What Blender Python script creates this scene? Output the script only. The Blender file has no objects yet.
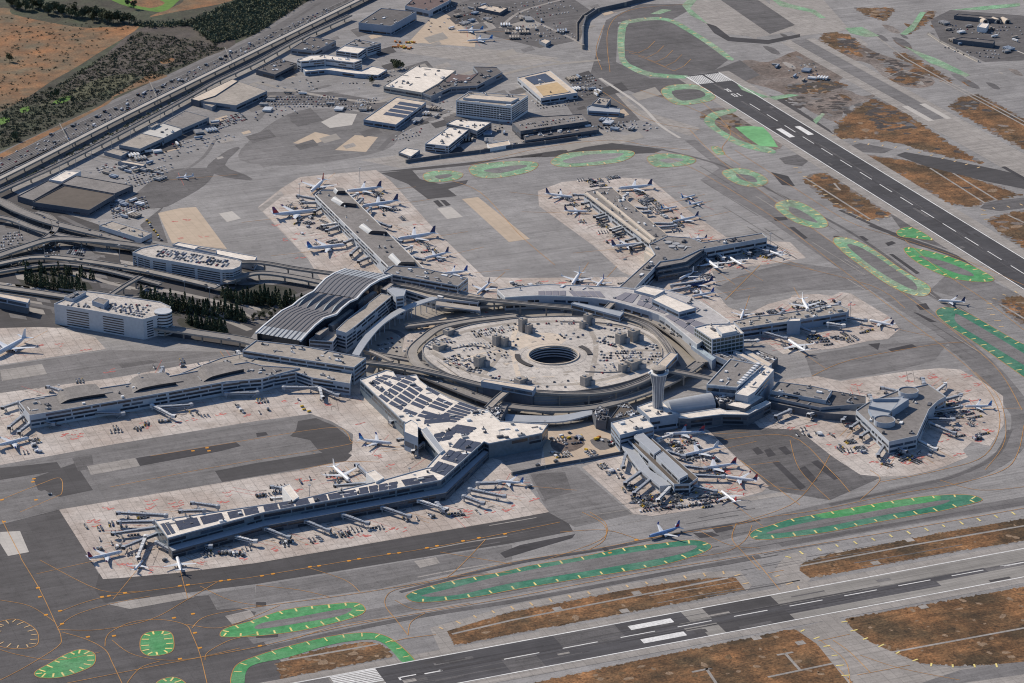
import bpy, bmesh, math, random
from mathutils import Vector, Matrix
from mathutils.geometry import tessellate_polygon
rnd = random.Random(7)
SC = bpy.context.scene
COL = SC.collection

# ---------------------------------------------------------------- camera (solved from the runway markings; metres)
# +X runs along the near runway (north-north-east), +Y away from the camera (west-north-west)
CAM = Vector((-739.21, -2410.93, 1331.71))
YAW, PITCH, ROLL, FPX = -0.3658, 0.3712, -0.0093, 2997.04
FW = Vector((-math.sin(YAW)*math.cos(PITCH), math.cos(YAW)*math.cos(PITCH), -math.sin(PITCH)))
_r = FW.cross(Vector((0, 0, 1))).normalized(); _u = _r.cross(FW)
RT = _r*math.cos(ROLL)+_u*math.sin(ROLL)
UP = -_r*math.sin(ROLL)+_u*math.cos(ROLL)

def at(px, py, h=0.0):
    """point of the place, at height h, that the photograph shows at (px, py)"""
    d = FW+RT*((px-512)/FPX)+UP*((341.5-py)/FPX)
    return CAM+d*((h-CAM.z)/d.z)

def A(pts, h=0.0):
    return [at(x, y, h) for x, y in pts]

def smooth(pts, n=6, closed=True):
    out = []; N = len(pts)
    rng = range(N) if closed else range(N-1)
    for i in rng:
        if closed: p0, p1, p2, p3 = pts[i-1], pts[i], pts[(i+1) % N], pts[(i+2) % N]
        else: p0, p1, p2, p3 = pts[max(i-1, 0)], pts[i], pts[i+1], pts[min(i+2, N-1)]
        for k in range(n):
            t = k/n
            out.append(tuple(.5*((2*b)+(-a+c)*t+(2*a-5*b+4*c-d)*t*t+(-a+3*b-3*c+d)*t**3) for a, b, c, d in zip(p0, p1, p2, p3)))
    if not closed: out.append(tuple(pts[-1]))
    return out

# ---------------------------------------------------------------- materials
def lin(c):
    return tuple((v/255/12.92 if v/255 <= .04045 else ((v/255+.055)/1.055)**2.4) for v in c)
MATS = {}
def mat(name, col, rough=.9, v1=.12, s1=.02, v2=.10, s2=.25, v3=0, s3=2., streak=0, sang=0, slab=0, metal=0, tint=None, tints=.006, tintw=.5, spec=.3, jv=.12, stain=0, crack=0):
    """procedural surface: base colour broken up by noise at up to three scales, stretched streaks, slab joints and blotchy tints"""
    if name in MATS: return MATS[name]
    m = bpy.data.materials.new(name); m.use_nodes = True; MATS[name] = m
    nt = m.node_tree; N = nt.nodes; L = nt.links
    b = N['Principled BSDF']; b.inputs['Roughness'].default_value = rough; b.inputs['Metallic'].default_value = metal
    b.inputs['Specular IOR Level'].default_value = spec
    geo = N.new('ShaderNodeNewGeometry')
    pos = geo.outputs['Position']
    def noise(scale, detail=4, vec=None, rg=.6):
        n = N.new('ShaderNodeTexNoise'); n.inputs['Scale'].default_value = scale; n.inputs['Detail'].default_value = detail; n.inputs['Roughness'].default_value = rg
        L.new(vec or pos, n.inputs['Vector']); return n.outputs['Fac']
    def math_(op, a, b_):
        n = N.new('ShaderNodeMath'); n.operation = op
        for i, v in enumerate((a, b_)):
            if isinstance(v, (int, float)): n.inputs[i].default_value = v
            else: L.new(v, n.inputs[i])
        return n.outputs[0]
    def ramp(v, a, b_, lo=0., hi=1.):
        n = N.new('ShaderNodeMapRange'); n.inputs[1].default_value = a; n.inputs[2].default_value = b_; n.inputs[3].default_value = lo; n.inputs[4].default_value = hi
        L.new(v, n.inputs[0]); return n.outputs[0]
    f = None
    def mulf(x):
        nonlocal f
        f = x if f is None else math_('MULTIPLY', f, x)
    if v1: mulf(ramp(noise(s1), .3, .7, 1-v1, 1+v1))
    if v2: mulf(ramp(noise(s2), .3, .7, 1-v2, 1+v2))
    if v3: mulf(ramp(noise(s3, 2), .3, .7, 1-v3, 1+v3))
    if streak:
        mp = N.new('ShaderNodeMapping'); mp.inputs['Rotation'].default_value = (0, 0, sang); mp.inputs['Scale'].default_value = (.004, .16, .1)
        L.new(pos, mp.inputs['Vector'])
        mulf(ramp(noise(1., 5, mp.outputs[0]), .3, .7, 1-streak, 1+streak))
    if streak:
        mp2 = N.new('ShaderNodeMapping'); mp2.inputs['Rotation'].default_value = (0, 0, sang); mp2.inputs['Scale'].default_value = (.012, .6, .1)
        L.new(pos, mp2.inputs['Vector']); mulf(ramp(noise(1., 3, mp2.outputs[0]), .3, .7, 1-streak*.7, 1+streak*.7))
        b2 = N.new('ShaderNodeTexBrick'); b2.offset = .37; b2.inputs['Scale'].default_value = 1; b2.inputs['Brick Width'].default_value = 92; b2.inputs['Row Height'].default_value = 31; b2.inputs['Mortar Size'].default_value = 0
        b2.inputs['Color1'].default_value = (1-streak*.35,)*3+(1,); b2.inputs['Color2'].default_value = (1+streak*.35,)*3+(1,)
        L.new(pos, b2.inputs['Vector']); mulf(b2.outputs['Color'])
    if slab:
        br = N.new('ShaderNodeTexBrick'); br.offset = 0; br.inputs['Scale'].default_value = 1
        br.inputs['Brick Width'].default_value = slab; br.inputs['Row Height'].default_value = slab
        br.inputs['Mortar Size'].default_value = .45 if slab > 8 else .25; br.inputs['Mortar Smooth'].default_value = .3
        br.inputs['Color1'].default_value = (1-jv*.6,)*3+(1,); br.inputs['Color2'].default_value = (1+jv*.5,)*3+(1,); br.inputs['Mortar'].default_value = (1-jv*2,)*3+(1,)
        L.new(pos, br.inputs['Vector']); mulf(br.outputs['Color'])
    if stain:
        n = ramp(noise(.035, 6, None, .75), .56, .72, 1, 1-stain); mulf(n)
    if crack:
        # meandering sealed cracks and spill trails: thin level lines of a noise field
        for sc_, wd in ((.045, .010), (.11, .014)):
            c_ = math_('ABSOLUTE', math_('SUBTRACT', noise(sc_, 3, None, .55), .5), 0)
            mulf(ramp(c_, wd*.4, wd, 1-crack, 1))
        vo = N.new('ShaderNodeTexVoronoi'); vo.inputs['Scale'].default_value = .09; L.new(pos, vo.inputs['Vector'])
        mulf(ramp(vo.outputs['Distance'], .08, .22, 1-crack*1.3, 1))
    base = None
    if tint:
        mx = N.new('ShaderNodeMix'); mx.data_type = 'RGBA'
        L.new(ramp(noise(tints, 5), .5-.12/tintw*.5, .5+.12/tintw*.5), mx.inputs[0])
        mx.inputs[6].default_value = (*col, 1); mx.inputs[7].default_value = (*tint, 1); base = mx.outputs[2]
    if f is not None:
        vm = N.new('ShaderNodeMix'); vm.data_type = 'RGBA'; vm.blend_type = 'MULTIPLY'; vm.inputs[0].default_value = 1
        if base: L.new(base, vm.inputs[6])
        else: vm.inputs[6].default_value = (*col, 1)
        L.new(f, vm.inputs[7]); L.new(vm.outputs[2], b.inputs['Base Color'])
    elif base: L.new(base, b.inputs['Base Color'])
    else: b.inputs['Base Color'].default_value = (*col, 1)
    return m
def glass(name, col, rough=.15):
    if name in MATS: return MATS[name]
    m = mat(name, col, rough, v1=.2, s1=.08, v2=.25, s2=.5, spec=.6); return m

# ---------------------------------------------------------------- mesh builder
class MB:
    def __init__(s): s.v = []; s.f = []; s.m = []; s.mats = []
    def mi(s, m):
        if m not in s.mats: s.mats.append(m)
        return s.mats.index(m)
    def add(s, vs, fs, m):
        o = len(s.v); k = s.mi(m); s.v += [tuple(v) for v in vs]
        for f in fs: s.f.append(tuple(i+o for i in f)); s.m.append(k)
    def poly(s, pts, m, z=None):
        P = [Vector((p[0], p[1], p[2] if z is None else z)) for p in pts]
        ar = sum(P[i-1].x*P[i].y-P[i].x*P[i-1].y for i in range(len(P)))
        if ar < 0: P.reverse()
        if len(P) <= 4: s.add(P, [tuple(range(len(P)))], m); return
        tr = tessellate_polygon([[Vector((p.x, p.y, 0)) for p in P]])
        fs = []
        for a, b, c in tr:
            cr = (P[b].x-P[a].x)*(P[c].y-P[a].y)-(P[b].y-P[a].y)*(P[c].x-P[a].x)
            fs.append((a, b, c) if cr > 0 else (a, c, b))
        s.add(P, fs, m)
    def prism(s, pts, z0, z1, mside, mtop=None, bottom=False):
        P = [Vector((p[0], p[1], 0)) for p in pts]
        ar = sum(P[i-1].x*P[i].y-P[i].x*P[i-1].y for i in range(len(P)))
        if ar < 0: P.reverse()
        n = len(P)
        vs = [(p.x, p.y, z0) for p in P]+[(p.x, p.y, z1) for p in P]
        s.add(vs, [(i, (i+1) % n, n+(i+1) % n, n+i) for i in range(n)], mside)
        if mtop: s.poly([(p.x, p.y, z1) for p in P], mtop)
        if bottom: s.add([(p.x, p.y, z0) for p in reversed(P)], [tuple(range(n))], mside)
    def box(s, c, size, rz, m, mtop=None):
        x, y, z = size; ca, sa = math.cos(rz), math.sin(rz)
        pts = [(c[0]+ca*a*x/2-sa*b*y/2, c[1]+sa*a*x/2+ca*b*y/2) for a, b in ((-1, -1), (1, -1), (1, 1), (-1, 1))]
        s.prism(pts, c[2], c[2]+z, m, mtop or m, True)
    def ribbon(s, path, w, m, z=None, off=0):
        """flat strip of width w centred on a ground path (offset sideways by off)"""
        P = [Vector((p[0], p[1], p[2] if (z is None and len(p) > 2) else (z or 0))) for p in path]
        vs = []
        for i, p in enumerate(P):
            a = P[max(i-1, 0)]; b = P[min(i+1, len(P)-1)]
            d = Vector((b.x-a.x, b.y-a.y, 0)); d = d.normalized() if d.length > 1e-6 else Vector((1, 0, 0))
            n = Vector((-d.y, d.x, 0))
            vs += [p+n*(off-w/2), p+n*(off+w/2)]
        fs = [(2*i, 2*i+2, 2*i+3, 2*i+1) for i in range(len(P)-1)]
        s.add(vs, fs, m)
    def beam(s, path, w, h, m, off=0, mtop=None):
        """solid strip: path gives the top height, h its depth"""
        P = [Vector(p) for p in path]; L_ = []; R_ = []
        for i, p in enumerate(P):
            a = P[max(i-1, 0)]; b = P[min(i+1, len(P)-1)]
            d = Vector((b.x-a.x, b.y-a.y, 0)); d = d.normalized() if d.length > 1e-6 else Vector((1, 0, 0))
            n = Vector((-d.y, d.x, 0)); R_.append(p+n*(off-w/2)); L_.append(p+n*(off+w/2))
        n = len(P); dz = Vector((0, 0, h))
        vs = R_+L_+[p-dz for p in R_]+[p-dz for p in L_]
        top = [(i, i+1, n+i+1, n+i) for i in range(n-1)]
        rest = []
        for i in range(n-1):
            rest += [(2*n+i, 2*n+i+1, i+1, i), (n+i, n+i+1, 3*n+i+1, 3*n+i), (3*n+i, 3*n+i+1, 2*n+i+1, 2*n+i)]
        rest += [(0, n, 3*n, 2*n), (n-1, 3*n-1, 4*n-1, 2*n-1)]
        rest[-1] = (n-1, 2*n+n-1, 3*n+n-1, n+n-1)
        o = len(s.v); s.add(vs, top, mtop or m)
        k = s.mi(m)
        for f in rest: s.f.append(tuple(i+o for i in f)); s.m.append(k)
    def tube(s, p, q, r0, r1, m, n=8, cap=True):
        p = Vector(p); q = Vector(q); d = (q-p).normalized()
        u = d.orthogonal().normalized(); w = d.cross(u)
        vs = [p+(u*math.cos(2*math.pi*i/n)+w*math.sin(2*math.pi*i/n))*r0 for i in range(n)]+[q+(u*math.cos(2*math.pi*i/n)+w*math.sin(2*math.pi*i/n))*r1 for i in range(n)]
        fs = [(i, (i+1) % n, n+(i+1) % n, n+i) for i in range(n)]
        if cap: fs += [tuple(range(n-1, -1, -1)), tuple(range(n, 2*n))]
        s.add(vs, fs, m)
    def loft(s, rings, m, cap=True):
        n = len(rings[0]); vs = [v for r in rings for v in r]; fs = []
        for k in range(len(rings)-1):
            for i in range(n): fs.append((k*n+i, k*n+(i+1) % n, (k+1)*n+(i+1) % n, (k+1)*n+i))
        if cap: fs += [tuple(range(n-1, -1, -1)), tuple((len(rings)-1)*n+i for i in range(n))]
        s.add(vs, fs, m)
    def build(s, name, parent=None, loc=None, shade=False):
        me = bpy.data.meshes.new(name)
        vs = s.v
        if loc is not None: vs = [(x-loc[0], y-loc[1], z-loc[2]) for x, y, z in vs]
        me.from_pydata(vs, [], s.f); me.validate(); me.update()
        for m in s.mats: me.materials.append(m)
        if len(me.polygons) == len(s.m): me.polygons.foreach_set('material_index', s.m)
        if shade: me.polygons.foreach_set('use_smooth', [True]*len(me.polygons))
        o = bpy.data.objects.new(name, me); COL.objects.link(o)
        if loc is not None: o.location = loc
        if parent: o.parent = parent; 
        if parent and loc is None: o.matrix_parent_inverse = Matrix.Translation(-Vector(parent.location)) if parent.rotation_euler.z == 0 else parent.matrix_world.inverted()
        return o
def tag(o, label, cat, group=None, kind=None):
    if label: o['label'] = label
    if cat: o['category'] = cat
    if group: o['group'] = group
    if kind: o['kind'] = kind
    return o
def empty(name, loc, rz=0):
    o = bpy.data.objects.new(name, None); o.empty_display_size = 1; COL.objects.link(o); o.location = loc; o.rotation_euler = (0, 0, rz)
    return o
KIDS = {}
def copy_tree(o, parent=None):
    c = o.copy(); COL.objects.link(c)
    if parent: c.parent = parent
    for ch in list(o.children): copy_tree(ch, c)
    return c
def struct(o): o['kind'] = 'structure'; return o

# colours
m_asph = mat('asphalt', (.238, .228, .222), v1=.12, s1=.006, v2=.12, s2=.04, v3=.13, s3=.6, streak=.16, sang=.0, slab=23, jv=.05, tint=(.275, .263, .253), tints=.004, stain=.16, crack=.14)
# ================================================================ GROUND
Z = lambda k: .03*k
m_dark = mat('dark_asphalt', (.064, .060, .061), v1=.16, s1=.01, v2=.12, s2=.06, v3=.12, s3=.9, streak=.14, sang=0, slab=23, jv=.07)
m_dark2 = mat('worn_dark_asphalt', (.118, .111, .110), v1=.16, s1=.012, v2=.15, s2=.06, v3=.14, s3=.7, streak=.2, sang=0, slab=23, jv=.07, crack=.16)
m_black = mat('black_asphalt', (.048, .045, .048), v1=.2, s1=.03, v2=.15, s2=.2, streak=.15)
m_lldark = mat('blackish_asphalt', (.092, .086, .086), v1=.16, s1=.01, v2=.14, s2=.05, v3=.12, s3=.8, streak=.14, sang=0, slab=23, jv=.06, crack=.14)
m_mid = mat('mid_asphalt', (.175, .166, .162), v1=.14, s1=.008, v2=.13, s2=.06, v3=.13, s3=.7, streak=.18, slab=23, jv=.06, stain=.14, crack=.16)
m_light = mat('pale_concrete', (.31, .285, .26), v1=.10, s1=.01, v2=.08, s2=.08, v3=.1, s3=.8, streak=.14, slab=11, jv=.1, crack=.12)
m_pale = mat('new_concrete', (.46, .43, .39), v1=.06, s1=.02, v2=.06, s2=.2, slab=8, jv=.06)
m_tan = mat('apron_concrete', (.44, .372, .322), v1=.10, s1=.012, v2=.11, s2=.06, v3=.12, s3=.6, slab=11.5, jv=.14, tint=(.50, .45, .405), tints=.012, stain=.28, crack=.2)
m_tanpale = mat('pale_tan_concrete', (.47, .375, .28), v1=.06, s1=.02, v2=.06, s2=.1, slab=11.5, jv=.06)
m_grass = mat('dry_grass', (.235, .115, .047), v1=.3, s1=.012, v2=.4, s2=.06, v3=.45, s3=.35, streak=.26, tint=(.088, .056, .028), tints=.016, tintw=.5, stain=.3, crack=.35)
m_field = mat('dry_field', (.26, .118, .046), v1=.2, s1=.012, v2=.3, s2=.05, v3=.3, s3=.3, tint=(.13, .10, .06), tints=.014, tintw=.4)
m_scrub = mat('scrub_ground', (.056, .050, .036), v1=.3, s1=.012, v2=.35, s2=.05, v3=.4, s3=.25, tint=(.045, .055, .03), tints=.012, tintw=.5)
m_scrubpurple = mat('bare_scrub', (.078, .064, .058), v1=.25, s1=.012, v2=.3, s2=.06, v3=.3, s3=.3, tint=(.07, .06, .045), tints=.02, tintw=.5)
m_lawn = mat('green_lawn', (.10, .20, .03), v1=.15, s1=.02, v2=.2, s2=.1)
m_dirt = mat('dark_soil', (.06, .05, .046), v1=.3, s1=.05, v2=.4, s2=.2, v3=.4, s3=.6)
m_green = mat('green_paint', (.06, .30, .10), v1=.14, s1=.03, v2=.16, s2=.12, v3=.14, s3=.6, streak=.12, tint=(.10, .27, .12), tints=.03, crack=.16)
m_teal = mat('teal_paint', (.035, .19, .115), v1=.16, s1=.03, v2=.18, s2=.12, v3=.14, s3=.6, streak=.14, tint=(.075, .185, .125), tints=.03, crack=.16)
m_mint = mat('faded_mint_paint', (.19, .36, .21), v1=.2, s1=.02, v2=.25, s2=.08, v3=.2, s3=.4, tint=(.25, .31, .22), tints=.025, crack=.2)
m_orange = mat('orange_line_paint', (.46, .235, .075), v1=.25, s1=.02, v2=.15, s2=.2)
m_yellow = mat('yellow_tick_paint', (.78, .64, .22), v1=.12, s1=.05, v2=.15, s2=.3, tint=(.6, .5, .22), tints=.03)
m_buff = mat('faded_tick_paint', (.60, .42, .22), v1=.25, s1=.05, v2=.1, s2=.4)
m_white = mat('white_line_paint', (.68, .67, .645), v1=.15, s1=.05, v2=.2, s2=.4)
m_wornwhite = mat('worn_white_paint', (.42, .41, .40), v1=.15, s1=.05, v2=.15, s2=.4)
m_red = mat('red_apron_paint', (.47, .14, .12), v1=.2, s1=.05, v2=.2, s2=.4)
m_rubber = mat('tyre_rubber_film', (.075, .072, .076), v1=.1, s1=.02, v2=.2, s2=.2, streak=.3)
m_joint = mat('dark_joint', (.16, .14, .13), v1=.2, s1=.05, v2=.2, s2=.3)

g = MB()
n = 40; S = 9000
g.add([(-S+300, -S+800, 0), (S+300, -S+800, 0), (S+300, S+800, 0), (-S+300, S+800, 0)], [(0, 1, 2, 3)], m_asph)
struct(g.build('ground'))

sheets = {}
_e = [0]
def eps():
    # every sheet lies a little above the one laid before it
    _e[0] = (_e[0]+1) % 40
    return _e[0]*.0006
def sheet(name, pts, m, k, sm=0):
    if sm: pts = smooth(pts, sm)
    mb = sheets.setdefault(name, MB()); mb.poly(A(pts, Z(k)+eps()), m)

# --- broad tones of the paved field
def tone(pts, m, k=1, sm=0): sheet('pavement', pts, m, k, sm)
tone([(-60, 495), (58, 506), (102, 579), (105, 603), (210, 595), (250, 612), (262, 640), (300, 683), (260, 720), (-80, 720)], m_lldark)
tone([(100, 570), (256, 555), (512, 512), (560, 508), (573, 531), (512, 543), (256, 584), (185, 593), (105, 603), (95, 590)], m_dark, 2)
tone([(60, 628), (150, 610), (200, 600), (256, 612), (215, 690), (60, 690), (30, 660)], m_lldark, 2)
tone([(107, 604), (185, 592), (195, 597), (130, 609)], m_light, 3)
tone([(208, 594), (255, 587), (256, 606), (217, 610)], m_mid, 3)
tone([(225, 616), (250, 610), (256, 618), (232, 624)], m_light, 3)
tone([(256, 586), (420, 559), (512, 545), (512, 560), (380, 588), (256, 605)], m_mid, 3)
tone([(414, 561), (436, 557), (440, 563), (420, 568)], m_light, 4)
tone([(527, 472), (577, 467), (632, 514), (575, 527), (548, 512)], m_mid, 2)
tone([(530, 474), (565, 472), (572, 492), (545, 500)], m_dark2, 3)
tone([(0, 532), (20, 531), (29, 552), (8, 556), (0, 543)], m_pale, 3)
tone([(-60, 470), (-60, 540), (62, 509), (256, 477), (300, 470), (346, 460), (352, 448), (353, 434), (331, 421), (311, 414), (256, 421), (115, 444), (0, 465)], m_mid, 5)
tone([(0, 468), (57, 462), (62, 470), (0, 480)], m_dark, 6)
tone([(33, 478), (75, 463), (93, 490), (60, 497), (38, 490)], m_dark, 6)
tone([(72, 458), (92, 455), (94, 468), (78, 471)], m_dark2, 7)
tone([(136, 458), (236, 442), (241, 446), (221, 451), (140, 466)], m_black, 6)
tone([(215, 471), (256, 463), (340, 450), (352, 455), (346, 461), (256, 476), (222, 482)], m_dark, 6)
tone([(298, 421), (316, 418), (335, 426), (352, 440), (352, 450), (343, 457), (330, 457), (318, 450), (310, 440), (290, 436), (296, 430)], m_dark, 7)
tone([(87, 466), (135, 458), (140, 466), (91, 475)], m_light, 7)
tone([(256, 433), (266, 432), (268, 435), (257, 437)], m_black, 7)
tone([(20, 497), (45, 490), (60, 500), (62, 508), (0, 522), (0, 506)], m_mid, 7)
tone([(0, 366), (110, 350), (235, 352), (225, 358), (110, 378), (0, 396)], m_mid, 1)
tone([(118, 364), (150, 360), (160, 362), (122, 368)], m_dark2, 2)
tone([(0, 370), (42, 364), (47, 374), (2, 381)], m_light, 4)
# alleys between the north piers and the western apron
tone([(375, 172), (512, 158), (612, 143), (665, 149), (655, 153), (560, 150), (512, 157), (470, 165), (420, 170)], m_dark, 2)
tone([(381, 173), (412, 170), (420, 179), (440, 184), (468, 180), (466, 184), (448, 189), (457, 196), (428, 199), (408, 184)], m_dark, 3)
tone([(433, 201), (438, 200), (444, 206), (439, 207)], m_black, 3); tone([(440, 200), (445, 200), (451, 205), (446, 206)], m_black, 3)
tone([(437, 208.5), (451, 206.5), (463, 217), (447, 219)], m_pale, 3)
tone([(462, 199), (478, 197), (530, 239), (509, 242)], m_tanpale, 3)
tone([(158, 213), (180, 208), (196, 207), (227, 249), (172, 243)], m_tanpale, 3)
tone([(219, 213.5), (232, 211), (241, 218.5), (227, 222)], m_pale, 3)
tone([(600, 80), (640, 110), (700, 128), (690, 136), (640, 120), (590, 98)], m_light, 2)
tone([(590, 75), (606, 20), (640, 4), (700, 4), (668, 22), (618, 22), (616, 62), (650, 78), (690, 80), (740, 60), (760, 75), (700, 100), (640, 95)], m_dark2, 2)
tone([(620, 24), (634, 21), (657, 18), (676, 22), (728, 60), (712, 72), (688, 75), (655, 75), (632, 66), (622, 55)], m_dark2, 3)
tone([(700, 8), (742, 0), (760, 0), (762, 25), (756, 40), (700, 10)], m_light, 2)
tone([(704, -4), (760, -4), (800, 30), (760, 37), (716, 33), (686, 6)], m_light, 3)
tone([(770, -4), (820, -4), (850, 30), (800, 36), (770, 20)], m_light, 3)
tone([(706, 23), (716, 26), (730, 37), (768, 40), (800, 34), (800, 37), (768, 44), (728, 41), (714, 33)], m_black, 4)
tone([(715, -4), (752, -4), (795, 25), (770, 34)], m_dark2, 4)
tone([(360, 160), (520, 140), (600, 130), (640, 138), (600, 150), (520, 156), (400, 168)], m_light, 1)
tone([(256, 135), (300, 110), (360, 112), (395, 128), (385, 150), (300, 165), (240, 160)], m_mid, 2, 4)
tone([(321, 122), (340, 113), (357, 114), (352, 125), (330, 128)], m_pale, 3)
tone([(335, 150), (355, 135), (378, 137), (366, 152)], m_tanpale, 3)
tone([(293, 143), (315, 132), (335, 136), (310, 146)], m_tanpale, 3)
tone([(140, 190), (165, 172), (190, 168), (214, 170), (205, 185), (180, 200), (160, 208), (125, 206)], m_dark2, 2, 3); tone([(208, 165), (228, 150), (240, 148), (225, 165), (246, 175), (252, 180), (230, 178), (210, 172)], m_dark2, 2, 3)
tone([(405, 46), (435, 14), (478, 17), (475, 47), (420, 43)], m_tanpale, 2)
tone([(410, 45), (500, 50), (560, 58), (530, 66), (470, 62), (400, 52)], m_light, 2)
# bays between the piers
tone([(735, 300), (800, 290), (870, 290), (850, 270), (790, 262), (740, 275), (716, 288)], m_mid, 2)
tone([(805, 355), (870, 345), (950, 340), (935, 360), (900, 370), (840, 380), (812, 376)], m_mid, 2)
tone([(700, 430), (740, 422), (800, 430), (835, 458), (880, 478), (830, 500), (770, 490), (730, 455)], m_dark2, 2)
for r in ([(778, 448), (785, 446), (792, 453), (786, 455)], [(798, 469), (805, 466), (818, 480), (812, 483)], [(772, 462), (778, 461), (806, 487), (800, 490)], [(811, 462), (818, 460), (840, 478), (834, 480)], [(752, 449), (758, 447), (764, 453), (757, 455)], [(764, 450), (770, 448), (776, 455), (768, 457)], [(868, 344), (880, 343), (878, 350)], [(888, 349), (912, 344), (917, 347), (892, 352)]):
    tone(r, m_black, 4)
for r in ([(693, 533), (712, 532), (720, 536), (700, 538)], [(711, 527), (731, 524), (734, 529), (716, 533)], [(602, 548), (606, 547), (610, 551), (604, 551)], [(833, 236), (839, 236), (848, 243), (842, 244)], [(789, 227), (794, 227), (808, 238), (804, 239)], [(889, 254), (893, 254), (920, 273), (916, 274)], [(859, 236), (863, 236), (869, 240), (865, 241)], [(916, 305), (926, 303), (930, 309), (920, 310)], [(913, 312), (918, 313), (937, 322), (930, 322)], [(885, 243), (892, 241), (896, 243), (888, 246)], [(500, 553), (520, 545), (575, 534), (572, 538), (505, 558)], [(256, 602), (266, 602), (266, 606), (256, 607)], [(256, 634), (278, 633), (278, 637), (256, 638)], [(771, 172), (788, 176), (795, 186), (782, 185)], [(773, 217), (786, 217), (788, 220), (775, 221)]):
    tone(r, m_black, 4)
tone([(700, 180), (768, 220), (900, 310), (940, 335), (1000, 400), (1030, 440), (1030, 410), (1000, 370), (915, 305), (830, 240), (760, 190), (720, 168)], m_mid, 1)
tone([(930, 290), (960, 262), (1000, 285), (1030, 300), (1030, 325), (990, 300), (965, 300)], m_mid, 1)
# --- dark taxi curve round the eastern pier and long wheel-worn taxi lanes
def lane(pts, w, m, k, sm=6):
    mb = sheets.setdefault('wheel_worn_pavement', MB()); mb.ribbon(A(smooth(pts, sm, False), Z(k)+eps()), w, m)
lane([(700, 540), (770, 522), (830, 508), (900, 492), (960, 478), (1005, 455), (1022, 425), (1012, 395), (985, 370), (955, 345)], 24, m_mid, 2)
lane([(830, 505), (900, 489), (955, 476), (995, 456), (1010, 430)], 6, m_dark2, 3)
lane([(560, 520), (640, 512), (740, 500), (820, 488), (900, 475)], 10, m_light, 2)
lane([(250, 640), (330, 622), (420, 605), (520, 588), (640, 566), (760, 546), (1030, 500)], 20, m_mid, 2)
lane([(250, 652), (330, 634), (420, 616), (520, 600), (640, 578), (760, 556)], 8, m_dark2, 3)
lane([(400, 592), (512, 564), (604, 549), (690, 531), (760, 520)], 5, m_rubber, 4)
lane([(780, 545), (850, 532), (940, 517), (1030, 502)], 9, m_dark2, 3)
lane([(690, 140), (760, 195), (830, 245), (900, 292), (940, 322), (990, 365), (1020, 400)], 16, m_mid, 2)
lane([(655, 148), (720, 165), (780, 195), (850, 232), (905, 270), (960, 315), (1030, 360)], 5, m_dark2, 3)
lane([(870, 225), (900, 236), (940, 250), (985, 268), (1030, 280)], 9, m_dark, 3)
lane([(840, 210), (880, 228), (905, 240), (950, 255), (985, 272)], 6, m_dark, 3)
for i in range(46):
    # assorted faint sealed cracks and tyre trails
    x = rnd.uniform(380, 1000); y = rnd.uniform(500, 610); l = rnd.uniform(25, 120)
    if y > 640-.07*(x-380): continue
    lane([(x, y), (x+l*.5, y-l*.085-rnd.uniform(-1, 1)), (x+l, y-l*.17)], rnd.uniform(.7, 2.2), rnd.choice([m_dark2, m_mid, m_light, m_dark2]), 3+.1*(i % 7), 3)
for i in range(40):
    x = rnd.uniform(700, 960); y = 150+(x-690)*.62+rnd.uniform(-12, 45); l = rnd.uniform(15, 60)
    lane([(x, y), (x+l*.5, y+l*.31), (x+l, y+l*.62)], rnd.uniform(.7, 2.), rnd.choice([m_dark2, m_mid, m_light]), 3+.1*(i % 7), 3)
for i in range(260):
    x = rnd.uniform(0, 1000); y = rnd.uniform(150, 640)
    a = rnd.choice([0, 0, 1]); w_ = rnd.choice([.5, .8, 1.2, 2.5, 5]); m = rnd.choice([m_dark2, m_mid, m_mid, m_light, m_asph, m_dark])
    l = rnd.uniform(8, 60) if w_ < 3 else rnd.uniform(5, 14)
    d = (l, -l*.175) if a == 0 else (l*.6, l*.38)
    lane([(x, y), (x+d[0], y+d[1])], w_, m, .5+.02*(i % 20), 0)
# --- gates aprons of warm concrete
def apron(pts, k=3): sheet('apron', pts, m_tan, k)
apron([(-60, 400), (0, 393), (120, 377), (218, 359), (240, 362), (330, 360), (380, 395), (420, 440), (500, 460), (527, 486), (549, 512), (512, 519), (256, 563), (176, 573), (120, 578), (103, 579), (58, 508), (-60, 520)], 3)
apron([(-40, 329), (40, 327), (60, 328), (95, 337), (106, 349), (60, 356), (0, 365), (-40, 371)], 3)
apron([(258, 207), (282, 188), (300, 177), (376, 170), (390, 180), (436, 231), (484, 277), (520, 278), (627, 277), (640, 292), (500, 300), (330, 295), (308, 259)], 3)
apron([(538, 191), (562, 182), (612, 177), (650, 179), (684, 207), (726, 237), (740, 240), (790, 242), (806, 258), (770, 264), (712, 271), (717, 285), (702, 297), (690, 300), (640, 280), (622, 272), (594, 246), (539, 206)], 3)
apron([(690, 300), (716, 292), (728, 307), (748, 314), (768, 304), (791, 298), (792, 295), (818, 294), (832, 296), (840, 292), (850, 293), (868, 304), (890, 317), (900, 329), (888, 339), (868, 341), (838, 348), (800, 352), (783, 354), (770, 345), (735, 340)], 3)
apron([(785, 380), (817, 376), (840, 381), (908, 371), (940, 368), (960, 369.5), (983, 382), (1003, 396), (1004, 424.5), (990, 446), (972, 442), (963, 450), (968, 457), (943, 467), (930, 471), (908, 476), (878, 476.5), (860, 474.5), (833, 457), (798, 429.5), (760, 428), (752, 420)], 3)
apron([(582, 467), (620, 452), (690, 425), (708, 430), (735, 456), (769, 486), (762, 492), (700, 509), (652, 516), (634, 514)], 3)
apron([(546, 428), (594, 422), (632, 452), (574, 465), (540, 468)], 3)
tone([(258, 208), (270, 200), (281, 191), (284, 195), (272, 204), (262, 212)], m_light, 4)
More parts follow.
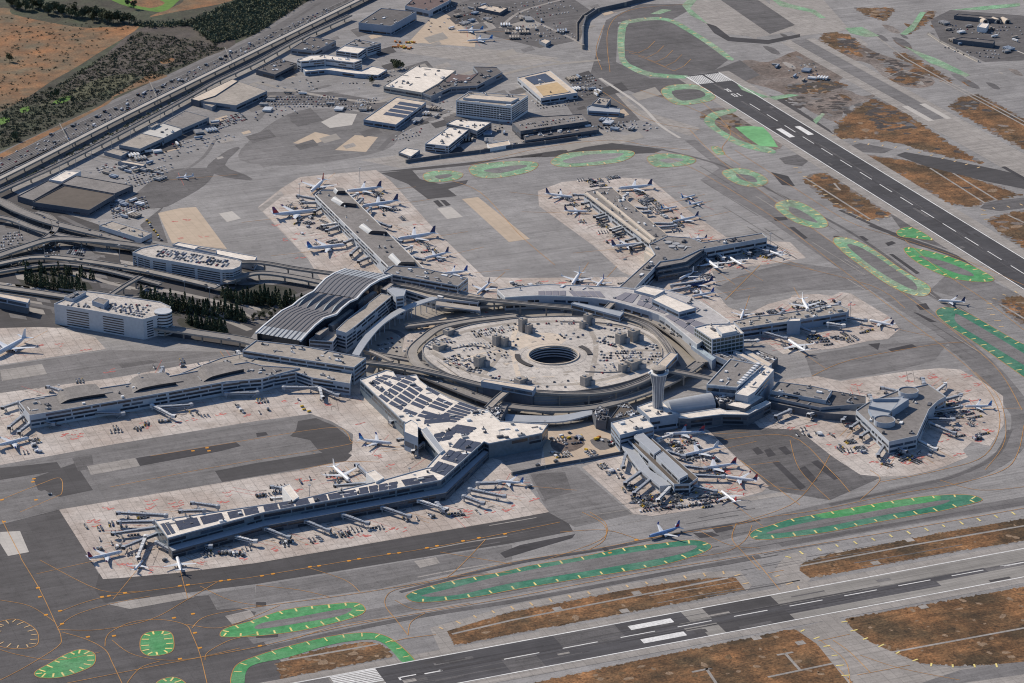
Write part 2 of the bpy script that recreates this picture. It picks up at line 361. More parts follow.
tone([(292, 237), (306, 231), (312, 237), (296, 242)], m_pale, 4); tone([(398, 224), (414, 221), (419, 224), (402, 227)], m_pale, 4)
# --- dry grass
m_works = mat('works_ground', (.20, .178, .162), v1=.25, s1=.01, v2=.3, s2=.03, v3=.3, s3=.2, tint=(.17, .125, .10), tints=.012, tintw=.35, crack=.3, stain=.3)
GR = random.Random(77)
def inpoly(pts, x, y):
    ok = False
    for i in range(len(pts)):
        (x0, y0), (x1, y1) = pts[i-1], pts[i]
        if (y0 > y) != (y1 > y) and x < (x1-x0)*(y-y0)/(y1-y0)+x0: ok = not ok
    return ok
def blob(c, s, m, z, nm='dry_grass'):
    e = GR.randint(5, 8); an = GR.uniform(0, 6.28); el = GR.uniform(.4, .9); P = []
    for j in range(e):
        q = s*GR.uniform(.5, 1); u, v = q*math.cos(6.283*j/e), q*el*math.sin(6.283*j/e); P.append((c.x+u*math.cos(an)-v*math.sin(an), c.y+u*math.sin(an)+v*math.cos(an), z))
    sheets.setdefault(nm, MB()).poly(P, m)
m_bare = mat('bare_earth', (.24, .165, .105), v1=.2, s1=.03, v2=.3, s2=.2, v3=.3, s3=.8)
m_gdark = mat('dark_grass', (.125, .075, .036), v1=.25, s1=.03, v2=.35, s2=.2, v3=.4, s3=.6)
def grass(pts, k=2, m=None, sm=0):
    sheet('dry_grass', pts, m or m_grass, k, sm)
    far_ = min(q[1] for q in pts) < 330
    P = A(pts)
    for i in range(len(P)):
        # ragged margin: tufts that spill over the edge and pavement grit that eats into it
        a, b = P[i-1], P[i]; L = (b-a).length; n_ = int(min(L, 900)/(7 if far_ else 4))
        for j in range(n_):
            s = GR.uniform(2.5, 9) if far_ else GR.uniform(.8, 3.2); blob(a+(b-a)*((j+GR.random())/n_), s, GR.choice([m_grass, m_grass, m_bare, m_grass, m_light] if not far_ else [m_grass, m_works, m_mid, m_works, m_gdark]), Z(k+.9)+eps())
    xs = [q[0] for q in pts]; ys = [q[1] for q in pts]; c = 0
    for t in range(int(90 if far_ else 170)):
        x, y = GR.uniform(max(0, min(xs)), min(1024, max(xs))), GR.uniform(min(ys), min(683, max(ys)))
        if not inpoly(pts, x, y): continue
        if t % 6: blob(at(x, y), GR.uniform(1.5, 7 if not far_ else 13), GR.choice([m_bare, m_grass, m_gdark, m_grass, m_bare] if not far_ else [m_bare, m_gdark, m_works, m_gdark, m_dirt]), Z(k+.3)+eps())
        elif not far_: lane([(x, y), (x+GR.uniform(15, 60), y-GR.uniform(2, 10))], GR.uniform(.5, 1.2), GR.choice([m_bare, m_gdark]), k+.5, 0)
grass([(447, 631), (470, 624), (512, 612), (560, 603), (640, 587), (700, 579), (727, 577), (736, 578), (747, 590), (700, 599), (620, 614), (512, 634), (455, 645)])
grass([(803, 563), (830, 554), (880, 545), (940, 533), (1040, 516), (1040, 538), (940, 554), (860, 569), (810, 578), (799, 570)])
grass([(845, 619), (900, 609), (1040, 584), (1040, 661), (1000, 664), (953, 666), (920, 663), (893, 652), (868, 641), (854, 631)])
grass([(520, 686), (640, 660), (768, 634), (795, 629), (817, 644), (856, 687)])
grass([(276, 664), (288, 658), (323, 649), (345, 645), (366, 642), (381, 644), (393, 656), (340, 667), (282, 678)])
grass([(804, 180), (812, 174), (826, 173), (860, 196), (891, 215), (885, 218), (868, 220), (836, 206)])
grass([(866, 155), (905, 160), (953, 172), (1000, 187), (1020, 195), (989, 201), (975, 206), (953, 205), (930, 192), (893, 172)])
grass([(833, 131), (840, 122), (850, 112), (873, 98), (898, 108), (948, 143), (983, 164), (930, 152), (903, 144), (873, 139), (838, 138)])
grass([(950, 107), (960, 97), (978, 94), (1040, 128), (1040, 158), (1000, 136), (985, 128)])
grass([(893, 53), (905, 53), (952, 80), (948, 83), (925, 72), (915, 86), (888, 80), (905, 75), (915, 68)])
grass([(854, 8), (893, 8), (888, 17), (884, 21), (866, 15)])
grass([(909, 34), (918, 20), (926, 11), (936, 11), (930, 20), (915, 30)])
grass([(987, 221), (1000, 215), (1040, 208), (1040, 256), (1003, 234)])
grass([(997, 303), (1012, 297), (1040, 290), (1040, 335), (1015, 318)])
grass([(825, 30), (850, 36), (864, 47), (850, 55), (833, 50), (820, 40)])
grass([(700, 118), (720, 112), (745, 118), (760, 125), (735, 128), (712, 124)], 2, m_works)
grass([(790, 85), (830, 80), (848, 86), (820, 94), (786, 92)], 2, m_scrubpurple)
def scatter(pts, m, n_, smin, smax, k=3):
    xs = [q[0] for q in pts]; ys = [q[1] for q in pts]; c = 0
    while c < n_:
        x, y = rnd.uniform(min(xs), max(xs)), rnd.uniform(min(ys), max(ys)); ok = False
        for i in range(len(pts)):
            (x0, y0), (x1, y1) = pts[i-1], pts[i]
            if (y0 > y) != (y1 > y) and x < (x1-x0)*(y-y0)/(y1-y0)+x0: ok = not ok
        if not ok: continue
        c += 1; s = rnd.uniform(smin, smax); e = rnd.randint(5, 8)
        sheet('works_ground', [(x+s*rnd.uniform(.4, 1)*math.cos(6.283*j/e)*1.6, y+.32*s*rnd.uniform(.4, 1)*math.sin(6.283*j/e)) for j in range(e)], m if rnd.random() < .75 else rnd.choice([m_grass, m_dark2, m_mid]), k)
for q, n_ in (([(861, 105), (875, 101), (895, 112), (915, 127), (900, 131), (880, 130), (872, 120)], 60), ([(884, 60), (900, 60), (912, 70), (900, 75), (890, 72)], 24), ([(835, 37), (850, 40), (858, 48), (848, 50)], 20), ([(868, 54), (878, 53), (884, 60), (872, 61)], 16), ([(955, 104), (975, 100), (978, 110), (965, 112)], 18), ([(768, 98), (815, 96), (838, 110), (810, 118), (775, 108)], 40), ([(788, 85), (828, 83), (845, 88), (800, 93)], 24), ([(822, 95), (846, 96), (852, 112), (838, 116)], 26), ([(900, 60), (935, 82), (915, 88), (888, 76)], 20)):
    scatter(q, m_dirt, n_, 2, 6)
m_works = mat('works_ground', (.20, .178, .162), v1=.25, s1=.01, v2=.3, s2=.03, v3=.3, s3=.2, tint=(.17, .125, .10), tints=.012, tintw=.35, crack=.3, stain=.3)
sheet('works_ground', [(720, 74), (745, 60), (768, 62), (800, 50), (830, 58), (850, 70), (838, 84), (862, 96), (880, 92), (868, 100), (846, 108), (838, 122), (812, 112), (780, 92), (745, 82)], m_works, 1.5, 3)
sheet('works_ground', [(838, 44), (862, 46), (880, 54), (915, 66), (935, 82), (918, 88), (890, 82), (870, 64), (846, 58)], m_works, 1.5, 3)
sheet('works_ground', [(700, 112), (730, 108), (760, 122), (782, 140), (775, 150), (740, 140), (716, 128)], m_works, 1.5, 3)
for i in range(70):
    x = rnd.uniform(760, 1020); y = rnd.uniform(20, 130)
    if y < (x-760)*.25-20 or (y > 75 and x < 840 and y > 76+(x-720)*.6): continue
    l = rnd.uniform(4, 22); sheet('works_ground', [(x, y), (x+l*.6, y+l*.1), (x+l, y+l*.45), (x+l*.5, y+l*.4)], rnd.choice([m_works, m_dark2, m_mid, m_light, m_grass]), 1.7, 2)
# service paths and pads in the grass
def path(pts, w=3., m=None, k=4): 
    mb = sheets.setdefault('service_path', MB()); mb.ribbon(A(pts, Z(k)+eps()), w, m or m_light)
for p in ([(452, 634), (512, 620), (640, 595), (728, 578)], [(801, 566), (912, 545), (1040, 523)], [(893, 652), (1040, 625)], [(768, 677), (830, 664), (842, 661)], [(281, 661), (378, 644)], [(804, 177), (870, 219)], [(930, 168), (985, 203)], [(953, 173), (997, 200)], [(1008, 215), (1040, 230)], [(1000, 304), (1040, 328)], [(692, 672), (712, 668), (706, 668), (716, 683)], [(777, 655), (793, 652), (785, 653), (800, 670)], [(834, 183), (840, 190)], [(885, 78), (903, 70), (960, 86)], [(940, 80), (1000, 112), (1040, 134)], [(868, 30), (905, 58), (948, 82), (980, 98), (1040, 130)]):
    path(p)
for x, y in ((636, 593), (557, 609), (909, 540), (838, 551), (875, 563), (923, 607), (800, 643), (624, 611), (543, 630), (326, 673), (756, 638), (902, 186)):
    p = at(x, y); mb = sheets['service_path']; mb.poly([(p.x-4, p.y-4, Z(5)), (p.x+5, p.y-4, Z(5)), (p.x+5, p.y+4, Z(5)), (p.x-4, p.y+4, Z(5))], m_light)
# --- shoulders of the near taxiways (buff)
tone([(430, 628), (520, 603), (600, 588), (700, 572), (740, 571), (752, 585), (747, 592), (735, 577), (700, 578), (600, 594), (512, 611), (447, 631), (455, 648), (440, 650)], m_light, 3)
tone([(780, 562), (790, 553), (807, 553), (806, 561), (800, 565), (799, 570), (811, 579), (803, 588), (785, 590), (772, 575)], m_light, 3)
tone([(795, 629), (838, 617), (856, 632), (870, 642), (895, 653), (925, 665), (960, 668), (1040, 664), (1040, 700), (862, 700), (817, 644)], m_light, 3)
tone([(1000, 664), (1040, 660), (1040, 672), (955, 684), (900, 690), (960, 670)], m_mid, 4)
# --- runways (world axes)
RX, RY = 1184.6, 1760.
def wsheet(name, x0, y0, x1, y1, m, k):
    mb = sheets.setdefault(name, MB()); z = Z(k)+eps(); mb.poly([(x0, y0, z), (x1, y0, z), (x1, y1, z), (x0, y1, z)], m)
m_rw = mat('runway_asphalt', (.072, .069, .073), v1=.15, s1=.01, v2=.12, s2=.06, v3=.1, s3=.8, streak=.22, sang=0)
m_rwy = mat('runway_asphalt_west', (.060, .058, .062), v1=.15, s1=.01, v2=.12, s2=.06, v3=.1, s3=.8, streak=.18, sang=math.pi/2)
m_rwc = mat('runway_concrete', (.25, .235, .215), v1=.08, s1=.01, v2=.08, s2=.06, v3=.08, s3=.8, streak=.22, sang=0, slab=15, jv=.05)
wsheet('runway', -400, -42, 2600, 42, m_light, 4)
wsheet('runway', -400, -30.5, 2600, 30.5, m_rwc, 5)
wsheet('runway', 52, -30.5, 360, 30.5, m_rw, 6)
wsheet('runway', 235, -2, 300, 30.5, m_dark2, 7); wsheet('runway', 170, -30.5, 205, 2, m_dark2, 7)
wsheet('runway', 395, -30.5, 470, 30.5, m_dark, 6); wsheet('runway', 470, -16, 640, 3, m_rubber, 6)
wsheet('runway', 360, 6, 372, 30.5, m_rw, 6); wsheet('runway', 360, -30.5, 376, -12, m_rw, 6)
wsheet('runway', -40, -30.5, 4, 30.5, m_mid, 6)
wsheet('runway', 360, -5.5, 700, 4.5, m_rw, 7); wsheet('runway', 700, -4, 1400, 3.5, m_dark2, 6)
wsheet('runway', RX-45, -900, RX+47, RY, m_light, 4)
wsheet('runway', RX-31, -900, RX+31, RY, m_rwy, 5)
for y, w in ((1460, 30), (1180, 40), (930, 46), (760, 30)): wsheet('runway', RX-30, y-w, RX+30, y, m_black, 5.4)  # blacker bands across the far runway
def wmark(x0, y0, x1, y1, m=None, k=8): wsheet('runway_marking', x0, y0, x1, y1, m or m_white, k)
for s in (-1, 1):
    wmark(-60, s*29.5-.8, 2600, s*29.5+.8); wmark(RX+s*29.5-.9, -900, RX+s*29.5+.9, RY)
    wmark(311, s*15.5-4.6, 357, s*15.5+4.6); wmark(RX+s*15.5-4.6, RY-357, RX+s*15.5+4.6, RY-311)
for i in range(8):
    for s in (-1, 1):
        y = s*(3.4+3.4*i); wmark(6, y-1.1, 51.8, y+1.1); wmark(RX+y-1.1, RY-51.7, RX+y+1.1, RY-6)
for i in range(40):
    x = 599.7+60.96*(i-8)
    if x > 120: wmark(x, -.7, x+36.6, .7)
    y = 1216.5-60.96*(i-7)
    if y > -900 and y < RY-125: wmark(RX-.75, y-36.6, RX+.75, y)
for i in range(46):
    y = rnd.gauss(0, 7); x0 = rnd.uniform(0, 560); l = rnd.uniform(40, 240); wsheet('runway', x0, y-rnd.uniform(.3, 1.6), x0+l, y, rnd.choice([m_rubber, m_black, m_dark2, m_dark]), 7.2)
    x = RX+rnd.gauss(0, 8); y0 = rnd.uniform(900, RY-150); wsheet('runway', x-rnd.uniform(.3, 1.8), y0-l, x, y0, rnd.choice([m_rubber, m_black, m_black, m_dark, m_dark2]), 7.2)
for i in range(26):
    x0 = rnd.uniform(-20, 1000); y0 = rnd.uniform(-30, 24); wsheet('runway', x0, y0, x0+rnd.uniform(8, 40), y0+rnd.uniform(2, 7), rnd.choice([m_dark2, m_mid, m_light, m_dark]), 6.6)
    y0 = rnd.uniform(600, RY-60); x0 = RX+rnd.uniform(-30, 22); wsheet('runway', x0, y0, x0+rnd.uniform(2, 8), y0+rnd.uniform(8, 40), rnd.choice([m_dark, m_black, m_dark2]), 6.6)
# designators: 10 over R on the far runway, 1 and L on the near one (painted figures 18 m tall)
def glyph(strokes, ox, oy, ax, ay, w):
    # strokes on a 3 x 6 m grid scaled 3x; ax = reading-right axis, ay = reading-up axis
    mb = sheets.setdefault('runway_marking', MB())
    for st in strokes:
        pts = [Vector((ox, oy, Z(8)))+Vector(ax)*x+Vector(ay)*y for x, y in st]
        mb.ribbon(pts, w, m_white)
ONE = [[(3, 0), (3, 18)], [(1.2, 15), (3, 18)]]
ZERO = [[(.8, 1), (.8, 17)], [(5.2, 1), (5.2, 17)], [(.8, .8), (5.2, .8)], [(.8, 17.2), (5.2, 17.2)]]
RLET = [[(.8, 0), (.8, 18)], [(.8, 17.2), (5.2, 17.2)], [(5.2, 17.2), (5.2, 9)], [(.8, 9), (5.2, 9)], [(2.6, 9), (5.6, 0)]]
LLET = [[(.8, 0), (.8, 18)], [(.8, .8), (6, .8)]]
glyph(RLET, RX+3.2, RY-90, (-1, 0, 0), (0, -1, 0), 1.9)
glyph(ONE, RX+9, RY-118, (-1, 0, 0), (0, -1, 0), 2.); glyph(ZERO, RX+1, RY-118, (-1, 0, 0), (0, -1, 0), 1.9)
glyph(LLET, 66, 3, (0, -1, 0), (1, 0, 0), 1.9); glyph(ONE, 92, 3.5, (0, -1, 0), (1, 0, 0), 2.)
# the far parallel runway, closed and being rebuilt
wsheet('runway', RX+228-31, 300, RX+228+31, RY+120, m_light, 5)
wsheet('runway', RX+228-12, 1400, RX+228+16, RY+120, m_mid, 6)
wsheet('runway', RX+228-31, 1020, RX+228-24, 1160, m_black, 6)
for s in (-1, 1): wmark(RX+228+s*15-5, 1395, RX+228+s*15+5, 1480, m_pale)
# --- connectors beside the far runway
tone([(896, 155), (905, 152), (940, 158), (1000, 170), (1040, 180), (1040, 192), (985, 181), (925, 166)], m_dark, 4)
tone([(842, 148), (860, 143), (893, 149), (884, 153), (860, 152)], m_dark2, 4)
tone([(985, 203), (1000, 200), (1040, 196), (1040, 206), (1000, 211), (980, 208)], m_dark2, 4)
tone([(779, 158), (800, 154), (812, 158), (802, 166), (785, 164)], m_dark2, 4)
tone([(890, 214), (905, 218), (935, 228), (980, 258), (955, 252), (905, 235)], m_dark2, 3)
tone([(768, 95), (780, 97), (830, 130), (838, 140), (850, 150), (840, 152), (806, 128), (775, 104)], m_dark, 4)

# --- painted islands
tick_mb = MB(); line_mb = MB()
def line(pts, w=.75, m=None, k=9, sm=5, closed=False):
    q = smooth(pts, sm, closed) if sm else pts
    if closed: q = q+[q[0]]
    line_mb.ribbon(A(q, Z(k)+eps()), w, m or m_orange)
def ticks(pts, m, gap=17, l=7.5, w=1.25, inset=1.2, k=10, closed=True):
    P = A(smooth(pts, 8, closed)); 
    if closed: P.append(P[0])
    ar = sum(P[i-1].x*P[i].y-P[i].x*P[i-1].y for i in range(len(P)))
    acc = gap*.5
    for a, b in zip(P, P[1:]):
        d = b-a; L = d.length
        if L < 1e-6: continue
        while acc < L:
            p = a+d*(acc/L); n = Vector((-d.y, d.x, 0)).normalized()*(1 if ar > 0 else -1); t = d.normalized()*(w/2)
            q0 = p+n*inset; q1 = p+n*(inset+l*rnd.uniform(.75, 1.1))
            tick_mb.poly([(v.x, v.y, Z(k)) for v in (q0-t, q0+t, q1+t, q1-t)], m)
            acc += gap
        acc -= L
def island(outer, inner, m, mt=None, gap=17, minner=None, tl=7.5, tw=1.8):
    sheet('painted_island', outer, m, 6, 5)
    if inner: sheet('painted_island', inner, minner or m_mid, 7, 4)
    ticks(outer, mt or m_yellow, gap, tl, tw); line(outer, .8, None, 8, 5, True)
island([(406, 597), (410, 593), (418.5, 589.5), (446, 582), (501, 572), (527, 566), (582, 556.5), (622, 548), (662, 543), (687, 540), (702, 541), (711, 545), (709, 549.5), (694, 556), (657, 566), (587, 577.5), (512, 590), (481, 596), (443, 601), (416, 602)],
       [(421, 596), (446, 589.5), (512, 573.5), (612, 555.5), (682, 546), (697, 547), (672, 556), (587, 571), (512, 583), (456, 595)], m_teal, gap=24)
island([(220, 634.5), (226, 628), (250, 621), (286, 609.5), (331, 604), (356, 602.5), (365, 608), (361, 614.5), (338, 622), (298, 631), (256, 636), (226, 637)],
       [(262, 623), (300, 616.5), (335, 610), (352, 608.5), (341, 615.5), (306, 622), (258, 629)], m_green, gap=17)
sheet('painted_island', [(231, 690), (231, 677), (237, 664.5), (256, 656), (288.5, 646), (331, 636), (366, 632.5), (386, 636), (401, 646), (415, 660), (403, 662.5), (392, 651), (381, 642), (366, 639.5), (331, 644.5), (288.5, 657), (256, 664), (246, 672), (243, 690)], m_green, 6, 4)
ticks([(414, 660), (401, 646), (386, 636), (366, 632.5), (331, 636), (288.5, 646), (256, 656), (237, 664.5), (231, 677)], m_yellow, 19, closed=False); line([(415, 660), (401, 646), (386, 636), (366, 632.5), (331, 636), (288.5, 646), (256, 656), (237, 664.5), (231, 677), (231, 690)], .8)
island([(35, 672), (50, 663), (65, 654.5), (80, 649.5), (94, 653), (94.5, 663), (85, 669.5), (62, 677), (40, 677.5)], None, m_green, gap=11)
island([(140, 642), (144, 634), (155, 631), (170, 632), (174, 642), (171, 652), (152, 656), (142, 652)], None, m_green, gap=11)
island([(156, 686), (160, 680), (172, 677), (182, 680), (188, 688), (172, 692)], None, m_green, gap=11)
ticks([(-6, 626), (6, 620), (20, 620), (36, 630), (38, 643), (28, 648), (8, 648), (-8, 642)], m_buff, 11); line([(-6, 626), (6, 620), (20, 620), (36, 630), (38, 643), (28, 648), (8, 648), (-8, 642)], .8, closed=True)
island([(750, 534), (757, 529), (768, 526), (790, 519), (814, 514.5), (833, 511), (890, 501), (928, 496), (963, 494.5), (980, 497.5), (978, 502), (938, 511.5), (928, 513), (873, 523), (828, 532), (778, 538.5), (762, 539.5), (752, 538)],
       [(766, 533), (790, 526), (833, 517.5), (890, 508), (930, 502), (950, 500), (935, 506), (873, 517), (828, 526), (785, 532.5)], m_teal, gap=24)
sheet('painted_island', [(815, 515), (833, 511), (890, 501), (928, 496), (940, 496), (935, 501), (890, 508), (833, 518)], m_green, 7.5, 3)
island([(833, 240), (843, 237), (868, 246), (903, 270), (928, 285), (929, 293.5), (918, 296), (895, 288.5), (868, 271), (843, 252)],
       [(847, 245), (863, 248.5), (898, 271), (915, 283.5), (915, 290), (895, 281), (868, 263.5)], m_mint, gap=20, tw=2)
island([(904, 248.5), (915, 248), (948, 256), (975, 267), (994, 278.5), (983, 282), (953, 278.5), (928, 268.5), (910, 257)],
       [(918, 256), (943, 261), (968, 271), (973, 276), (953, 272)], m_green, gap=20, tw=2)
island([(897, 231), (908, 227), (920.5, 231), (933, 240), (918, 238.5), (900.5, 236.5)], None, m_green, gap=20, tw=2)
island([(775, 205), (785, 200), (800, 202), (820, 213.5), (828, 225), (815, 228), (795, 222), (780, 212)], [(789, 207), (800, 210), (817, 221), (813, 222), (793, 215)], m_mint, gap=20, tw=2)
island([(937, 310), (948, 307), (968, 313), (1015, 340), (1040, 354), (1040, 388), (1024, 377), (978, 344.5), (953, 328.5), (938, 316)], [(955, 316), (965, 318), (1040, 364), (1040, 374), (980, 338), (958, 324)], m_teal, gap=22, tw=1.8)
sheet('painted_island', [(734, 59), (712, 42.5), (692, 30), (677, 21), (657, 17), (627, 20), (619.5, 25), (617.5, 40), (619.5, 60), (629.5, 69), (649.5, 76.5), (684.5, 78.5), (687, 75.5), (654.5, 73), (634.5, 66), (625, 57.5), (626, 27.5), (634.5, 22.5), (657, 20), (674.5, 24), (709.5, 46), (727, 59)], m_mint, 6, 2)
ticks([(734, 59), (712, 42.5), (692, 30), (677, 21), (657, 17), (627, 20), (619.5, 25), (617.5, 40), (619.5, 60), (629.5, 69), (649.5, 76.5), (684.5, 78.5)], m_buff, 30, 8, 2.2, closed=False)
island([(661, 91), (672, 85), (697, 85), (714.5, 95), (709.5, 101), (682, 105), (669.5, 101)], [(672, 91), (697, 89.5), (705, 96), (682, 100.5)], m_mint, m_buff, 28, m_dark2, tw=2.2)
sheet('painted_island', [(734, 108.5), (712, 112.5), (704, 120), (709, 127), (717, 132.5), (737, 145), (768, 153), (776, 152), (768, 147), (744, 142), (722, 130), (714.5, 122.5), (720, 116.5), (735, 112)], m_mint, 6, 3)
ticks([(734, 108.5), (712, 112.5), (704, 120), (717, 132.5), (737, 145), (768, 153)], m_buff, 26, 8, 2.2, closed=False)
sheet('painted_island', [(735, 127), (748, 126), (763, 127), (770, 134), (778, 147), (760, 146), (748, 138)], mat('bright_mint_paint', (.16, .40, .17), v1=.2, s1=.02, v2=.15, s2=.1), 6)
island([(711, 147), (719, 147), (725, 154), (716, 154)], None, m_mint, m_buff, 26)
island([(552, 160), (569.5, 152.5), (622, 150), (634.5, 154), (617, 162.5), (569.5, 167), (554, 165)], [(563, 160.5), (585, 155), (618, 153), (623, 154.5), (608, 160), (574, 163.5)], m_mint, m_buff, 26, m_asph, tw=2)
island([(647, 157.5), (662, 153.5), (684.5, 155), (696, 160), (687, 165), (657, 167)], [(659, 160), (675, 158), (684, 160), (670, 163)], m_mint, m_buff, 26, m_asph, tw=2)
island([(469, 168), (480, 164), (512, 161), (535, 162), (537, 167), (525, 173), (495, 178), (475, 176)], [(484, 170), (520, 165), (526, 167), (500, 173)], m_mint, m_buff, 24, tw=2)
island([(423, 176), (430, 171.5), (450, 170.5), (463, 174), (455, 180), (430, 182)], [(435, 176), (448, 174), (452, 176), (440, 179)], m_mint, m_buff, 24, tw=2)
island([(722, 172), (740, 168), (760, 174), (768, 182), (755, 187), (735, 183)], [(736, 174), (752, 176), (757, 182), (742, 180)], m_mint, m_buff, 24, tw=2)
for p in ([(682, 5), (690, -3), (700, -4), (690, 8), (708, 24), (690, 15)], [(768, -4), (790, 4), (815, 10), (826, 18), (820, 18), (810, 12), (780, 6)], [(650, 14), (662, 9), (672, 10), (660, 14)], [(900, 34), (912, 24), (920, 12), (926, 12), (914, 30), (906, 35)], [(950, 10), (985, 6), (1020, 3), (1020, 6), (985, 10)], [(845, 28), (862, 27), (880, 36), (866, 37), (850, 33)], [(904, 46), (940, 60), (970, 75), (966, 77), (930, 63)], [(813, 120), (822, 113), (825, 114), (816, 124)], [(737, 84), (760, 94), (770, 97), (763, 98), (742, 90)], [(768, 97), (790, 94), (800, 95), (775, 100)]):
    sheet('painted_island', p, m_mint, 6)
# buff ticks on plain shoulders
for p, c in (([(430, 630), (470, 616), (520, 604), (600, 589), (700, 573), (735, 572), (750, 583)], m_buff), ([(780, 560), (790, 553), (815, 548), (880, 536), (1030, 508)], m_yellow), ([(797, 626), (830, 644), (860, 690)], m_yellow), ([(836, 618), (850, 632), (870, 644), (900, 656), (930, 667), (1000, 668)], m_yellow), ([(789, 590), (802, 588), (775, 572)], m_buff), ([(832, 133), (860, 142), (905, 148), (985, 168)], m_buff), ([(790, 166), (835, 205), (868, 222), (894, 216)], m_buff), ([(985, 222), (980, 210), (1005, 206), (1024, 203)], m_buff), ([(1000, 330), (985, 305), (1005, 293), (1024, 290)], m_buff)):
    ticks(p, c, 21, 7.5, 1.8, closed=False)
# --- taxi lines
for p in ([(61, 611), (100, 598), (175, 587), (232, 579.5), (256, 576.5), (358.5, 559), (428.5, 548), (506, 533), (560, 522)],
          [(0, 680), (25, 667), (57, 647), (61, 637), (55, 622), (40, 590), (22, 560), (19, 553), (2, 520)],
          [(57, 629.5), (100, 629.5), (150, 619.5), (187, 599.5), (217, 582)], [(62, 632), (87, 639.5), (105, 649.5), (112, 662), (122, 683)],
          [(105, 646), (106, 638), (112, 631), (132, 622), (160, 619.5), (185, 624.5), (192, 634.5), (200, 654.5), (207, 683)],
          [(192, 628), (207, 616), (256, 607), (331, 597), (381, 589.5), (448.5, 577), (512, 562), (604.5, 547), (642, 539.5), (687, 532), (737, 524.5), (768, 517), (818, 510), (893, 494.5), (955, 484), (1003, 470), (1018, 452), (1024, 425)],
          [(67, 683), (175, 662), (256, 647), (318, 632), (381, 619.5), (431, 611), (512, 597), (637, 573), (712, 561), (768, 552), (900, 530), (1024, 508)],
          [(408, 635), (396, 619.5), (386, 607), (386, 597), (396, 589.5), (430, 582)], [(408, 635), (411, 622), (425, 613)], [(391, 642), (408, 638), (436, 634.5)],
          [(205, 660), (208, 652), (230, 640), (256, 634)], [(127, 683), (140, 668), (160, 661)], [(486, 539), (470, 556), (456, 570), (447, 577)], [(440, 552), (512, 564)],
          [(582, 512), (598, 520), (606, 528), (604, 540), (590, 549)], [(640, 540), (606, 530), (560, 532)], [(760, 570), (741, 550), (732, 538), (736, 524)], [(780, 590), (762, 568), (752, 556)],
          [(690, 130), (720, 160), (780, 205), (850, 255), (915, 302), (965, 340), (1000, 372), (1022, 410)], [(655, 152), (700, 172), (770, 215), (840, 268), (905, 318), (950, 352), (985, 385), (1000, 420), (985, 455), (940, 470), (880, 482)],
          [(735, 150), (790, 185), (850, 222), (900, 238), (960, 258), (1024, 285)], [(905, 240), (940, 270), (985, 300), (1024, 330)], [(700, 100), (730, 130), (722, 150), (740, 165)],
          [(470, 165), (540, 148), (610, 140), (650, 146), (690, 150)], [(440, 178), (480, 192), (520, 235), (555, 265)], [(610, 72), (608, 30), (630, 10), (690, 4)], [(602, 70), (596, 50), (604, 25)],
          [(838, 668), (858, 690)], [(833, 640), (850, 652), (870, 672)], [(818, 641), (850, 634)], [(857, 675), (910, 665)], [(768, 573), (784, 570)], [(640, 90), (700, 112), (760, 150)], [(600, 90), (650, 120), (700, 130)],
          [(0, 500), (40, 484), (60, 478), (62, 492), (55, 497), (20, 512)], [(110, 487), (220, 466), (340, 446), (350, 440), (340, 428), (310, 430), (260, 438), (150, 456)], [(300, 470), (340, 462), (380, 462)],
          [(760, 265), (740, 285), (725, 300)], [(770, 260), (870, 285), (905, 308)], [(812, 376), (850, 360), (930, 345), (965, 342)], [(720, 440), (790, 436), (830, 470), (850, 492)], [(800, 505), (780, 490), (740, 460)]):
    line(p, .7)
for p in ([(0, 600), (30, 606), (55, 622)], [(-5, 648), (20, 655), (57, 660), (100, 652)], [(57, 628), (75, 615), (110, 604), (150, 596)], [(112, 640), (135, 655), (180, 660), (240, 648)], [(185, 624), (215, 628), (240, 622), (280, 605)], [(256, 585), (300, 590), (330, 597)], [(200, 586), (230, 600), (262, 606)], [(310, 568), (345, 580), (360, 592)], [(440, 578), (470, 575), (512, 572)], [(545, 560), (600, 540), (606, 524), (590, 512)], [(700, 531), (730, 545), (760, 548)], [(690, 557), (725, 552), (745, 540), (752, 525)], [(735, 524), (790, 505), (815, 480), (830, 455)], [(860, 500), (880, 480), (870, 470)], [(985, 470), (1005, 440), (1000, 400), (975, 372)], [(790, 440), (800, 470), (830, 500)], [(940, 480), (980, 490), (1030, 486)], [(40, 560), (100, 590), (140, 591)], [(395, 600), (420, 610), (470, 603)], [(290, 640), (340, 625), (395, 617)], [(860, 655), (900, 668), (960, 680)], [(820, 640), (845, 660), (850, 683)]):
    line(p, .6)
for p in ([(1024, 562), (1000, 566)],):
    line(p, .7, m_white)
# orange hold-position blocks
for x, y in ((60, 611), (102, 597), (109, 596), (125, 593), (180, 586), (188, 585), (221, 581), (229, 580), (262, 576), (273, 574), (310, 567), (319, 566), (349, 561), (359, 559), (389, 554), (399, 553), (427, 548), (437, 546), (463, 541), (479, 538), (505, 534), (62, 624), (46, 615), (88, 637), (114, 636), (195, 633), (200, 648), (174, 618), (193, 614), (180, 659), (38, 588), (40, 597), (4, 522), (36, 500), (33, 482), (34, 479), (2, 500), (260, 646), (636, 540), (610, 553), (209, 451), (207, 448), (193, 451)):
    p = at(x, y); line_mb.poly([(p.x-1.9, p.y-1.6, Z(9.6)), (p.x+1.9, p.y-1.6, Z(9.6)), (p.x+1.9, p.y+1.6, Z(9.6)), (p.x-1.9, p.y+1.6, Z(9.6))], mat('orange_block_paint', (.62, .27, .03)))
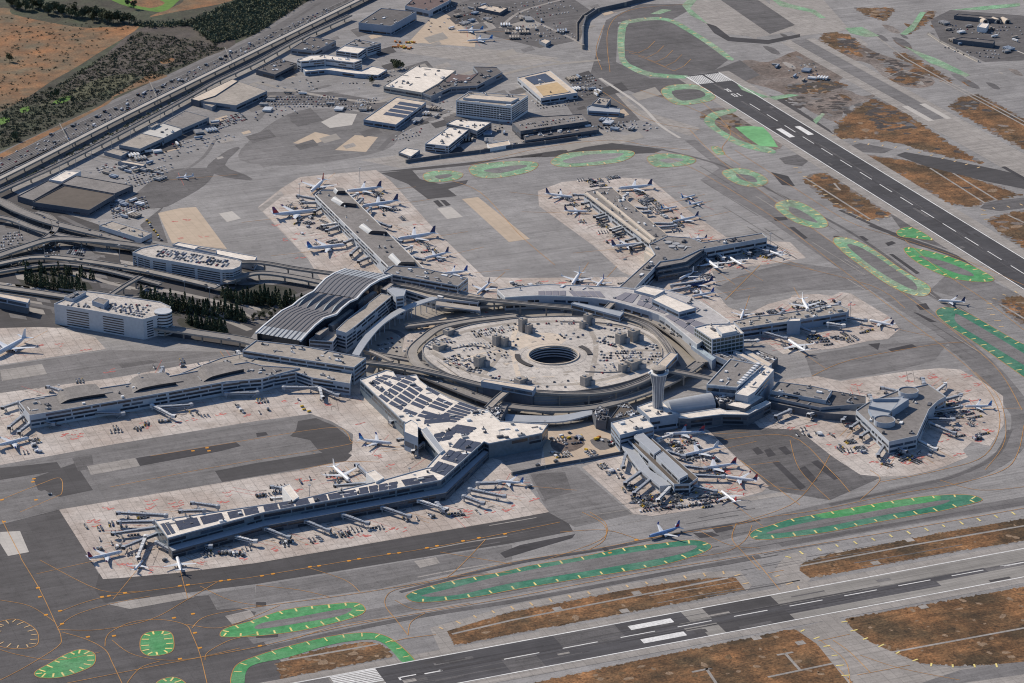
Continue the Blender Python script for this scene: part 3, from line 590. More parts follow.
# angled parking strips on the far holding pad
for i in range(5):
    x, y = 648+i*9, 48+i*4.5
    line([(x-10, y+5), (x, y), (x+7, y-7)], .8, m_orange, 9, 0)
    line([(x-28, y+1-i), (x-10, y+5)], .7, m_orange, 9, 0)
struct(tick_mb.build('shoulder_marking')); struct(line_mb.build('taxiway_marking'))
# ================================================================ BUILDINGS
w_grey = mat('grey_wall', (.25, .275, .31), v1=.06, s1=.05, v2=.08, s2=.3)
w_pale = mat('pale_wall', (.44, .47, .51), v1=.06, s1=.05, v2=.08, s2=.3)
w_blue = mat('blue_grey_wall', (.29, .345, .42), v1=.06, s1=.05, v2=.08, s2=.3)
w_gar = mat('garage_wall', (.50, .52, .54), v1=.06, s1=.05, v2=.08, s2=.3)
w_teal = mat('teal_glass_wall', (.14, .18, .215), rough=.35, v1=.1, s1=.05, v2=.15, s2=.3, spec=.5)
w_cream = mat('cream_wall', (.50, .46, .40), v1=.06, s1=.05, v2=.08, s2=.3)
w_dark = mat('dark_wall', (.12, .13, .15), v1=.08, s1=.05, v2=.1, s2=.3)
w_conc = mat('concrete', (.34, .315, .29), v1=.1, s1=.03, v2=.1, s2=.3)
w_white = mat('white_metal', (.72, .72, .71), rough=.5, v1=.05, s1=.05, v2=.06, s2=.4)
r_white = mat('white_roof', (.76, .69, .60), v1=.08, s1=.02, v2=.1, s2=.12, v3=.1, s3=.8, stain=.22, slab=7, jv=.08, crack=.12)
r_cream = mat('cream_roof', (.60, .51, .41), v1=.08, s1=.02, v2=.1, s2=.15, stain=.2, slab=6, jv=.08)
r_tan = mat('tan_roof', (.36, .32, .275), v1=.12, s1=.02, v2=.14, s2=.12, v3=.1, s3=.7, stain=.25, slab=6, jv=.08, crack=.12)
r_grey = mat('grey_roof', (.225, .208, .195), v1=.14, s1=.02, v2=.14, s2=.12, v3=.14, s3=.8, stain=.25, slab=6, jv=.08, crack=.14)
r_dark = mat('dark_roof', (.125, .115, .112), v1=.14, s1=.02, v2=.14, s2=.15, v3=.1, s3=1.2, stain=.25, slab=6, jv=.1, crack=.14)
r_brown = mat('brown_roof', (.115, .095, .078), v1=.12, s1=.02, v2=.12, s2=.15)
r_pale = mat('pale_grey_roof', (.46, .44, .425), v1=.1, s1=.02, v2=.12, s2=.12, v3=.1, s3=.7, stain=.2, slab=6, jv=.08, crack=.1)
r_red = mat('reddish_roof', (.15, .105, .098), v1=.14, s1=.02, v2=.14, s2=.15, stain=.2)
r_lilac = mat('lilac_grey_roof', (.21, .205, .235), v1=.08, s1=.03, v2=.08, s2=.2)
r_metal = mat('metal_roof', (.37, .385, .40), rough=.5, v1=.05, s1=.03, v2=.06, s2=.2)
r_ribbed = mat('terminal_roof_metal', (.175, .165, .165), rough=.55, v1=.06, s1=.02, v2=.06, s2=.2)
m_solar = mat('solar_cells', (.055, .058, .078), rough=.4, v1=.15, s1=.05, v2=.2, s2=.4, spec=.5)
m_glass = glass('window_glass', (.028, .036, .05))
m_glassb = glass('blue_glass', (.06, .085, .12))
m_glassg = glass('green_glass', (.06, .075, .07))
m_glassl = glass('pale_glass', (.40, .47, .50))
m_unit = mat('plant_metal', (.34, .34, .34), rough=.6, v1=.15, s1=.1, v2=.15, s2=.6)
m_unitd = mat('dark_plant_metal', (.10, .10, .11), rough=.6, v1=.15, s1=.1, v2=.15, s2=.6)
m_deck = mat('parking_deck', (.52, .475, .425), v1=.14, s1=.02, v2=.1, s2=.1, v3=.06, s3=.8, slab=9, jv=.1, stain=.3, crack=.25)

def area(P): return sum(P[i-1].x*P[i].y-P[i].x*P[i-1].y for i in range(len(P)))/2
def ccw(P):
    P = [Vector((p.x, p.y, 0)) for p in P]
    return P if area(P) > 0 else P[::-1]
def inset(P, d):
    """offset a counter-clockwise outline inwards"""
    n = len(P); out = []
    for i in range(n):
        a, b, c = P[i-1], P[i], P[(i+1) % n]
        d1 = (b-a).normalized(); d2 = (c-b).normalized()
        n1 = Vector((-d1.y, d1.x, 0)); n2 = Vector((-d2.y, d2.x, 0)); m = n1+n2
        k = max(m.length_squared/2, .35)
        out.append(b+m*(d/k))
    return out
def inside(P, p):
    c = False; n = len(P)
    for i in range(n):
        a, b = P[i-1], P[i]
        if (a.y > p.y) != (b.y > p.y) and p.x < (b.x-a.x)*(p.y-a.y)/(b.y-a.y)+a.x: c = not c
    return c
def tier(root, P, z0, z1, roof, wall, floors=(), par=.9, units=0, gl=None, parw=None, mull=0, kinds=None, side='wall'):
    P = ccw(P); n = len(P); I = inset(P, .5)
    mb = MB(); mb.prism(P, z0, z1, wall)
    mb.build(side, root)
    rb = MB(); rb.poly([(p.x, p.y, z1-.02) for p in P], roof); ro = rb.build('roof', root)
    if par:
        pb = MB(); m = parw or wall
        for i in range(n):
            j = (i+1) % n; a, b, ai, bi = P[i], P[j], I[i], I[j]
            o = Vector((0, 0, z1)); t = Vector((0, 0, z1+par)); dz = Vector((0, 0, .3))
            e = (a-b).normalized(); nn = Vector((-e.y, e.x, 0))*.03
            pb.add([a+o+nn-dz, b+o+nn-dz, b+t+nn, a+t+nn, ai+t, bi+t, bi+o, ai+o], [(0, 1, 2, 3), (3, 2, 5, 4), (4, 5, 6, 7)], m)
        pb.build('parapet', root)
    for i in range(n):
        a, b = P[i], P[(i+1) % n]; e = b-a; L = e.length
        if L < 5: continue
        e = e.normalized(); nn = Vector((e.y, -e.x, 0))
        mid = (a+b)/2
        if nn.dot(CAM-mid) < -.25*(CAM-mid).length: continue
        for fz0, fz1 in floors:
            wb = MB(); zz = Vector((0, 0, 1)); x = min(1.2, L*.1); end = L-x
            if mull:
                segs_ = []; k = max(1, int((end-x)/mull)); s_ = (end-x)/k
                segs_ = [(x+t*s_+.3, x+(t+1)*s_-.3, gl or m_glass) for t in range(k)]
            else:
                segs_ = []
                while x < end-2:
                    w_ = rnd.uniform(7, 30); x1 = min(end, x+w_)
                    if rnd.random() < .88: segs_.append((x, x1, gl or rnd.choice([m_glass, m_glass, m_glassb])))
                    x = x1+rnd.uniform(.5, 2.2)
            # one continuous strip: glass panes with wall-coloured piers between them
            cuts = []; prev = None
            for s0, s1, g_ in segs_:
                if prev is not None and s0 > prev: cuts.append((prev, s0, wall))
                cuts.append((s0, s1, g_)); prev = s1
            if not cuts: continue
            xs_ = [cuts[0][0]]+[c_[1] for c_ in cuts]; vs_ = []
            for x_ in xs_: q0 = a+e*x_+nn*.08; vs_ += [q0+zz*fz0, q0+zz*fz1]
            for j_, c_ in enumerate(cuts):
                k_ = wb.mi(c_[2]); wb.f.append((2*j_, 2*j_+2, 2*j_+3, 2*j_+1)); wb.m.append(k_)
            wb.v += [tuple(v_) for v_ in vs_]
            if not wb.v: continue
            wb.build('window_band', root)
    if units:
        bb = inset(P, 2.5); xs = [p.x for p in P]; ys = [p.y for p in P]
        e = max(((P[(i+1) % n]-P[i]) for i in range(n)), key=lambda v: v.length); rz = math.atan2(e.y, e.x)
        c = 0; tries = 0
        units = int(units*1.7)+2
        while c < units and tries < units*30:
            tries += 1; p = Vector((rnd.uniform(min(xs), max(xs)), rnd.uniform(min(ys), max(ys)), 0))
            if not inside(bb, p): continue
            u = MB(); s = rnd.uniform(1.2, 4.0); m = rnd.choice([m_unit, m_unit, m_unitd, w_white])
            u.box((p.x, p.y, z1), (s*rnd.uniform(1, 2.4), s, rnd.uniform(.9, 2.4)), rz, m)
            if rnd.random() < .22: # a duct run along the roof
                u = MB(); u.box((p.x, p.y, z1+.3), (rnd.uniform(6, 13), .8, .7), rz+rnd.choice([0, math.pi/2]), m)
            elif rnd.random() < .5: u.box((p.x+s*.2, p.y, z1+1), (s*.4, s*.4, 2.4), rz, m_unitd)
            u.build('roof_unit', root); c += 1
    return ro
def fl(z0, z1, n, f=.6):
    f = max(f, .56)
    s = (z1-z0)/n; return [(z0+s*(i+.25), z0+s*(i+.25+f)) for i in range(n)]
def root_for(name, px, label, cat, h=0, group=None):
    P = A(px, h); c = sum(P, Vector())/len(P)
    return tag(empty(name, (c.x, c.y, 0)), label, cat, group)
def bldg(name, label, px, h, roof, wall, floors=(), cat='building', group=None, **k):
    r = root_for(name, px, label, cat, h, group); tier(r, A(px, h), 0, h, roof, wall, floors, **k); return r
def solar(root, px, h, rows, cols, gap=.12, tilt=.5, name='solar_panel'):
    """rows x cols tilted panel arrays filling a quad traced on a roof"""
    a, b, c, d = A(px, h)
    for i in range(rows):
        for j in range(cols):
            mb = MB()
            def q(u, v): return (a*(1-u)+b*u)*(1-v)+(d*(1-u)+c*u)*v
            u0, u1 = (j+gap/2)/cols, (j+1-gap/2)/cols; v0, v1 = (i+gap)/rows, (i+1-gap)/rows
            P = [q(u0, v0), q(u1, v0), q(u1, v1), q(u0, v1)]
            Z2 = Vector((0, 0, 1))
            top = [P[0]+Z2*(.35+tilt), P[1]+Z2*(.35+tilt), P[2]+Z2*.35, P[3]+Z2*.35]
            if (P[1]-P[0]).cross(P[3]-P[0]).z < 0: idx = [(3, 2, 1, 0)]
            else: idx = [(0, 1, 2, 3)]
            mb.add(top, idx, m_solar)
            mb.add([top[0], top[1], P[1], P[0], top[3], top[2], P[2], P[3]], [(0, 1, 2, 3), (4, 5, 6, 7)], m_unit)
            mb.build(name, root)

# ---------------- upper cargo and office district
bldg('hangar', 'large grey flat roofed hangar block at the top beside the freeway', [(358.5, 23), (381, 8.5), (416.5, 12), (391, 26.5)], 15, r_dark, w_blue, [(1, 4)], units=4)
bldg('hangar', 'dark roofed hangar cut by the top edge of the photo', [(405, 6), (418, -5), (451, -5), (449, 1), (429, 11)], 11, r_red, w_pale, [(1, 6)], units=3)
r = root_for('office_building', [(336, 51), (380, 43.5)], 'office block with a half white half grey roof behind the curved white building', 'building', 15)
tier(r, A([(336, 51), (344, 46), (366, 48.5), (358, 54)], 15), 0, 15, r_white, w_pale, fl(0, 15, 4)); tier(r, A([(344.5, 45.6), (356, 39.5), (381, 43.5), (367, 48)], 14), 0, 14, r_grey, w_pale, fl(0, 14, 4), units=5)
r = root_for('office_building', [(297, 60), (362, 60)], 'curved white office building with rows of windows and a low wing', 'building', 17)
tier(r, A([(297, 60), (310, 55.5), (326, 55), (362, 60), (354, 63), (325, 59.5), (301, 61.8)], 17), 0, 17, r_white, w_pale, fl(2, 17, 4, .55), units=3)
tier(r, A([(303, 69), (325, 66), (361, 71), (372, 66.5), (387, 70), (378, 75.5), (355, 74), (325, 70), (305, 72)], 6), 0, 6, r_white, w_blue, [(1.5, 4.5)])
bldg('workshop_building', 'low dark roofed block between the freeway and the curved office building', [(291, 49), (310, 37), (336, 41), (315, 51.5)], 9, r_dark, w_grey, [(3, 6)], units=6)
bldg('workshop_building', 'low dark parking structure left of the curved office building', [(256, 70), (278.5, 59), (297, 64), (275, 75)], 8, r_dark, w_dark, [(2, 5)], units=8)
r = root_for('cargo_building', [(383, 86), (500, 72)], 'wide cargo building with a white roof and a darker east half', 'building', 9)
tier(r, A([(383.5, 86.5), (416, 66), (456, 70.5), (438, 84), (422, 93)], 9), 0, 9, r_white, w_cream, [(3, 6)], units=9)
tier(r, A([(422.4, 93.4), (439, 84), (451, 74), (470, 76), (478, 73), (473, 67), (497, 67.5), (502.5, 72.5), (477, 86), (451, 87.5), (431, 96.5)], 8.5), 0, 8.5, r_dark, w_grey, [(3, 6)], units=14)
tier(r, A([(452, 73.5), (470, 75.5), (478, 73), (470, 80), (446, 82)], 9.5), 8.6, 9.5, r_red, w_grey, par=0)
r = bldg('cargo_building', 'pale roofed shed with four dark solar strips on its roof', [(363.5, 120), (396, 97.5), (426, 102.5), (396, 125)], 8, r_cream, w_blue, [(2, 5)])
solar(r, [(398.5, 101), (424, 105), (406, 119), (380, 115)], 8, 4, 1, .18)
r = root_for('office_block', [(457, 100), (512, 106)], 'tall white slab block with close vertical window bays', 'building', 25)
tier(r, A([(456, 100.5), (469, 92), (528, 96), (511.5, 107)], 25), 0, 25, r_tan, w_white, fl(3, 23, 6, .6), mull=4.5, units=12, gl=m_glass)
tier(r, A([(463, 98), (471, 94.5), (519, 98), (511, 102)], 28), 25, 28, r_cream, w_pale, par=.5)
r = root_for('office_building', [(425, 144), (491, 122)], 'white two part office building with bright flat roofs', 'building', 11)
tier(r, A([(425, 144), (448.5, 127.5), (468.5, 130), (448.5, 146.5)], 11), 0, 11, r_white, w_pale, fl(0, 11, 3), units=5)
tier(r, A([(446.5, 124), (456, 119.5), (491.5, 122.5), (477, 131.5), (469.5, 129)], 12), 0, 12, r_white, w_grey, fl(0, 11, 3), units=4)
bldg('small_building', 'small square white roofed building beside the perimeter wall', [(398.5, 152.5), (406, 148), (420, 150.5), (411, 157)], 5, r_white, w_grey, [(1.5, 3.5)])
bldg('shed', 'narrow pale roofed shed right of the two part white office', [(487, 144), (508.5, 140.5), (510.5, 145), (490, 148.5)], 5, r_cream, w_white)
r = bldg('cargo_building', 'square building with dark and ochre panels on its roof', [(517.5, 78), (549.5, 70.5), (577.5, 93), (541, 98.5)], 9, r_cream, w_pale, [(2, 5)], units=2)
solar(r, [(524, 78), (545, 73.5), (556, 81), (534, 85)], 9.2, 1, 2, .04)
tier(r, A([(535, 86.5), (557, 82), (569, 92), (543, 96)], 10), 9, 10, mat('ochre_roof', (.50, .36, .20), v1=.1, s1=.05), w_pale, par=0)
r = root_for('parking_garage', [(513, 122), (588, 121)], 'long dark two step building with cars on its upper deck', 'garage', 12)
tier(r, A([(512, 123), (531, 117.5), (582, 114.5), (588.5, 121.5), (520.5, 131.5)], 12), 0, 12, r_grey, w_dark, fl(0, 12, 3))
tier(r, A([(523, 133.5), (590, 122.5), (599, 130), (525, 141)], 6), 0, 6, r_dark, w_dark, [(1, 4)], units=14)
bldg('shed', 'long pale blue shed near the parked trucks at the top', [(587, 107.5), (592, 105), (620, 109), (619.5, 113), (588, 111)], 6, r_metal, w_blue, [(1.5, 4)])
bldg('small_building', 'square grey roofed block behind the pale blue shed', [(592, 104), (599.5, 97.5), (611, 99), (606, 106)], 9, r_tan, w_grey, [(3, 6)], units=2)
# rooftop sheds in the distance
bldg('shed', 'low pale roofed pavilion in the far vehicle yard', [(476, 8), (484, 5), (508, 8), (500, 13)], 5, r_cream, w_dark, units=4)
bldg('shed', 'small pale hut in the upper middle truck yard', [(539, 41), (544, 39), (551, 41), (546, 44.5)], 5, r_cream, w_grey)
bldg('container_row', 'long dark row of sheds in the far right yard', [(953, 39.5), (962, 37.5), (995, 41), (993, 44)], 7, r_dark, w_dark)
bldg('container_row', 'dark strip building along the top of the far right yard', [(954, 16), (958, 14), (1000, 17.5), (998, 20)], 6, r_dark, w_dark)
for i, x in enumerate((983, 995.5, 1005)):
    r = tag(empty('tent_hangar', at(x, 22)), ('left', 'middle', 'right')[i]+'most of three white arched tent hangars at the far right', 'tent', 'white tent hangars')
    mb = MB(); c = at(x, 22); rings = []
    for s in (-9, 9):
        rings.append([(c.x+6*math.cos(t), c.y+s, 7*math.sin(t)) for t in [math.pi*k/10 for k in range(11)]])
    mb.loft(rings, r_cream); mb.build('canopy', r)
    db = MB(); db.box((c.x, c.y-9.2, 0), (6, .3, 5), 0, m_glass); db.build('door', r)
bldg('small_building', 'white boxy building under the tent hangars at far right', [(977, 27), (981, 23), (989, 24), (986, 28.5)], 8, r_white, w_white)
# ---------------- west side by the freeway
r = root_for('warehouse', [(191, 99), (236, 105)], 'large cream roofed warehouse beside the freeway viaduct', 'warehouse', 9)
tier(r, A([(191, 99), (232, 79.3), (238, 81), (215, 96), (199, 101)], 10), 0, 10, r_cream, w_dark, par=.4); tier(r, A([(199.6, 100.8), (215, 96.6), (238.6, 81.4), (267, 91), (236, 105.5)], 9), 0, 9, r_tan, w_grey, [(2, 5)], par=.4)
tier(r, A([(203, 104.5), (207, 102.5), (216, 105), (212, 107.5)], 6), 0, 6, r_tan, w_grey)
r = root_for('warehouse', [(119, 145), (209, 117)], 'long low warehouse with a white middle roof section by the freeway', 'warehouse', 9)
tier(r, A([(119, 145), (141, 133.5), (163, 138.5), (140, 149)], 9), 0, 9, r_tan, w_grey, [(2, 5)], par=.5)
tier(r, A([(141.5, 133.3), (163, 123.5), (182, 129), (163.5, 138.3)], 9.2), 0, 9.2, mat('pale_roof', (.52, .50, .46), v1=.06, s1=.03), w_grey, par=.4, units=3)
tier(r, A([(163.5, 123.2), (185, 111), (209, 117.5), (182.5, 128.8)], 9), 0, 9, r_grey, w_grey, [(2, 5)], par=.5)
tier(r, A([(148, 127), (156, 123), (160, 124), (152, 128)], 12), 0, 12, r_tan, w_grey)
bldg('warehouse', 'dark flat roofed warehouse above the freeway interchange', [(32.5, 202.5), (64, 186), (115, 195), (89, 210.5)], 9, r_brown, w_dark, [(2, 4)], 'warehouse')
bldg('warehouse', 'brownish warehouse just behind the dark flat warehouse', [(61, 184.2), (76, 176), (133, 186), (114.5, 194)], 8.5, r_grey, w_dark, [(2, 4)], 'warehouse')
bldg('warehouse', 'narrow warehouse left of the dark flat warehouse', [(17.5, 196.5), (47.5, 181), (61, 184.8), (33, 201)], 8, r_grey, w_dark, [], 'warehouse')
bldg('shed', 'bright white roofed shed behind the narrow warehouse', [(49, 180), (65, 171), (81, 171.5), (62, 182)], 8.2, r_white, w_white)
bldg('shed', 'low pale shed below the long warehouse near the freeway', [(104, 152), (113, 148.5), (129, 152), (121, 156.5)], 5, r_tan, w_grey)
bldg('shed', 'long thin pale canopy in the truck yard left of the western apron', [(118, 162), (123, 160.5), (146, 164.5), (143, 166.5)], 5, r_cream, w_grey)
bldg('station_building', 'pale concrete station building with an end tower at the interchange', [(99, 226), (112, 221.5), (152, 233.5), (141, 239)], 16, r_tan, w_pale, [(4, 6), (9, 11)], units=3)
# ---------------- multi-storey garages
def garage(name, label, px, h, slits, floors, extra=()):
    r = root_for(name, px, label, 'garage', h)
    P = ccw(A(px, h)); tier(r, P, 0, h, m_deck, w_gar, (), par=1.2)
    for i in range(len(P)):
        a, b = P[i], P[(i+1) % len(P)]; e = b-a; L = e.length; e.normalize(); nn = Vector((e.y, -e.x, 0))
        if L < 12 or nn.dot(CAM-a) < 0: continue
        for u0, u1 in slits:
            for k in range(floors):
                z = 2+(h-4)*k/floors; mb = MB(); q0 = a+e*L*u0+nn*.1; q1 = a+e*L*u1+nn*.1
                mb.add([q0+Vector((0, 0, z)), q1+Vector((0, 0, z)), q1+Vector((0, 0, z+1.5)), q0+Vector((0, 0, z+1.5))], [(0, 1, 2, 3)], m_glass)
                mb.build('deck_opening', r)
    return r
r = garage('parking_garage', 'tall pale blue parking garage with cars on its roof at the far left', [(54, 304.5), (83, 291.5), (105, 294), (160, 302.5), (171, 307.5), (168, 313), (143, 320)], 26, ((.14, .39), (.55, .78)), 7)
tier(r, A([(92, 301), (98, 297.5), (109, 300), (104, 305)], 32), 26, 32, r_grey, w_blue, par=.4)
tier(r, A([(64, 297), (78, 291), (86, 292), (73, 299)], 30), 26, 30, r_grey, w_pale, par=.4, units=2)
hx = at(163, 310, 30); mb = MB(); rr = [[(hx.x+11*math.cos(t)*1, hx.y+11*math.sin(t), z) for t in [2*math.pi*k/24 for k in range(24)]] for z in (0, 29)]
mb.loft(rr, w_gar); mb.build('spiral_ramp', r)
for zz in range(2, 27, 4):
    mb = MB(); mb.loft([[(hx.x+11.15*math.cos(t), hx.y+11.15*math.sin(t), z) for t in [2*math.pi*k/24 for k in range(24)]] for z in (zz, zz+1.6)], m_glass, False); mb.build('ramp_opening', r)
r = garage('parking_garage', 'long pale blue parking garage with rounded east end and cars on its roof', [(132.5, 253), (141, 248.5), (158, 245), (236, 259.5), (241.5, 262), (240, 267), (233, 270), (222, 270.5), (150, 258)], 19, ((.04, .22), (.3, .62), (.66, .97)), 5)
bldg('canopy_building', 'long thin white roofed building behind the garage with the rounded end', [(172.5, 245), (178, 242.5), (257, 257), (254, 262.5)], 11, r_white, w_pale, [(3, 5)])
bldg('plant_box', 'blue grey box on the long white roofed building', [(195, 249), (198, 247.5), (217, 251), (216, 254)], 16, r_grey, w_blue)

# ---------------- international terminal with its winged roof
Lp = [(255.7, 332.9), (263.5, 325.8), (272.1, 318.8), (281.5, 310.9), (292.5, 305.5), (298.8, 300), (307.4, 294.5), (313.7, 291.3), (318.4, 285.9), (325.4, 278.8), (334, 273.3), (345.8, 268.6)]
Rp = [(300.3, 340.7), (307.4, 332.9), (315.2, 325), (323.9, 318), (336.4, 314), (341.9, 307.8), (349.7, 301.5), (356.8, 298.4), (362.3, 292.1), (370.1, 285), (379.5, 279.6), (392, 275)]
Hh = [22, 26.5, 30, 32.5, 33.5, 35.5, 36.3, 35.5, 34.5, 33, 30, 25.5]
r = root_for('terminal_building', [(300, 320), (350, 290)], 'international terminal with a huge ribbed roof of curved wings', 'terminal', 30)
LL = [at(x, y, h) for (x, y), h in zip(Lp, Hh)]; RR = [at(x, y, h) for (x, y), h in zip(Rp, Hh)]
def section(i0, i1, m, name, lift=0.0, u0=0., u1=1.):
    mb = MB(); vs = []; dz = Vector((0, 0, lift))
    for k in range(i0, i1+1): 
        for u in (u0, (u0*2+u1)/3, (u0+2*u1)/3, u1): vs.append(LL[k]*(1-u)+RR[k]*u+dz)
    fs = []
    for k in range(i1-i0):
        for j in range(3): fs.append((k*4+j, k*4+j+1, (k+1)*4+j+1, (k+1)*4+j))
    mb.add(vs, fs, m); return mb.build(name, r)
section(0, 1, mat('roof_glazing_pale', (.42, .44, .45), rough=.5, v1=.06, s1=.05, v2=.1, s2=.2), 'roof_glazing', .05); section(1, 4, r_ribbed, 'roof_wing'); section(4, 7, r_ribbed, 'roof_arch', -.6); section(7, 11, r_ribbed, 'roof_wing')
section(10, 11, r_metal, 'roof_edge', .12)
for u in [i/10 for i in range(1, 10)]:
    for i0, i1 in ((0, 4), (7, 11)):
        mb = MB(); mb.beam([LL[k]*(1-u)+RR[k]*u+Vector((0, 0, .45)) for k in range(i0, i1+1)], .7 if round(u*10) % 2 else 1.5, .8, w_dark); mb.build('roof_rib', r)
for side in (LL, RR):
    for i0, i1 in ((0, 4), (4, 7), (7, 11)):
        mb = MB(); mb.beam([side[k]+Vector((0, 0, .7)) for k in range(i0, i1+1)], 2., 2.2, w_white); mb.build('roof_rim', r)
for j in range(5):
    # crescent skylights across the middle arch
    uc = .12+.19*j; mb = MB(); vs = []; n_ = 8
    for k in range(n_+1):
        t = k/n_; f = 4+3*t; i = min(int(f), 6); q = f-i
        a = LL[i]*(1-q)+LL[i+1]*q; b = RR[i]*(1-q)+RR[i+1]*q; wd = .07*math.sin(math.pi*min(max(t, .02), .98)); z = Vector((0, 0, 2.6*math.sin(math.pi*t)+.1))
        vs += [a*(1-uc+wd)+b*(uc-wd)+Vector((0, 0, -.3)), a*(1-uc)+b*uc+z, a*(1-uc-wd)+b*(uc+wd)+Vector((0, 0, -.3))]
    fs = []
    for k in range(n_): fs += [(3*k, 3*k+1, 3*k+4, 3*k+3), (3*k+1, 3*k+2, 3*k+5, 3*k+4)]
    mb.add(vs, fs[0::2], m_glassl); mb.add(vs, fs[1::2], r_ribbed); mb.build('skylight', r)
# glazed body below the roof: two end walls and long side walls following the roof line
for u in (.03, .97):
    mb = MB(); P = [LL[k]*(1-u)+RR[k]*u for k in range(12)]
    vs = [p-Vector((0, 0, 1.2)) for p in P]+[Vector((p.x, p.y, 0)) for p in P]
    mb.add(vs, [(k, k+1, 13+k, 12+k) for k in range(11)], m_glass); mb.build('side_wall', r)
for k in (0, 11):
    mb = MB(); a, b = LL[k]*.97+RR[k]*.03, LL[k]*.03+RR[k]*.97; o = (LL[5]-LL[0]).normalized()*(6 if k == 0 else -6); o.z = 0; a += o; b += o
    mb.add([a-Vector((0, 0, .5)), b-Vector((0, 0, .5)), Vector((b.x, b.y, 0)), Vector((a.x, a.y, 0))], [(0, 1, 2, 3)], m_glass); mb.build('end_wall', r)
# east office bar and steps of the international terminal
r = root_for('office_bar', [(338, 329), (391, 296)], 'long narrow office bar alongside the curved terminal roof', 'building', 26)
tier(r, A([(336, 330), (349, 318), (381, 293.5), (392, 296), (356, 326), (346, 333)], 26), 0, 26, r_tan, w_pale, fl(4, 26, 5, .55), par=.6)
tier(r, A([(309, 340), (324, 329), (341, 331.5), (333, 341.8)], 18), 0, 18, r_tan, w_pale, fl(4, 18, 3, .55), par=.6)
tier(r, A([(387, 289), (392, 287), (406, 289.5), (404, 296), (396, 297)], 30), 0, 30, r_metal, w_pale, fl(4, 28, 5, .3), par=.6)
for (a, b) in (((315, 334), (325, 327)), ((328, 325), (350, 309)), ((354, 303), (373, 291)), ((381, 289), (390, 283))):
    tier(r, A([a, b, (b[0]+4, b[1]+1), (a[0]+4.6, a[1]+1.4)], 25), 0, 25, r_tan, w_dark, par=.3)
# south and north wings of the international terminal
r = root_for('terminal_wing', [(250, 350), (365, 359)], 'grey roofed south wing below the international terminal roof', 'terminal', 22)
tier(r, A([(242.5, 351), (256, 341), (300, 346), (366, 358.5), (354, 368)], 22), 0, 22, r_tan, w_pale, fl(3, 22, 4, .5), par=1.1, units=9, parw=w_pale)
tier(r, A([(180, 374), (222, 358), (247, 353), (352, 372), (350, 384), (312, 378), (296, 372.5), (256, 379.5), (222, 384)], 15), 0, 15, r_tan, w_pale, fl(2, 15, 3, .4), par=.8, units=6)
r = root_for('terminal_wing', [(390, 270), (460, 280)], 'grey roofed north wing beside the garden pier with a white banded front', 'terminal', 22)
tier(r, A([(384, 272.5), (393, 266), (420, 268), (468, 278.5), (458, 286.5), (392, 275)], 22), 0, 22, r_grey, w_pale, fl(3, 22, 4, .5), par=1.1, units=8)
tier(r, A([(398, 288), (408, 280), (456, 290), (484, 297), (478, 303), (430, 298)], 13), 0, 13, r_tan, w_pale, [(3, 6), (8, 11)], par=.8, units=4)

# ---------------- piers
def monitor(r, px, h, hgt, m=None, shell=None):
    """raised crescent roof light: a shell that sweeps up from one side to a dark glazed front (px: back-left, back-right, front-right, front-left)"""
    a, b, c, d = A(px, h); mb = MB(); n_ = 12; vs = []
    for k in range(n_+1):
        t = k/n_; z = Vector((0, 0, hgt*(math.sin(math.pi*.5*min(1, t/.26)))*(1+.06*t)))
        bow = (c-b)*(-.18*math.sin(math.pi*t))
        vs += [a*(1-t)+b*t+z+bow, d*(1-t)+c*t+z+bow*.3]
    mb.add(vs, [(2*k, 2*k+1, 2*k+3, 2*k+2) for k in range(3)], shell or r_metal); mb.add(vs, [(2*k, 2*k+1, 2*k+3, 2*k+2) for k in range(3, n_)], m or r_grey)
    mb.build('roof_shell', r)
    gb = MB()
    for s in (0, 1):
        q = [vs[2*k+s] for k in range(n_+1)]; base = [Vector((p.x, p.y, h)) for p in q]
        gb.add(q+base, [(k, k+1, n_+2+k, n_+1+k) if s else (k+1, k, n_+1+k, n_+2+k) for k in range(n_)], m_glass)
    e0, e1 = vs[-2], vs[-1]; gb.add([e0, e1, Vector((e1.x, e1.y, h)), Vector((e0.x, e0.y, h))], [(0, 1, 2, 3)], m_glass)
    gb.build('roof_light', r)
r = root_for('pier_building', [(318, 192), (423, 268)], 'straight northern pier with crescent roof lights and white side wall', 'pier')
tier(r, A([(315, 195), (321, 190.5), (345, 190.5), (424, 268.5), (388, 267)], 16), 0, 16, r_grey, w_pale, fl(2, 16, 3, .5), par=1.0, units=6, parw=w_white)
for q in ([(330.5, 200), (352, 202), (356, 207.5), (340, 206)], [(358.5, 227), (382, 229.5), (387, 235.5), (368, 234)], [(388, 257), (410, 259), (415, 266), (397, 266)], [(333, 191.5), (343, 191.5), (345.5, 194.5), (336, 194.5)]):
    monitor(r, q, 16, 5)
r = root_for('pier_building', [(29, 416), (256, 370)], 'long southern pier with dark roof and crescent roof lights at the left', 'pier')
tier(r, A([(19, 402.5), (24, 400), (130, 384), (228, 365.5), (248, 362.5), (262, 366), (300, 368.5), (262, 379), (226, 382), (168, 392.5), (29.5, 416)], 16), 0, 16, r_grey, w_pale, fl(2, 16, 3, .5), par=1., units=16)
for q in ([(56, 394), (96, 387), (105, 396.5), (60, 404)], [(129, 381.5), (165, 375.5), (176, 385), (133, 393)], [(197, 371), (228, 364.5), (244, 372), (203, 382)]):
    monitor(r, q, 16, 3.6, r_grey, r_grey)
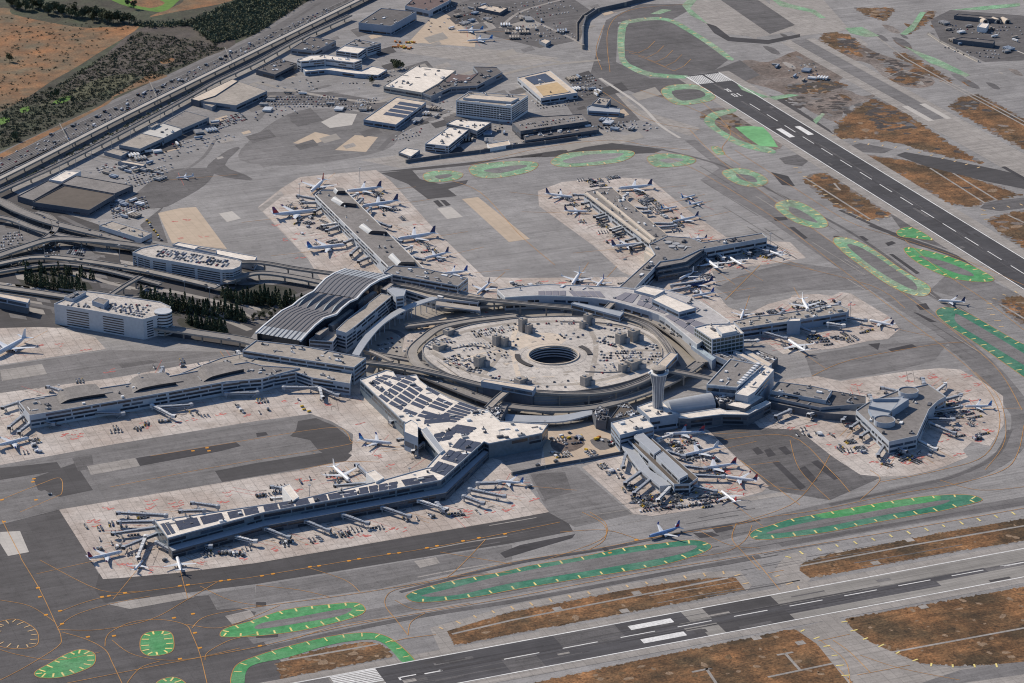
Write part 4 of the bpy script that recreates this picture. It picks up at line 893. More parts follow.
# B pier and its terminal head
r = root_for('terminal_building', [(400, 400), (500, 430)], 'white roofed terminal and long bent pier covered in solar panels', 'terminal')
core = [(360, 380), (386, 370.5), (393, 372), (397, 378), (416, 375), (420, 381), (428, 387), (448, 398), (478, 408.5), (488, 411), (500, 421.5), (548, 424.6), (542, 433.5), (489, 444), (484, 442), (441, 480.5), (396, 489), (263, 513), (168, 538.5), (155, 521), (296, 500.5), (383, 480.5), (426, 468.5), (441, 452), (421, 430), (403, 421.5)]
tier(r, A(core, 18), 0, 18, r_white, w_teal, [(8.2, 11), (12.5, 16)], par=.9, units=40, parw=w_pale)
tier(r, A([(404, 424), (411, 420), (418, 424.5), (418, 438), (404, 432)], 22), 0, 22, r_white, w_blue, [(6, 12)], par=.6)
tier(r, A([(282, 487), (289, 484), (299, 497), (293, 501)], 20), 0, 20, r_white, w_white, par=.4); tier(r, A([(366, 473), (374, 470), (384, 478), (376, 482)], 20), 0, 20, r_white, w_white, par=.4)
ring_edge = [(387, 373), (401, 374.5), (416, 377.5), (430, 387), (450, 398), (480, 409)]; inner_edge = [(364, 384.5), (372, 392), (384, 402), (404, 413), (424, 419), (456, 423)]
def on(pl, u):
    f = u*(len(pl)-1); i = min(int(f), len(pl)-2); t = f-i; return (pl[i][0]*(1-t)+pl[i+1][0]*t, pl[i][1]*(1-t)+pl[i+1][1]*t)
for i in range(7):
    for j in range(7):
        if rnd.random() < .13 or (i == 0 and j in (0, 6)): continue
        u0, u1 = (i+.07)/7, (i+.93)/7; v0, v1 = (j+.16)/7, (j+.88)/7
        q = []
        for u, v in ((u0, v0), (u1, v0), (u1, v1), (u0, v1)):
            p0, p1 = on(ring_edge, u), on(inner_edge, u); q.append((p0[0]*(1-v)+p1[0]*v, p0[1]*(1-v)+p1[1]*v))
        solar(r, q, 18, 1, 1, .02, .3)
for q, a, b in (([(456, 424.5), (478, 428), (468, 436), (446, 431)], 3, 1), ([(424, 415), (450, 414), (452, 422), (422, 425)], 2, 1), ([(434, 434), (458, 430), (450, 440), (430, 444)], 2, 2),
                ([(461, 437.5), (483, 442), (443, 477.5), (428, 472)], 3, 3), ([(400, 480.5), (434, 475), (439, 480.5), (404, 486.5)], 2, 2), ([(358, 488.5), (398, 481.5), (397, 488), (360, 495)], 2, 4), ([(312, 497.5), (356, 489.5), (358, 495), (314, 503)], 2, 3),
                ([(262, 506), (308, 498), (311, 504), (264, 512.5)], 2, 3), ([(226, 512.5), (258, 507), (260, 513), (229, 519.5)], 2, 2), ([(173, 522), (223, 513), (226, 519.5), (178, 531)], 3, 2), ([(159, 523), (168, 521.2), (177, 534.5), (168, 537)], 1, 2)):
    solar(r, q, 18, a, b, .12 if a < 4 else .16, .6)
tier(r, A([(468, 417), (487, 408), (508, 405), (500, 421)], 16), 0, 16, r_grey, w_dark, par=.5, units=34)
tier(r, A([(421, 430), (427, 427), (444, 450), (440, 453)], 20), 16, 20, r_metal, w_white, par=.2)
# walkway roof along the pier front; dark walls paint in its overhang's shadow
tier(r, A([(168, 546.5), (263, 520.6), (396, 496.6), (441, 488), (484, 450), (489, 452), (446, 493), (398, 502), (266, 526), (172, 551.5)], 9), 0, 9, r_metal, w_dark, [(1, 4), (5, 7.5)], par=.3)
# C pier
r = root_for('pier_building', [(634, 437), (690, 478)], 'short pier with brown roofs and a pale ridge pointing at the parked jets', 'pier')
tier(r, A([(611, 423), (642, 414.5), (654, 427), (620, 435.5)], 20), 0, 20, r_white, w_blue, [(3, 6), (9, 11), (14, 16)], par=.8, units=4)
tier(r, A([(628, 440), (634, 434.5), (650, 437), (698, 478), (690, 484), (674, 484.5)], 12), 0, 12, r_brown, w_pale, [(2, 5), (7, 10)], par=.6)
tier(r, A([(634, 436.5), (641, 431), (661, 449.5), (654, 454)], 18), 12, 18, r_metal, w_pale, [(13, 16)], par=.3); tier(r, A([(656, 456), (663, 451.5), (688, 474.5), (679.5, 479)], 18), 0, 18, r_metal, w_pale, [(13, 16)], par=.3)
tier(r, A([(617, 439), (627, 437), (650, 470), (672, 485), (660, 486), (640, 470)], 8), 0, 8, r_metal, w_pale, [(2, 5)], par=.2)
bldg('plant_building', 'dark plant building with rows of fans beside the control tower', [(610, 419), (621, 404), (628, 403), (639, 416), (636, 417.5)], 14, r_brown, w_dark, units=16, cat='plant building')
bldg('plant_building', 'dark cluster of plant and chimneys left of the fan roof', [(592, 412), (600, 406), (609, 410), (606, 422), (596, 420)], 11, r_dark, w_dark, units=14, cat='plant building')
# T2 group
r = root_for('terminal_building', [(640, 405), (760, 390)], 'terminal with a dark roof, bright white roof and barrel vault beside the tower', 'terminal')
tier(r, A([(637, 407), (655, 400.5), (663, 402), (672, 411), (680, 414), (650, 418.5)], 17), 0, 17, r_white, w_blue, [(3, 6), (9, 12)], par=.7, units=3)
tier(r, A([(706.5, 385), (730, 359.5), (738, 361), (763, 366), (737, 388)], 27), 0, 27, r_grey, w_blue, [(20, 24)], par=1.1, parw=w_white, units=3)
tier(r, A([(735, 394), (764, 365), (774, 370), (755, 392), (748, 396.5)], 25), 0, 25, r_white, w_pale, [(15, 17), (20, 22)], par=.6, units=2)
tier(r, A([(726, 405), (733, 402), (745, 402), (758, 395), (764, 397), (745, 409)], 17), 0, 17, r_white, w_dark, [(10, 13)], par=.4)
tier(r, A([(676, 415), (719, 408.5), (726, 411), (745, 411), (766, 401), (771, 403), (748, 415), (722, 414.5), (690, 418.5), (679, 418)], 13), 0, 13, r_white, w_dark, [(2, 5), (7, 10)], par=.7, parw=w_white)
mb = MB(); a, b, c, d = A([(664, 402.5), (708, 394), (716, 404.5), (672, 411.5)], 14); vs = []
for k in range(13):
    t = k/12; vs += [a*(1-t)+d*t+Vector((0, 0, 7*math.sin(math.pi*t))), b*(1-t)+c*t+Vector((0, 0, 7*math.sin(math.pi*t)))]
mb.add(vs, [(2*k, 2*k+2, 2*k+3, 2*k+1) for k in range(12)], r_metal); mb.add(vs, [tuple(range(0, 26, 2)), tuple(range(25, 0, -2))], w_pale); mb.build('barrel_roof', r)
tier(r, [a, b, c, d], 0, 14.02, r_grey, w_blue, [(4, 8)], par=0)
tier(r, A([(712, 398), (722, 392), (738, 396), (732, 404), (720, 404)], 15), 0, 15, r_dark, w_dark, par=.4, units=14)
for i in range(9):
    u = MB(); p = at(739.5+i*2.3, 384-i*2.35, 27); u.box((p.x, p.y, 27), (4, 5, 2.6), .4, w_white); u.build('roof_unit', r)
r = root_for('pier_building', [(775, 390), (860, 405)], 'grey link building with stepped roofs towards the star shaped pier', 'pier')
tier(r, A([(770, 391), (778, 382), (815, 387), (832, 391), (826, 401)], 16), 0, 16, r_grey, w_pale, [(9, 11), (12.5, 14.5)], par=.9, units=5)
tier(r, A([(768, 397), (772, 393), (826, 401.5), (832, 391), (866, 397), (866, 404), (820, 408)], 12), 0, 12, r_dark, w_grey, [(2, 4), (7, 9.5)], par=.8, units=8)
tier(r, A([(766, 402), (769, 399), (820, 407), (856, 411), (860, 416), (825, 413.5)], 8), 0, 8, r_grey, w_dark, [(2, 5)], par=.6)
r = root_for('pier_building', [(858, 412), (945, 397)], 'star shaped pier head with two round drums and a pale central roof', 'pier')
tier(r, A([(856, 411), (868, 403), (898, 391), (915, 387.5), (928, 384.5), (946, 397), (938, 401.5), (929, 410), (917, 436.5), (889, 442.5), (878, 432)], 15), 0, 15, r_grey, w_pale, [(2, 5), (8, 11)], par=1.1, units=10)
tier(r, A([(869, 406), (872, 400), (887, 398.5), (904, 396), (891, 411)], 21), 15, 21, r_metal, w_blue, par=.3); tier(r, A([(873, 399), (897, 397), (909, 399), (892, 410.5), (900, 399)], 24), 15, 24, r_metal, w_blue, par=.2)
tier(r, A([(868, 409), (890, 413), (884, 420), (872, 416)], 19), 15, 19, r_metal, w_blue, par=.2)
for (x, y, rad) in ((908.5, 391, 11.5), (884.5, 420, 12)):
    c = at(x, y, 20); tier(r, [Vector((c.x+rad*math.cos(t), c.y+rad*1.0*math.sin(t), 0)) for t in [2*math.pi*k/24 for k in range(24)]], 15, 20, r_grey, w_pale, par=1.2)
# E pier
r = root_for('pier_building', [(740, 325), (848, 310)], 'eastern pier with a pale roof and a big blue grey box in its middle', 'pier')
tier(r, A([(733, 322), (752, 317), (777, 314.5), (800, 311), (822, 306), (838, 305), (849, 309.5), (847, 312.5), (800, 320), (772, 324), (740, 328.5)], 13), 0, 13, r_tan, w_blue, [(2, 5), (8, 10.5)], par=.9, units=26, parw=w_pale)
tier(r, A([(787, 321.5), (790, 319), (801, 318), (800, 321)], 18), 0, 18, r_white, w_blue, par=.4)
# T3
r = root_for('terminal_building', [(560, 290), (690, 320)], 'curved terminal with lilac roof panels following the ring road', 'terminal')
cur = smooth([(497, 290), (540, 285), (568, 285.5), (618, 287.5), (634, 289.5), (644, 286), (665, 290), (700, 302), (730, 322)], 3, False)+smooth([(697, 345), (676, 327.5), (659, 315.5), (632, 307), (607, 300.5), (579, 297.5), (540, 296), (505, 298)], 3, False)
tier(r, A(cur, 17), 0, 17, r_pale, w_pale, [(3, 6), (9, 12)], par=1., parw=w_white, units=10)
for q, a, b in (([(538, 291), (566, 290.5), (566, 296), (538, 296)], 1, 4), ([(568, 291), (600, 291), (606, 298), (574, 297)], 1, 5), ([(626, 292), (640, 294), (632, 304), (612, 299)], 1, 2), ([(642, 294), (676, 308), (664, 314), (636, 305)], 2, 4), ([(676, 312), (706, 324), (694, 336), (664, 316)], 2, 3), ([(670, 296), (700, 308), (694, 312), (666, 299)], 1, 3)):
    A0 = A(q, 17)
    for i in range(a):
        for j in range(b):
            mb = MB()
            def qq(u, v): return (A0[0]*(1-u)+A0[1]*u)*(1-v)+(A0[3]*(1-u)+A0[2]*u)*v
            P = [qq((j+.05)/b, (i+.08)/a), qq((j+.95)/b, (i+.08)/a), qq((j+.95)/b, (i+.92)/a), qq((j+.05)/b, (i+.92)/a)]
            mb.prism(P, 17, 17.5, r_lilac, r_lilac); mb.build('roof_panel', r)
tier(r, A([(634, 290.5), (644, 286), (665, 290.5), (655, 296)], 20), 17, 20, r_white, w_pale, par=.4)
tier(r, A([(652, 299.5), (663.5, 294), (696, 308), (679, 312.5)], 25), 17, 25, r_white, w_blue, [(19, 22)], par=.6)
r = root_for('terminal_tower_block', [(695, 327), (743, 334)], 'boxy glass block with roof plant at the end of the curved terminal', 'terminal')
tier(r, A([(694, 328), (706, 325), (734, 324), (744, 334), (712, 340)], 27), 0, 27, r_white, w_pale, fl(3, 27, 5, .7), par=1.2, gl=m_glassg, mull=5, units=6)
tier(r, A([(716, 327), (730, 325), (737, 331), (722, 334)], 32), 27, 32, r_white, w_pale, par=.4)
tier(r, A([(691, 346), (694, 343.5), (716, 358), (712, 361)], 12), 0, 12, m_glassl, w_blue, par=.3)
tier(r, A([(713, 355), (722, 352), (748, 361), (742, 368), (724, 360)], 12), 0, 12, r_grey, w_blue, [(3, 6)], par=.6, units=4); tier(r, A([(733, 352), (737, 351), (768, 366), (764, 368)], 13), 0, 13, r_cream, w_pale, par=.3); tier(r, A([(744, 352), (749, 351), (772, 364), (768, 367)], 12), 0, 12, r_cream, w_pale, par=.3)
tier(r, A([(748, 352), (758, 350), (778, 358), (772, 364)], 9), 0, 9, r_grey, w_dark, par=.5, units=4)
# F pier and hub
r = root_for('pier_building', [(590, 190), (660, 240)], 'straight pier with two tan roof strips in the middle of the field', 'pier')
tier(r, A([(584, 192.5), (600, 188.5), (613, 188.5), (668, 235.5), (650, 243)], 14), 0, 14, r_grey, w_pale, [(2, 5), (8, 11)], par=.7, parw=r_cream, units=22)
for q in ([(595, 191.5), (597.5, 191), (655.5, 238.5), (653, 239.8)], [(584.5, 193), (587, 192), (651, 241), (649.5, 243)]): tier(r, A(q, 16), 14, 16, r_cream, w_cream, par=.1)
r = root_for('pier_building', [(665, 250), (760, 240)], 'hub building with stepped dark facades where the middle pier forks', 'pier')
hub = A([(649, 245), (667, 236.5), (690, 238), (702, 243), (762, 233.5), (767, 238), (706, 249), (700, 250), (681, 259), (660, 262), (634.5, 289), (619, 287.5), (655, 255)], 16)
tier(r, hub, 0, 16, r_grey, w_pale, [(2, 5), (8, 11)], par=.9, units=18)
for i, (dx, dy, h) in enumerate(((0, 0, 15.5), (5, 4.5, 11.5), (10, 9, 7.5))):
    tier(r, A([(659+dx*.6, 262+dy), (681+dx*.5, 258+dy*.7), (702+dx*.3, 247.5+dy*.6), (706+dx*.3, 248.5+dy*.6), (686+dx*.5, 262+dy), (655+dx*.3, 268+dy)], h), 0, h, r_tan if i % 2 else r_grey, w_dark, [(h-3, h-1)], par=.5)
tier(r, A([(645, 248), (647, 246.5), (659, 254), (656, 256)], 15), 0, 15, r_cream, w_cream, par=.2); tier(r, A([(644, 252), (646, 250.5), (657, 257.5), (654, 259.5)], 13), 0, 13, r_cream, w_cream, par=.2)
for x, y in ((668, 243), (676, 244.5), (672, 247), (681, 247)):
    c = at(x, y, 16); mb = MB(); mb.tube((c.x, c.y, 16), (c.x, c.y, 17.6), 5, 5, m_unit, 14); mb.build('roof_dome', r)
# ---------------- control tower: flared torch shape
c = at(657.5, 407, 17); r = tag(empty('control_tower', (c.x, c.y, 0)), 'tall flared control tower with a glazed cab at the top', 'tower')
mb = MB(); prof = [(0, 5.4), (14, 5.2), (24, 5.1), (34, 5.6), (44, 6.9), (52, 8.5), (57, 9.8), (58.5, 10.1)]
lean = Vector((.02, -.01, 0))
rings = []
for z, q in prof:
    rings.append([(c.x+q*math.cos(t)*(1 if math.cos(t) < 0 else .95)+lean.x*z, c.y+q*math.sin(t), z) for t in [2*math.pi*k/28 for k in range(28)]])
m_tw = mat('tower_cladding', (.25, .265, .30), rough=.5, v1=.08, s1=.05, v2=.08, s2=.4); mb.loft(rings, m_tw); mb.build('shaft', r, None, True)
mb = MB()
for k in range(0, 28, 2):
    mb.tube(rings[0][k], rings[4][k], .22, .22, w_white, 4); mb.tube(rings[4][k], rings[7][k], .22, .22, w_white, 4)
mb.build('shaft_rib', r)
mb = MB(); R2 = lambda q, z: [(c.x+1.2+q*math.cos(t), c.y+q*math.sin(t), z) for t in [2*math.pi*k/24 for k in range(24)]]
mb.loft([R2(10.9, 58.5), R2(11.2, 59.6), R2(8.6, 60)], w_white); mb.build('gallery', r)
mb = MB(); mb.loft([R2(6.8, 60), R2(8, 64.5)], m_glass, False); mb.build('cab_window', r)
mb = MB(); mb.loft([R2(8.4, 64.5), R2(8.6, 65.3), R2(6, 66), R2(.2, 66.4)], r_tan); mb.build('cab_roof', r)
mb = MB(); mb.tube((c.x, c.y, 66), (c.x, c.y, 73), .18, .08, w_white, 5); mb.tube((c.x+4, c.y+2, 66), (c.x+4, c.y+2, 70), .15, .08, w_white, 5); mb.build('antenna', r)
for dx, dy in ((-11, -2), (10.5, -3), (3, 11)):
    mb = MB(); cc = Vector((c.x+dx, c.y+dy, 60)); mb.loft([[(cc.x+2*math.cos(t)*s, cc.y+2*math.sin(t)*s, 60+z) for t in [k*math.pi/5 for k in range(10)]] for z, s in ((0, .5), (1, 1), (2.2, .9), (3, .3))], w_white); mb.build('radome', r)

# ---------------- central garage with the round well
r = root_for('parking_garage', [(500, 340), (600, 370)], 'round central garage with an open circular well and cars on the deck', 'garage')
out = smooth([(422, 352), (428, 342), (446, 333), (470, 325), (500, 320.5), (520, 318), (560, 316.5), (600, 318), (630, 324), (655, 335), (671, 350), (670, 361), (655, 371), (630, 381), (600, 388), (565, 392.5), (520, 393), (480, 385), (455, 377), (433, 365)], 3)
HG = 14; PO = ccw(A(out, HG)); cc = at(553.5, 355.5, HG); rw = 29.5
# deck = ring between outline and well, joined radially
well = [Vector((cc.x+rw*math.cos(t), cc.y+rw*math.sin(t), 0)) for t in [2*math.pi*k/48 for k in range(48)]]
mb = MB(); mb.prism(PO, 0, HG, w_grey)
for zz in (3.2, 6.6, 10):
    n_ = len(PO)
    for i in range(n_):
        p, q = PO[i], PO[(i+1) % n_]; o_ = (p-cc).normalized()*.25; o2 = (q-cc).normalized()*.25
        mb.add([(p.x+o_.x, p.y+o_.y, zz), (q.x+o2.x, q.y+o2.y, zz), (q.x+o2.x, q.y+o2.y, zz+1.3), (p.x+o_.x, p.y+o_.y, zz+1.3)], [(0, 1, 2, 3)], w_conc)
ns = 96
def ray(P, ang):
    d = Vector((math.cos(ang), math.sin(ang), 0)); best = None
    for i in range(len(P)):
        a, b = P[i-1]-Vector((cc.x, cc.y, 0)), P[i]-Vector((cc.x, cc.y, 0)); e = b-a; den = d.x*e.y-d.y*e.x
        if abs(den) < 1e-9: continue
        t = (a.x*e.y-a.y*e.x)/den; u = (a.x*d.y-a.y*d.x)/den
        if t > 0 and -1e-6 <= u <= 1+1e-6: best = t if best is None else max(best, t)
    return best or rw
vs = []; 
for k in range(ns):
    t = 2*math.pi*k/ns; R_ = ray(PO, t); vs += [(cc.x+rw*math.cos(t), cc.y+rw*math.sin(t), HG-.02), (cc.x+R_*math.cos(t), cc.y+R_*math.sin(t), HG-.02)]
mb.build('wall', r); db = MB(); db.add(vs, [(2*k, 2*k+1, 2*((k+1) % ns)+1, 2*((k+1) % ns)) for k in range(ns)], m_deck); db.build('deck', r)
mb = MB()
Rg = lambda q, z: [(cc.x+q*math.cos(t), cc.y+q*math.sin(t), z) for t in [2*math.pi*k/48 for k in range(48)]]
for zz in (1, 4.3, 7.6, 10.9):
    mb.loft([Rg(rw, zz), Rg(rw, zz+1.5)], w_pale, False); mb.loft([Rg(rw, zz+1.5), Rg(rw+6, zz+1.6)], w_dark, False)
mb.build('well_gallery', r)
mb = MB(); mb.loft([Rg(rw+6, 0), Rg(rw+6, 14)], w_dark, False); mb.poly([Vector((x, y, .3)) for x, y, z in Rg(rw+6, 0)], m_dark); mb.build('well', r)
mb = MB(); mb.loft([Rg(rw+1.6, HG), Rg(rw+1.6, HG+1.3), Rg(rw, HG+1.3), Rg(rw, HG-1)], r_cream, False); mb.build('well_parapet', r)
mb = MB(); mb.loft([Rg(rw+10, HG+.05), Rg(rw+9, HG+.05)], w_conc, False); mb.build('deck_marking', r)
pb = MB()
for i in range(len(PO)):
    a, b = PO[i-1], PO[i]; ai, bi = a+(cc-a).normalized()*.8, b+(cc-b).normalized()*.8
    z = lambda p, h: Vector((p.x, p.y, h))
    pb.add([z(a, HG-1.2), z(b, HG-1.2), z(b, HG+1.1), z(a, HG+1.1), z(bi, HG+1.1), z(ai, HG+1.1), z(bi, HG), z(ai, HG)], [(0, 1, 2, 3), (3, 2, 4, 5), (5, 4, 6, 7)], w_conc)
pb.build('parapet', r)
# drive lanes, paler wear and marked bays painted on the deck
lm = MB()
for pts, w_, m in (([(432, 352), (470, 372), (520, 382), (575, 384), (630, 372), (660, 352), (640, 332), (590, 323), (530, 322), (470, 330), (434, 345)], 7, r_tan), ([(470, 330), (500, 350), (484, 374)], 6, r_tan), ([(520, 322), (512, 345), (520, 382)], 6, r_cream), ([(585, 323), (596, 345), (590, 380)], 6, r_tan), ([(640, 333), (618, 352), (630, 371)], 6, r_cream), ([(445, 365), (490, 352), (520, 356)], 5, r_cream), ([(592, 355), (640, 350), (664, 352)], 5, r_tan)):
    lm.ribbon(A(smooth(pts, 6, False), HG+.02+eps()), w_, m)
for k in range(26):
    t0 = rnd.uniform(0, 6.28); q = rnd.uniform(50, 118); lm.ribbon([Vector((cc.x+q*math.cos(t0+u*.05)*1.0, cc.y+q*.9*math.sin(t0+u*.05), 0)) for u in range(5)], rnd.uniform(2, 7), rnd.choice([r_tan, r_grey, m_pale, r_cream]), HG+.05+eps())
lm.poly([(cc.x+q[0], cc.y+q[1], 0) for q in [(34*math.cos(t)+2, 52+26*math.sin(t)) for t in [k*.4488 for k in range(14)]]], r_cream, HG+.015)
for k in range(150):
    t0 = rnd.uniform(0, 6.28); q = rnd.uniform(42, 125); x_, y_ = cc.x+q*math.cos(t0)*1.05, cc.y+q*math.sin(t0)*.95
    if not inside(PO, Vector((x_, y_, 0))): continue
    s_ = rnd.uniform(1.5, 7); lm.poly([(x_, y_, 0), (x_+s_, y_+s_*.2, 0), (x_+s_*.8, y_+s_*.7, 0), (x_-s_*.1, y_+s_*.5, 0)], rnd.choice([r_tan, m_pale, r_cream, r_grey, m_pale]), HG+.08+eps())
lm.build('deck_lane', r)
for pts in ([(444, 358), (470, 374)], [(437, 361), (458, 376)], [(452, 349), (472, 346), (490, 349)], [(560, 322), (610, 324), (640, 332), (660, 346), (662, 358)], [(585, 372), (620, 372), (642, 364)]):
    mb = MB(); mb.beam([p+Vector((0, 0, 1.2)) for p in A(smooth(pts, 5, False), HG)], .6, 1.25, w_conc); mb.build('ramp_wall', r)
# curved ramp slots beside the well
for a0, a1, rad in ((2.7, 3.7, rw+14), (-.35, .35, rw+14)):
    mb = MB(); mb.beam([Vector((cc.x+rad*math.cos(a0+(a1-a0)*k/14), cc.y+rad*math.sin(a0+(a1-a0)*k/14), HG+1.1)) for k in range(15)], 6, 1, m_dark); mb.build('ramp_slot', r)
# stair and lift towers on the deck (each with its lift shaft and stair half)
for i, (x, y, s, hh) in enumerate(((449, 334, 12, 5), (440, 349, 14, 5), (480, 366, 12, 10), (497, 345, 9, 10), (505, 346, 8, 9), (523, 331, 9, 13), (529, 333, 8, 9), (521, 383, 13, 5), (588, 324.5, 9, 11), (583, 328, 7, 7), (621, 343, 11, 10), (634, 340.5, 12, 11), (633, 368, 16, 8), (586, 385, 11, 9), (623, 371, 9, 7))):
    c = at(x, y, HG); mb = MB(); rz = .35; hh *= 1.25; mb.box((c.x, c.y, HG), (s, s*.8, hh), rz, w_conc, r_tan)
    mb.box((c.x+s*.55, c.y-s*.25, HG), (s*.5, s*.6, hh*.6), rz, w_grey, r_grey); mb.box((c.x-s*.2, c.y, HG+hh), (s*.3, s*.3, 1.5), rz, m_unit)
    mb.box((c.x-s*.05, c.y-s*.42, HG), (s*.3, .3, 3), rz, m_glass)
    mb.build('stair_tower', r)
# ================================================================ ROADS, VIADUCTS, WALLS
m_road = mat('road_asphalt', (.135, .128, .126), v1=.12, s1=.01, v2=.1, s2=.08, v3=.1, s3=.9, streak=.1)
m_roadp = mat('pale_road', (.29, .265, .235), v1=.1, s1=.01, v2=.1, s2=.08)
m_via = mat('viaduct_deck', (.22, .205, .19), v1=.1, s1=.02, v2=.1, s2=.1, v3=.08, s3=.8)
m_viad = mat('viaduct_concrete', (.30, .28, .255), v1=.1, s1=.03, v2=.1, s2=.2)
m_track = mat('guideway_track', (.13, .125, .125), v1=.12, s1=.02, v2=.1, s2=.2)
ORD3 = ['first', 'second', 'third']
# freeway corridor
tone([(-80, 196), (0, 155), (255, 38), (318, 0), (345, -16), (420, -16), (368, 4), (256, 62), (25, 178), (-80, 228)], m_road, 2)
tone([(-80, 200), (0, 160), (255, 42.5), (322, 0), (345, -14), (350, -12), (326, 0), (255, 45), (0, 163.5), (-80, 204)], m_dark2, 3)
tone([(-80, 192), (0, 152), (255, 34.5), (310, 0), (325, -14), (345, -14), (318, 0), (255, 38), (0, 155), (-80, 196)], m_mid, 3)
for k in range(12):
    f = (k+.5)/12
    a0, a1 = (-60, 193+28*f), (-60, 190); L0 = (0, 158+f*21); R0 = (255, 41+f*11.5); 
    d = ((R0[0]-L0[0]), (R0[1]-L0[1]))
    pa = (L0[0]-d[0]*.25, L0[1]-d[1]*.25); pb = (R0[0]+d[0]*.5, R0[1]+d[1]*.5)
    P = A([pa, pb], Z(5)); v = P[1]-P[0]; 
    mb = sheets.setdefault('lane_marking', MB())
    mb.ribbon([q+Vector((0, 0, .01)) for q in A([(pa[0], pa[1]+.8), (pb[0], pb[1]+.5)], Z(4.5))], 1.1, m_dark)
    if k in (0, 5, 6, 11): mb.ribbon(P, .5, m_wornwhite)
    else:
        nn_ = int(v.length/24)
        for i in range(nn_): mb.ribbon([P[0]+v*(i/nn_), P[0]+v*((i+.3)/nn_)], .3, m_wornwhite)
lane([(-60, 200), (0, 172), (255, 49.5), (350, 3)], 3, m_light, 4, 0)
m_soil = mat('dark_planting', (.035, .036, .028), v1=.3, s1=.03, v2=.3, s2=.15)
# ground tones of the interchange and the ring
tone([(-80, 205), (0, 185), (40, 205), (100, 225), (150, 243), (180, 285), (240, 290), (290, 282), (335, 292), (300, 300), (256, 330), (244, 348), (180, 338), (100, 325), (50, 328), (-80, 330)], m_dark, 2)  # interchange ground darkened beyond its dark grey roads to paint in ramp shade
tone([(330, 318), (365, 322), (420, 290), (500, 300), (580, 300), (640, 312), (680, 330), (705, 356), (690, 380), (660, 400), (610, 415), (560, 418), (500, 415), (440, 392), (395, 370), (360, 375), (330, 350)], m_roadp, 4)
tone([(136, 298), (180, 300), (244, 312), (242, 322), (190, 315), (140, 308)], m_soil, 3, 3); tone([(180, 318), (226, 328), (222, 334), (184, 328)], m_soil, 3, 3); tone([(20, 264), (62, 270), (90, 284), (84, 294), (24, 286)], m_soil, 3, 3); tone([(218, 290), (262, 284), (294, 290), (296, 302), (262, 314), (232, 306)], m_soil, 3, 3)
tone([(0, 225), (20, 215), (50, 226), (48, 240), (20, 248), (0, 252)], m_mid, 3); tone([(60, 240), (85, 246), (100, 258), (80, 262), (60, 255)], m_mid, 3)
tone([(405, 335), (425, 330), (415, 345), (402, 352)], m_tan, 5); tone([(405, 322), (450, 315), (440, 325), (415, 332)], m_tanpale, 5)
tone([(165, 205), (140, 225), (150, 240), (168, 243), (158, 214)], m_dark2, 3)
for pts, w_, m in (([(-10, 282), (62, 293), (110, 300)], 9, m_roadp), ([(-10, 290), (40, 297), (100, 304)], 8, m_roadp), ([(-10, 300), (30, 304), (60, 310)], 9, m_road), ([(75, 272), (110, 283), (140, 289), (175, 292)], 8, m_roadp), ([(100, 262), (130, 272), (190, 285), (235, 288)], 9, m_road), ([(180, 308), (220, 318), (250, 330)], 10, m_roadp), ([(150, 288), (180, 293), (225, 304), (255, 318)], 8, m_roadp), ([(240, 305), (262, 318), (285, 300), (320, 288)], 8, m_road), ([(-10, 240), (30, 252), (70, 262)], 8, m_road), ([(385, 395), (430, 402), (470, 414)], 5, m_roadp), ([(350, 340), (390, 330), (410, 345), (405, 360)], 8, m_road), ([(60, 100+116), (110, 240), (135, 252)], 8, m_road),
                  ([(70, 150), (110, 158), (170, 172), (200, 160), (215, 140)], 5, m_mid), ([(256, 82), (300, 92), (370, 102), (400, 95), (512, 60), (560, 62)], 9, m_roadp), ([(395, 118), (430, 120), (440, 110), (420, 100)], 10, m_mid), ([(380, 150), (400, 132), (450, 110)], 9, m_road), ([(500, 75), (540, 66), (600, 60)], 10, m_roadp), ([(256, 120), (280, 100), (330, 85)], 8, m_mid), ([(520, 15), (575, 40), (590, 52)], 6, m_light), ([(500, 28), (520, 12), (560, 0)], 6, m_light), ([(600, 78), (640, 105), (660, 125), (680, 138)], 5, m_pale), ([(928, 34), (950, 48), (978, 62)], 3, m_pale), ([(1010, 48), (1030, 56)], 3, m_pale)):
    lane(pts, w_, m, 4)
# brown work-site yard between two piers and patches round the ring
tone([(548, 428), (590, 423), (614, 436), (626, 451), (575, 463), (546, 467), (543, 448)], m_tanpale, 5, 0); tone([(552, 440), (575, 436), (585, 444), (570, 452), (554, 450)], m_works, 5.4, 3); tone([(590, 440), (606, 438), (614, 446), (600, 450)], m_dark2, 5.4, 3)
for i in range(46):
    x, y = rnd.uniform(365, 690), rnd.uniform(300, 412); l = rnd.uniform(6, 20); tone([(x, y), (x+l, y-l*.15), (x+l*1.2, y+l*.25), (x+l*.2, y+l*.35)], rnd.choice([m_roadp, m_mid, m_tan, m_light, m_dark2]), 5.5, 0)
for i in range(130):
    x, y = rnd.uniform(0, 250), rnd.uniform(205, 322)
    if y < 205+x*.22: continue
    l = rnd.uniform(6, 24); tone([(x, y), (x+l, y+l*.18), (x+l*1.1, y+l*.4), (x+l*.1, y+l*.25)], rnd.choice([m_roadp, m_mid, m_dark2, m_mid, m_light, m_dark, m_soil]), 3.5, 0)
for i in range(120):
    x, y = rnd.uniform(120, 640), rnd.uniform(0, 165)
    if y < 196-x*.5 or (x > 300 and y > 158-(x-300)*.03) : continue
    l = rnd.uniform(5, 26); tone([(x, y), (x+l, y-l*.3), (x+l*1.3, y+l*.02), (x+l*.3, y+l*.28)], rnd.choice([m_roadp, m_mid, m_tanpale, m_light, m_dark2, m_dark2, m_dark]), 3.5, 0)
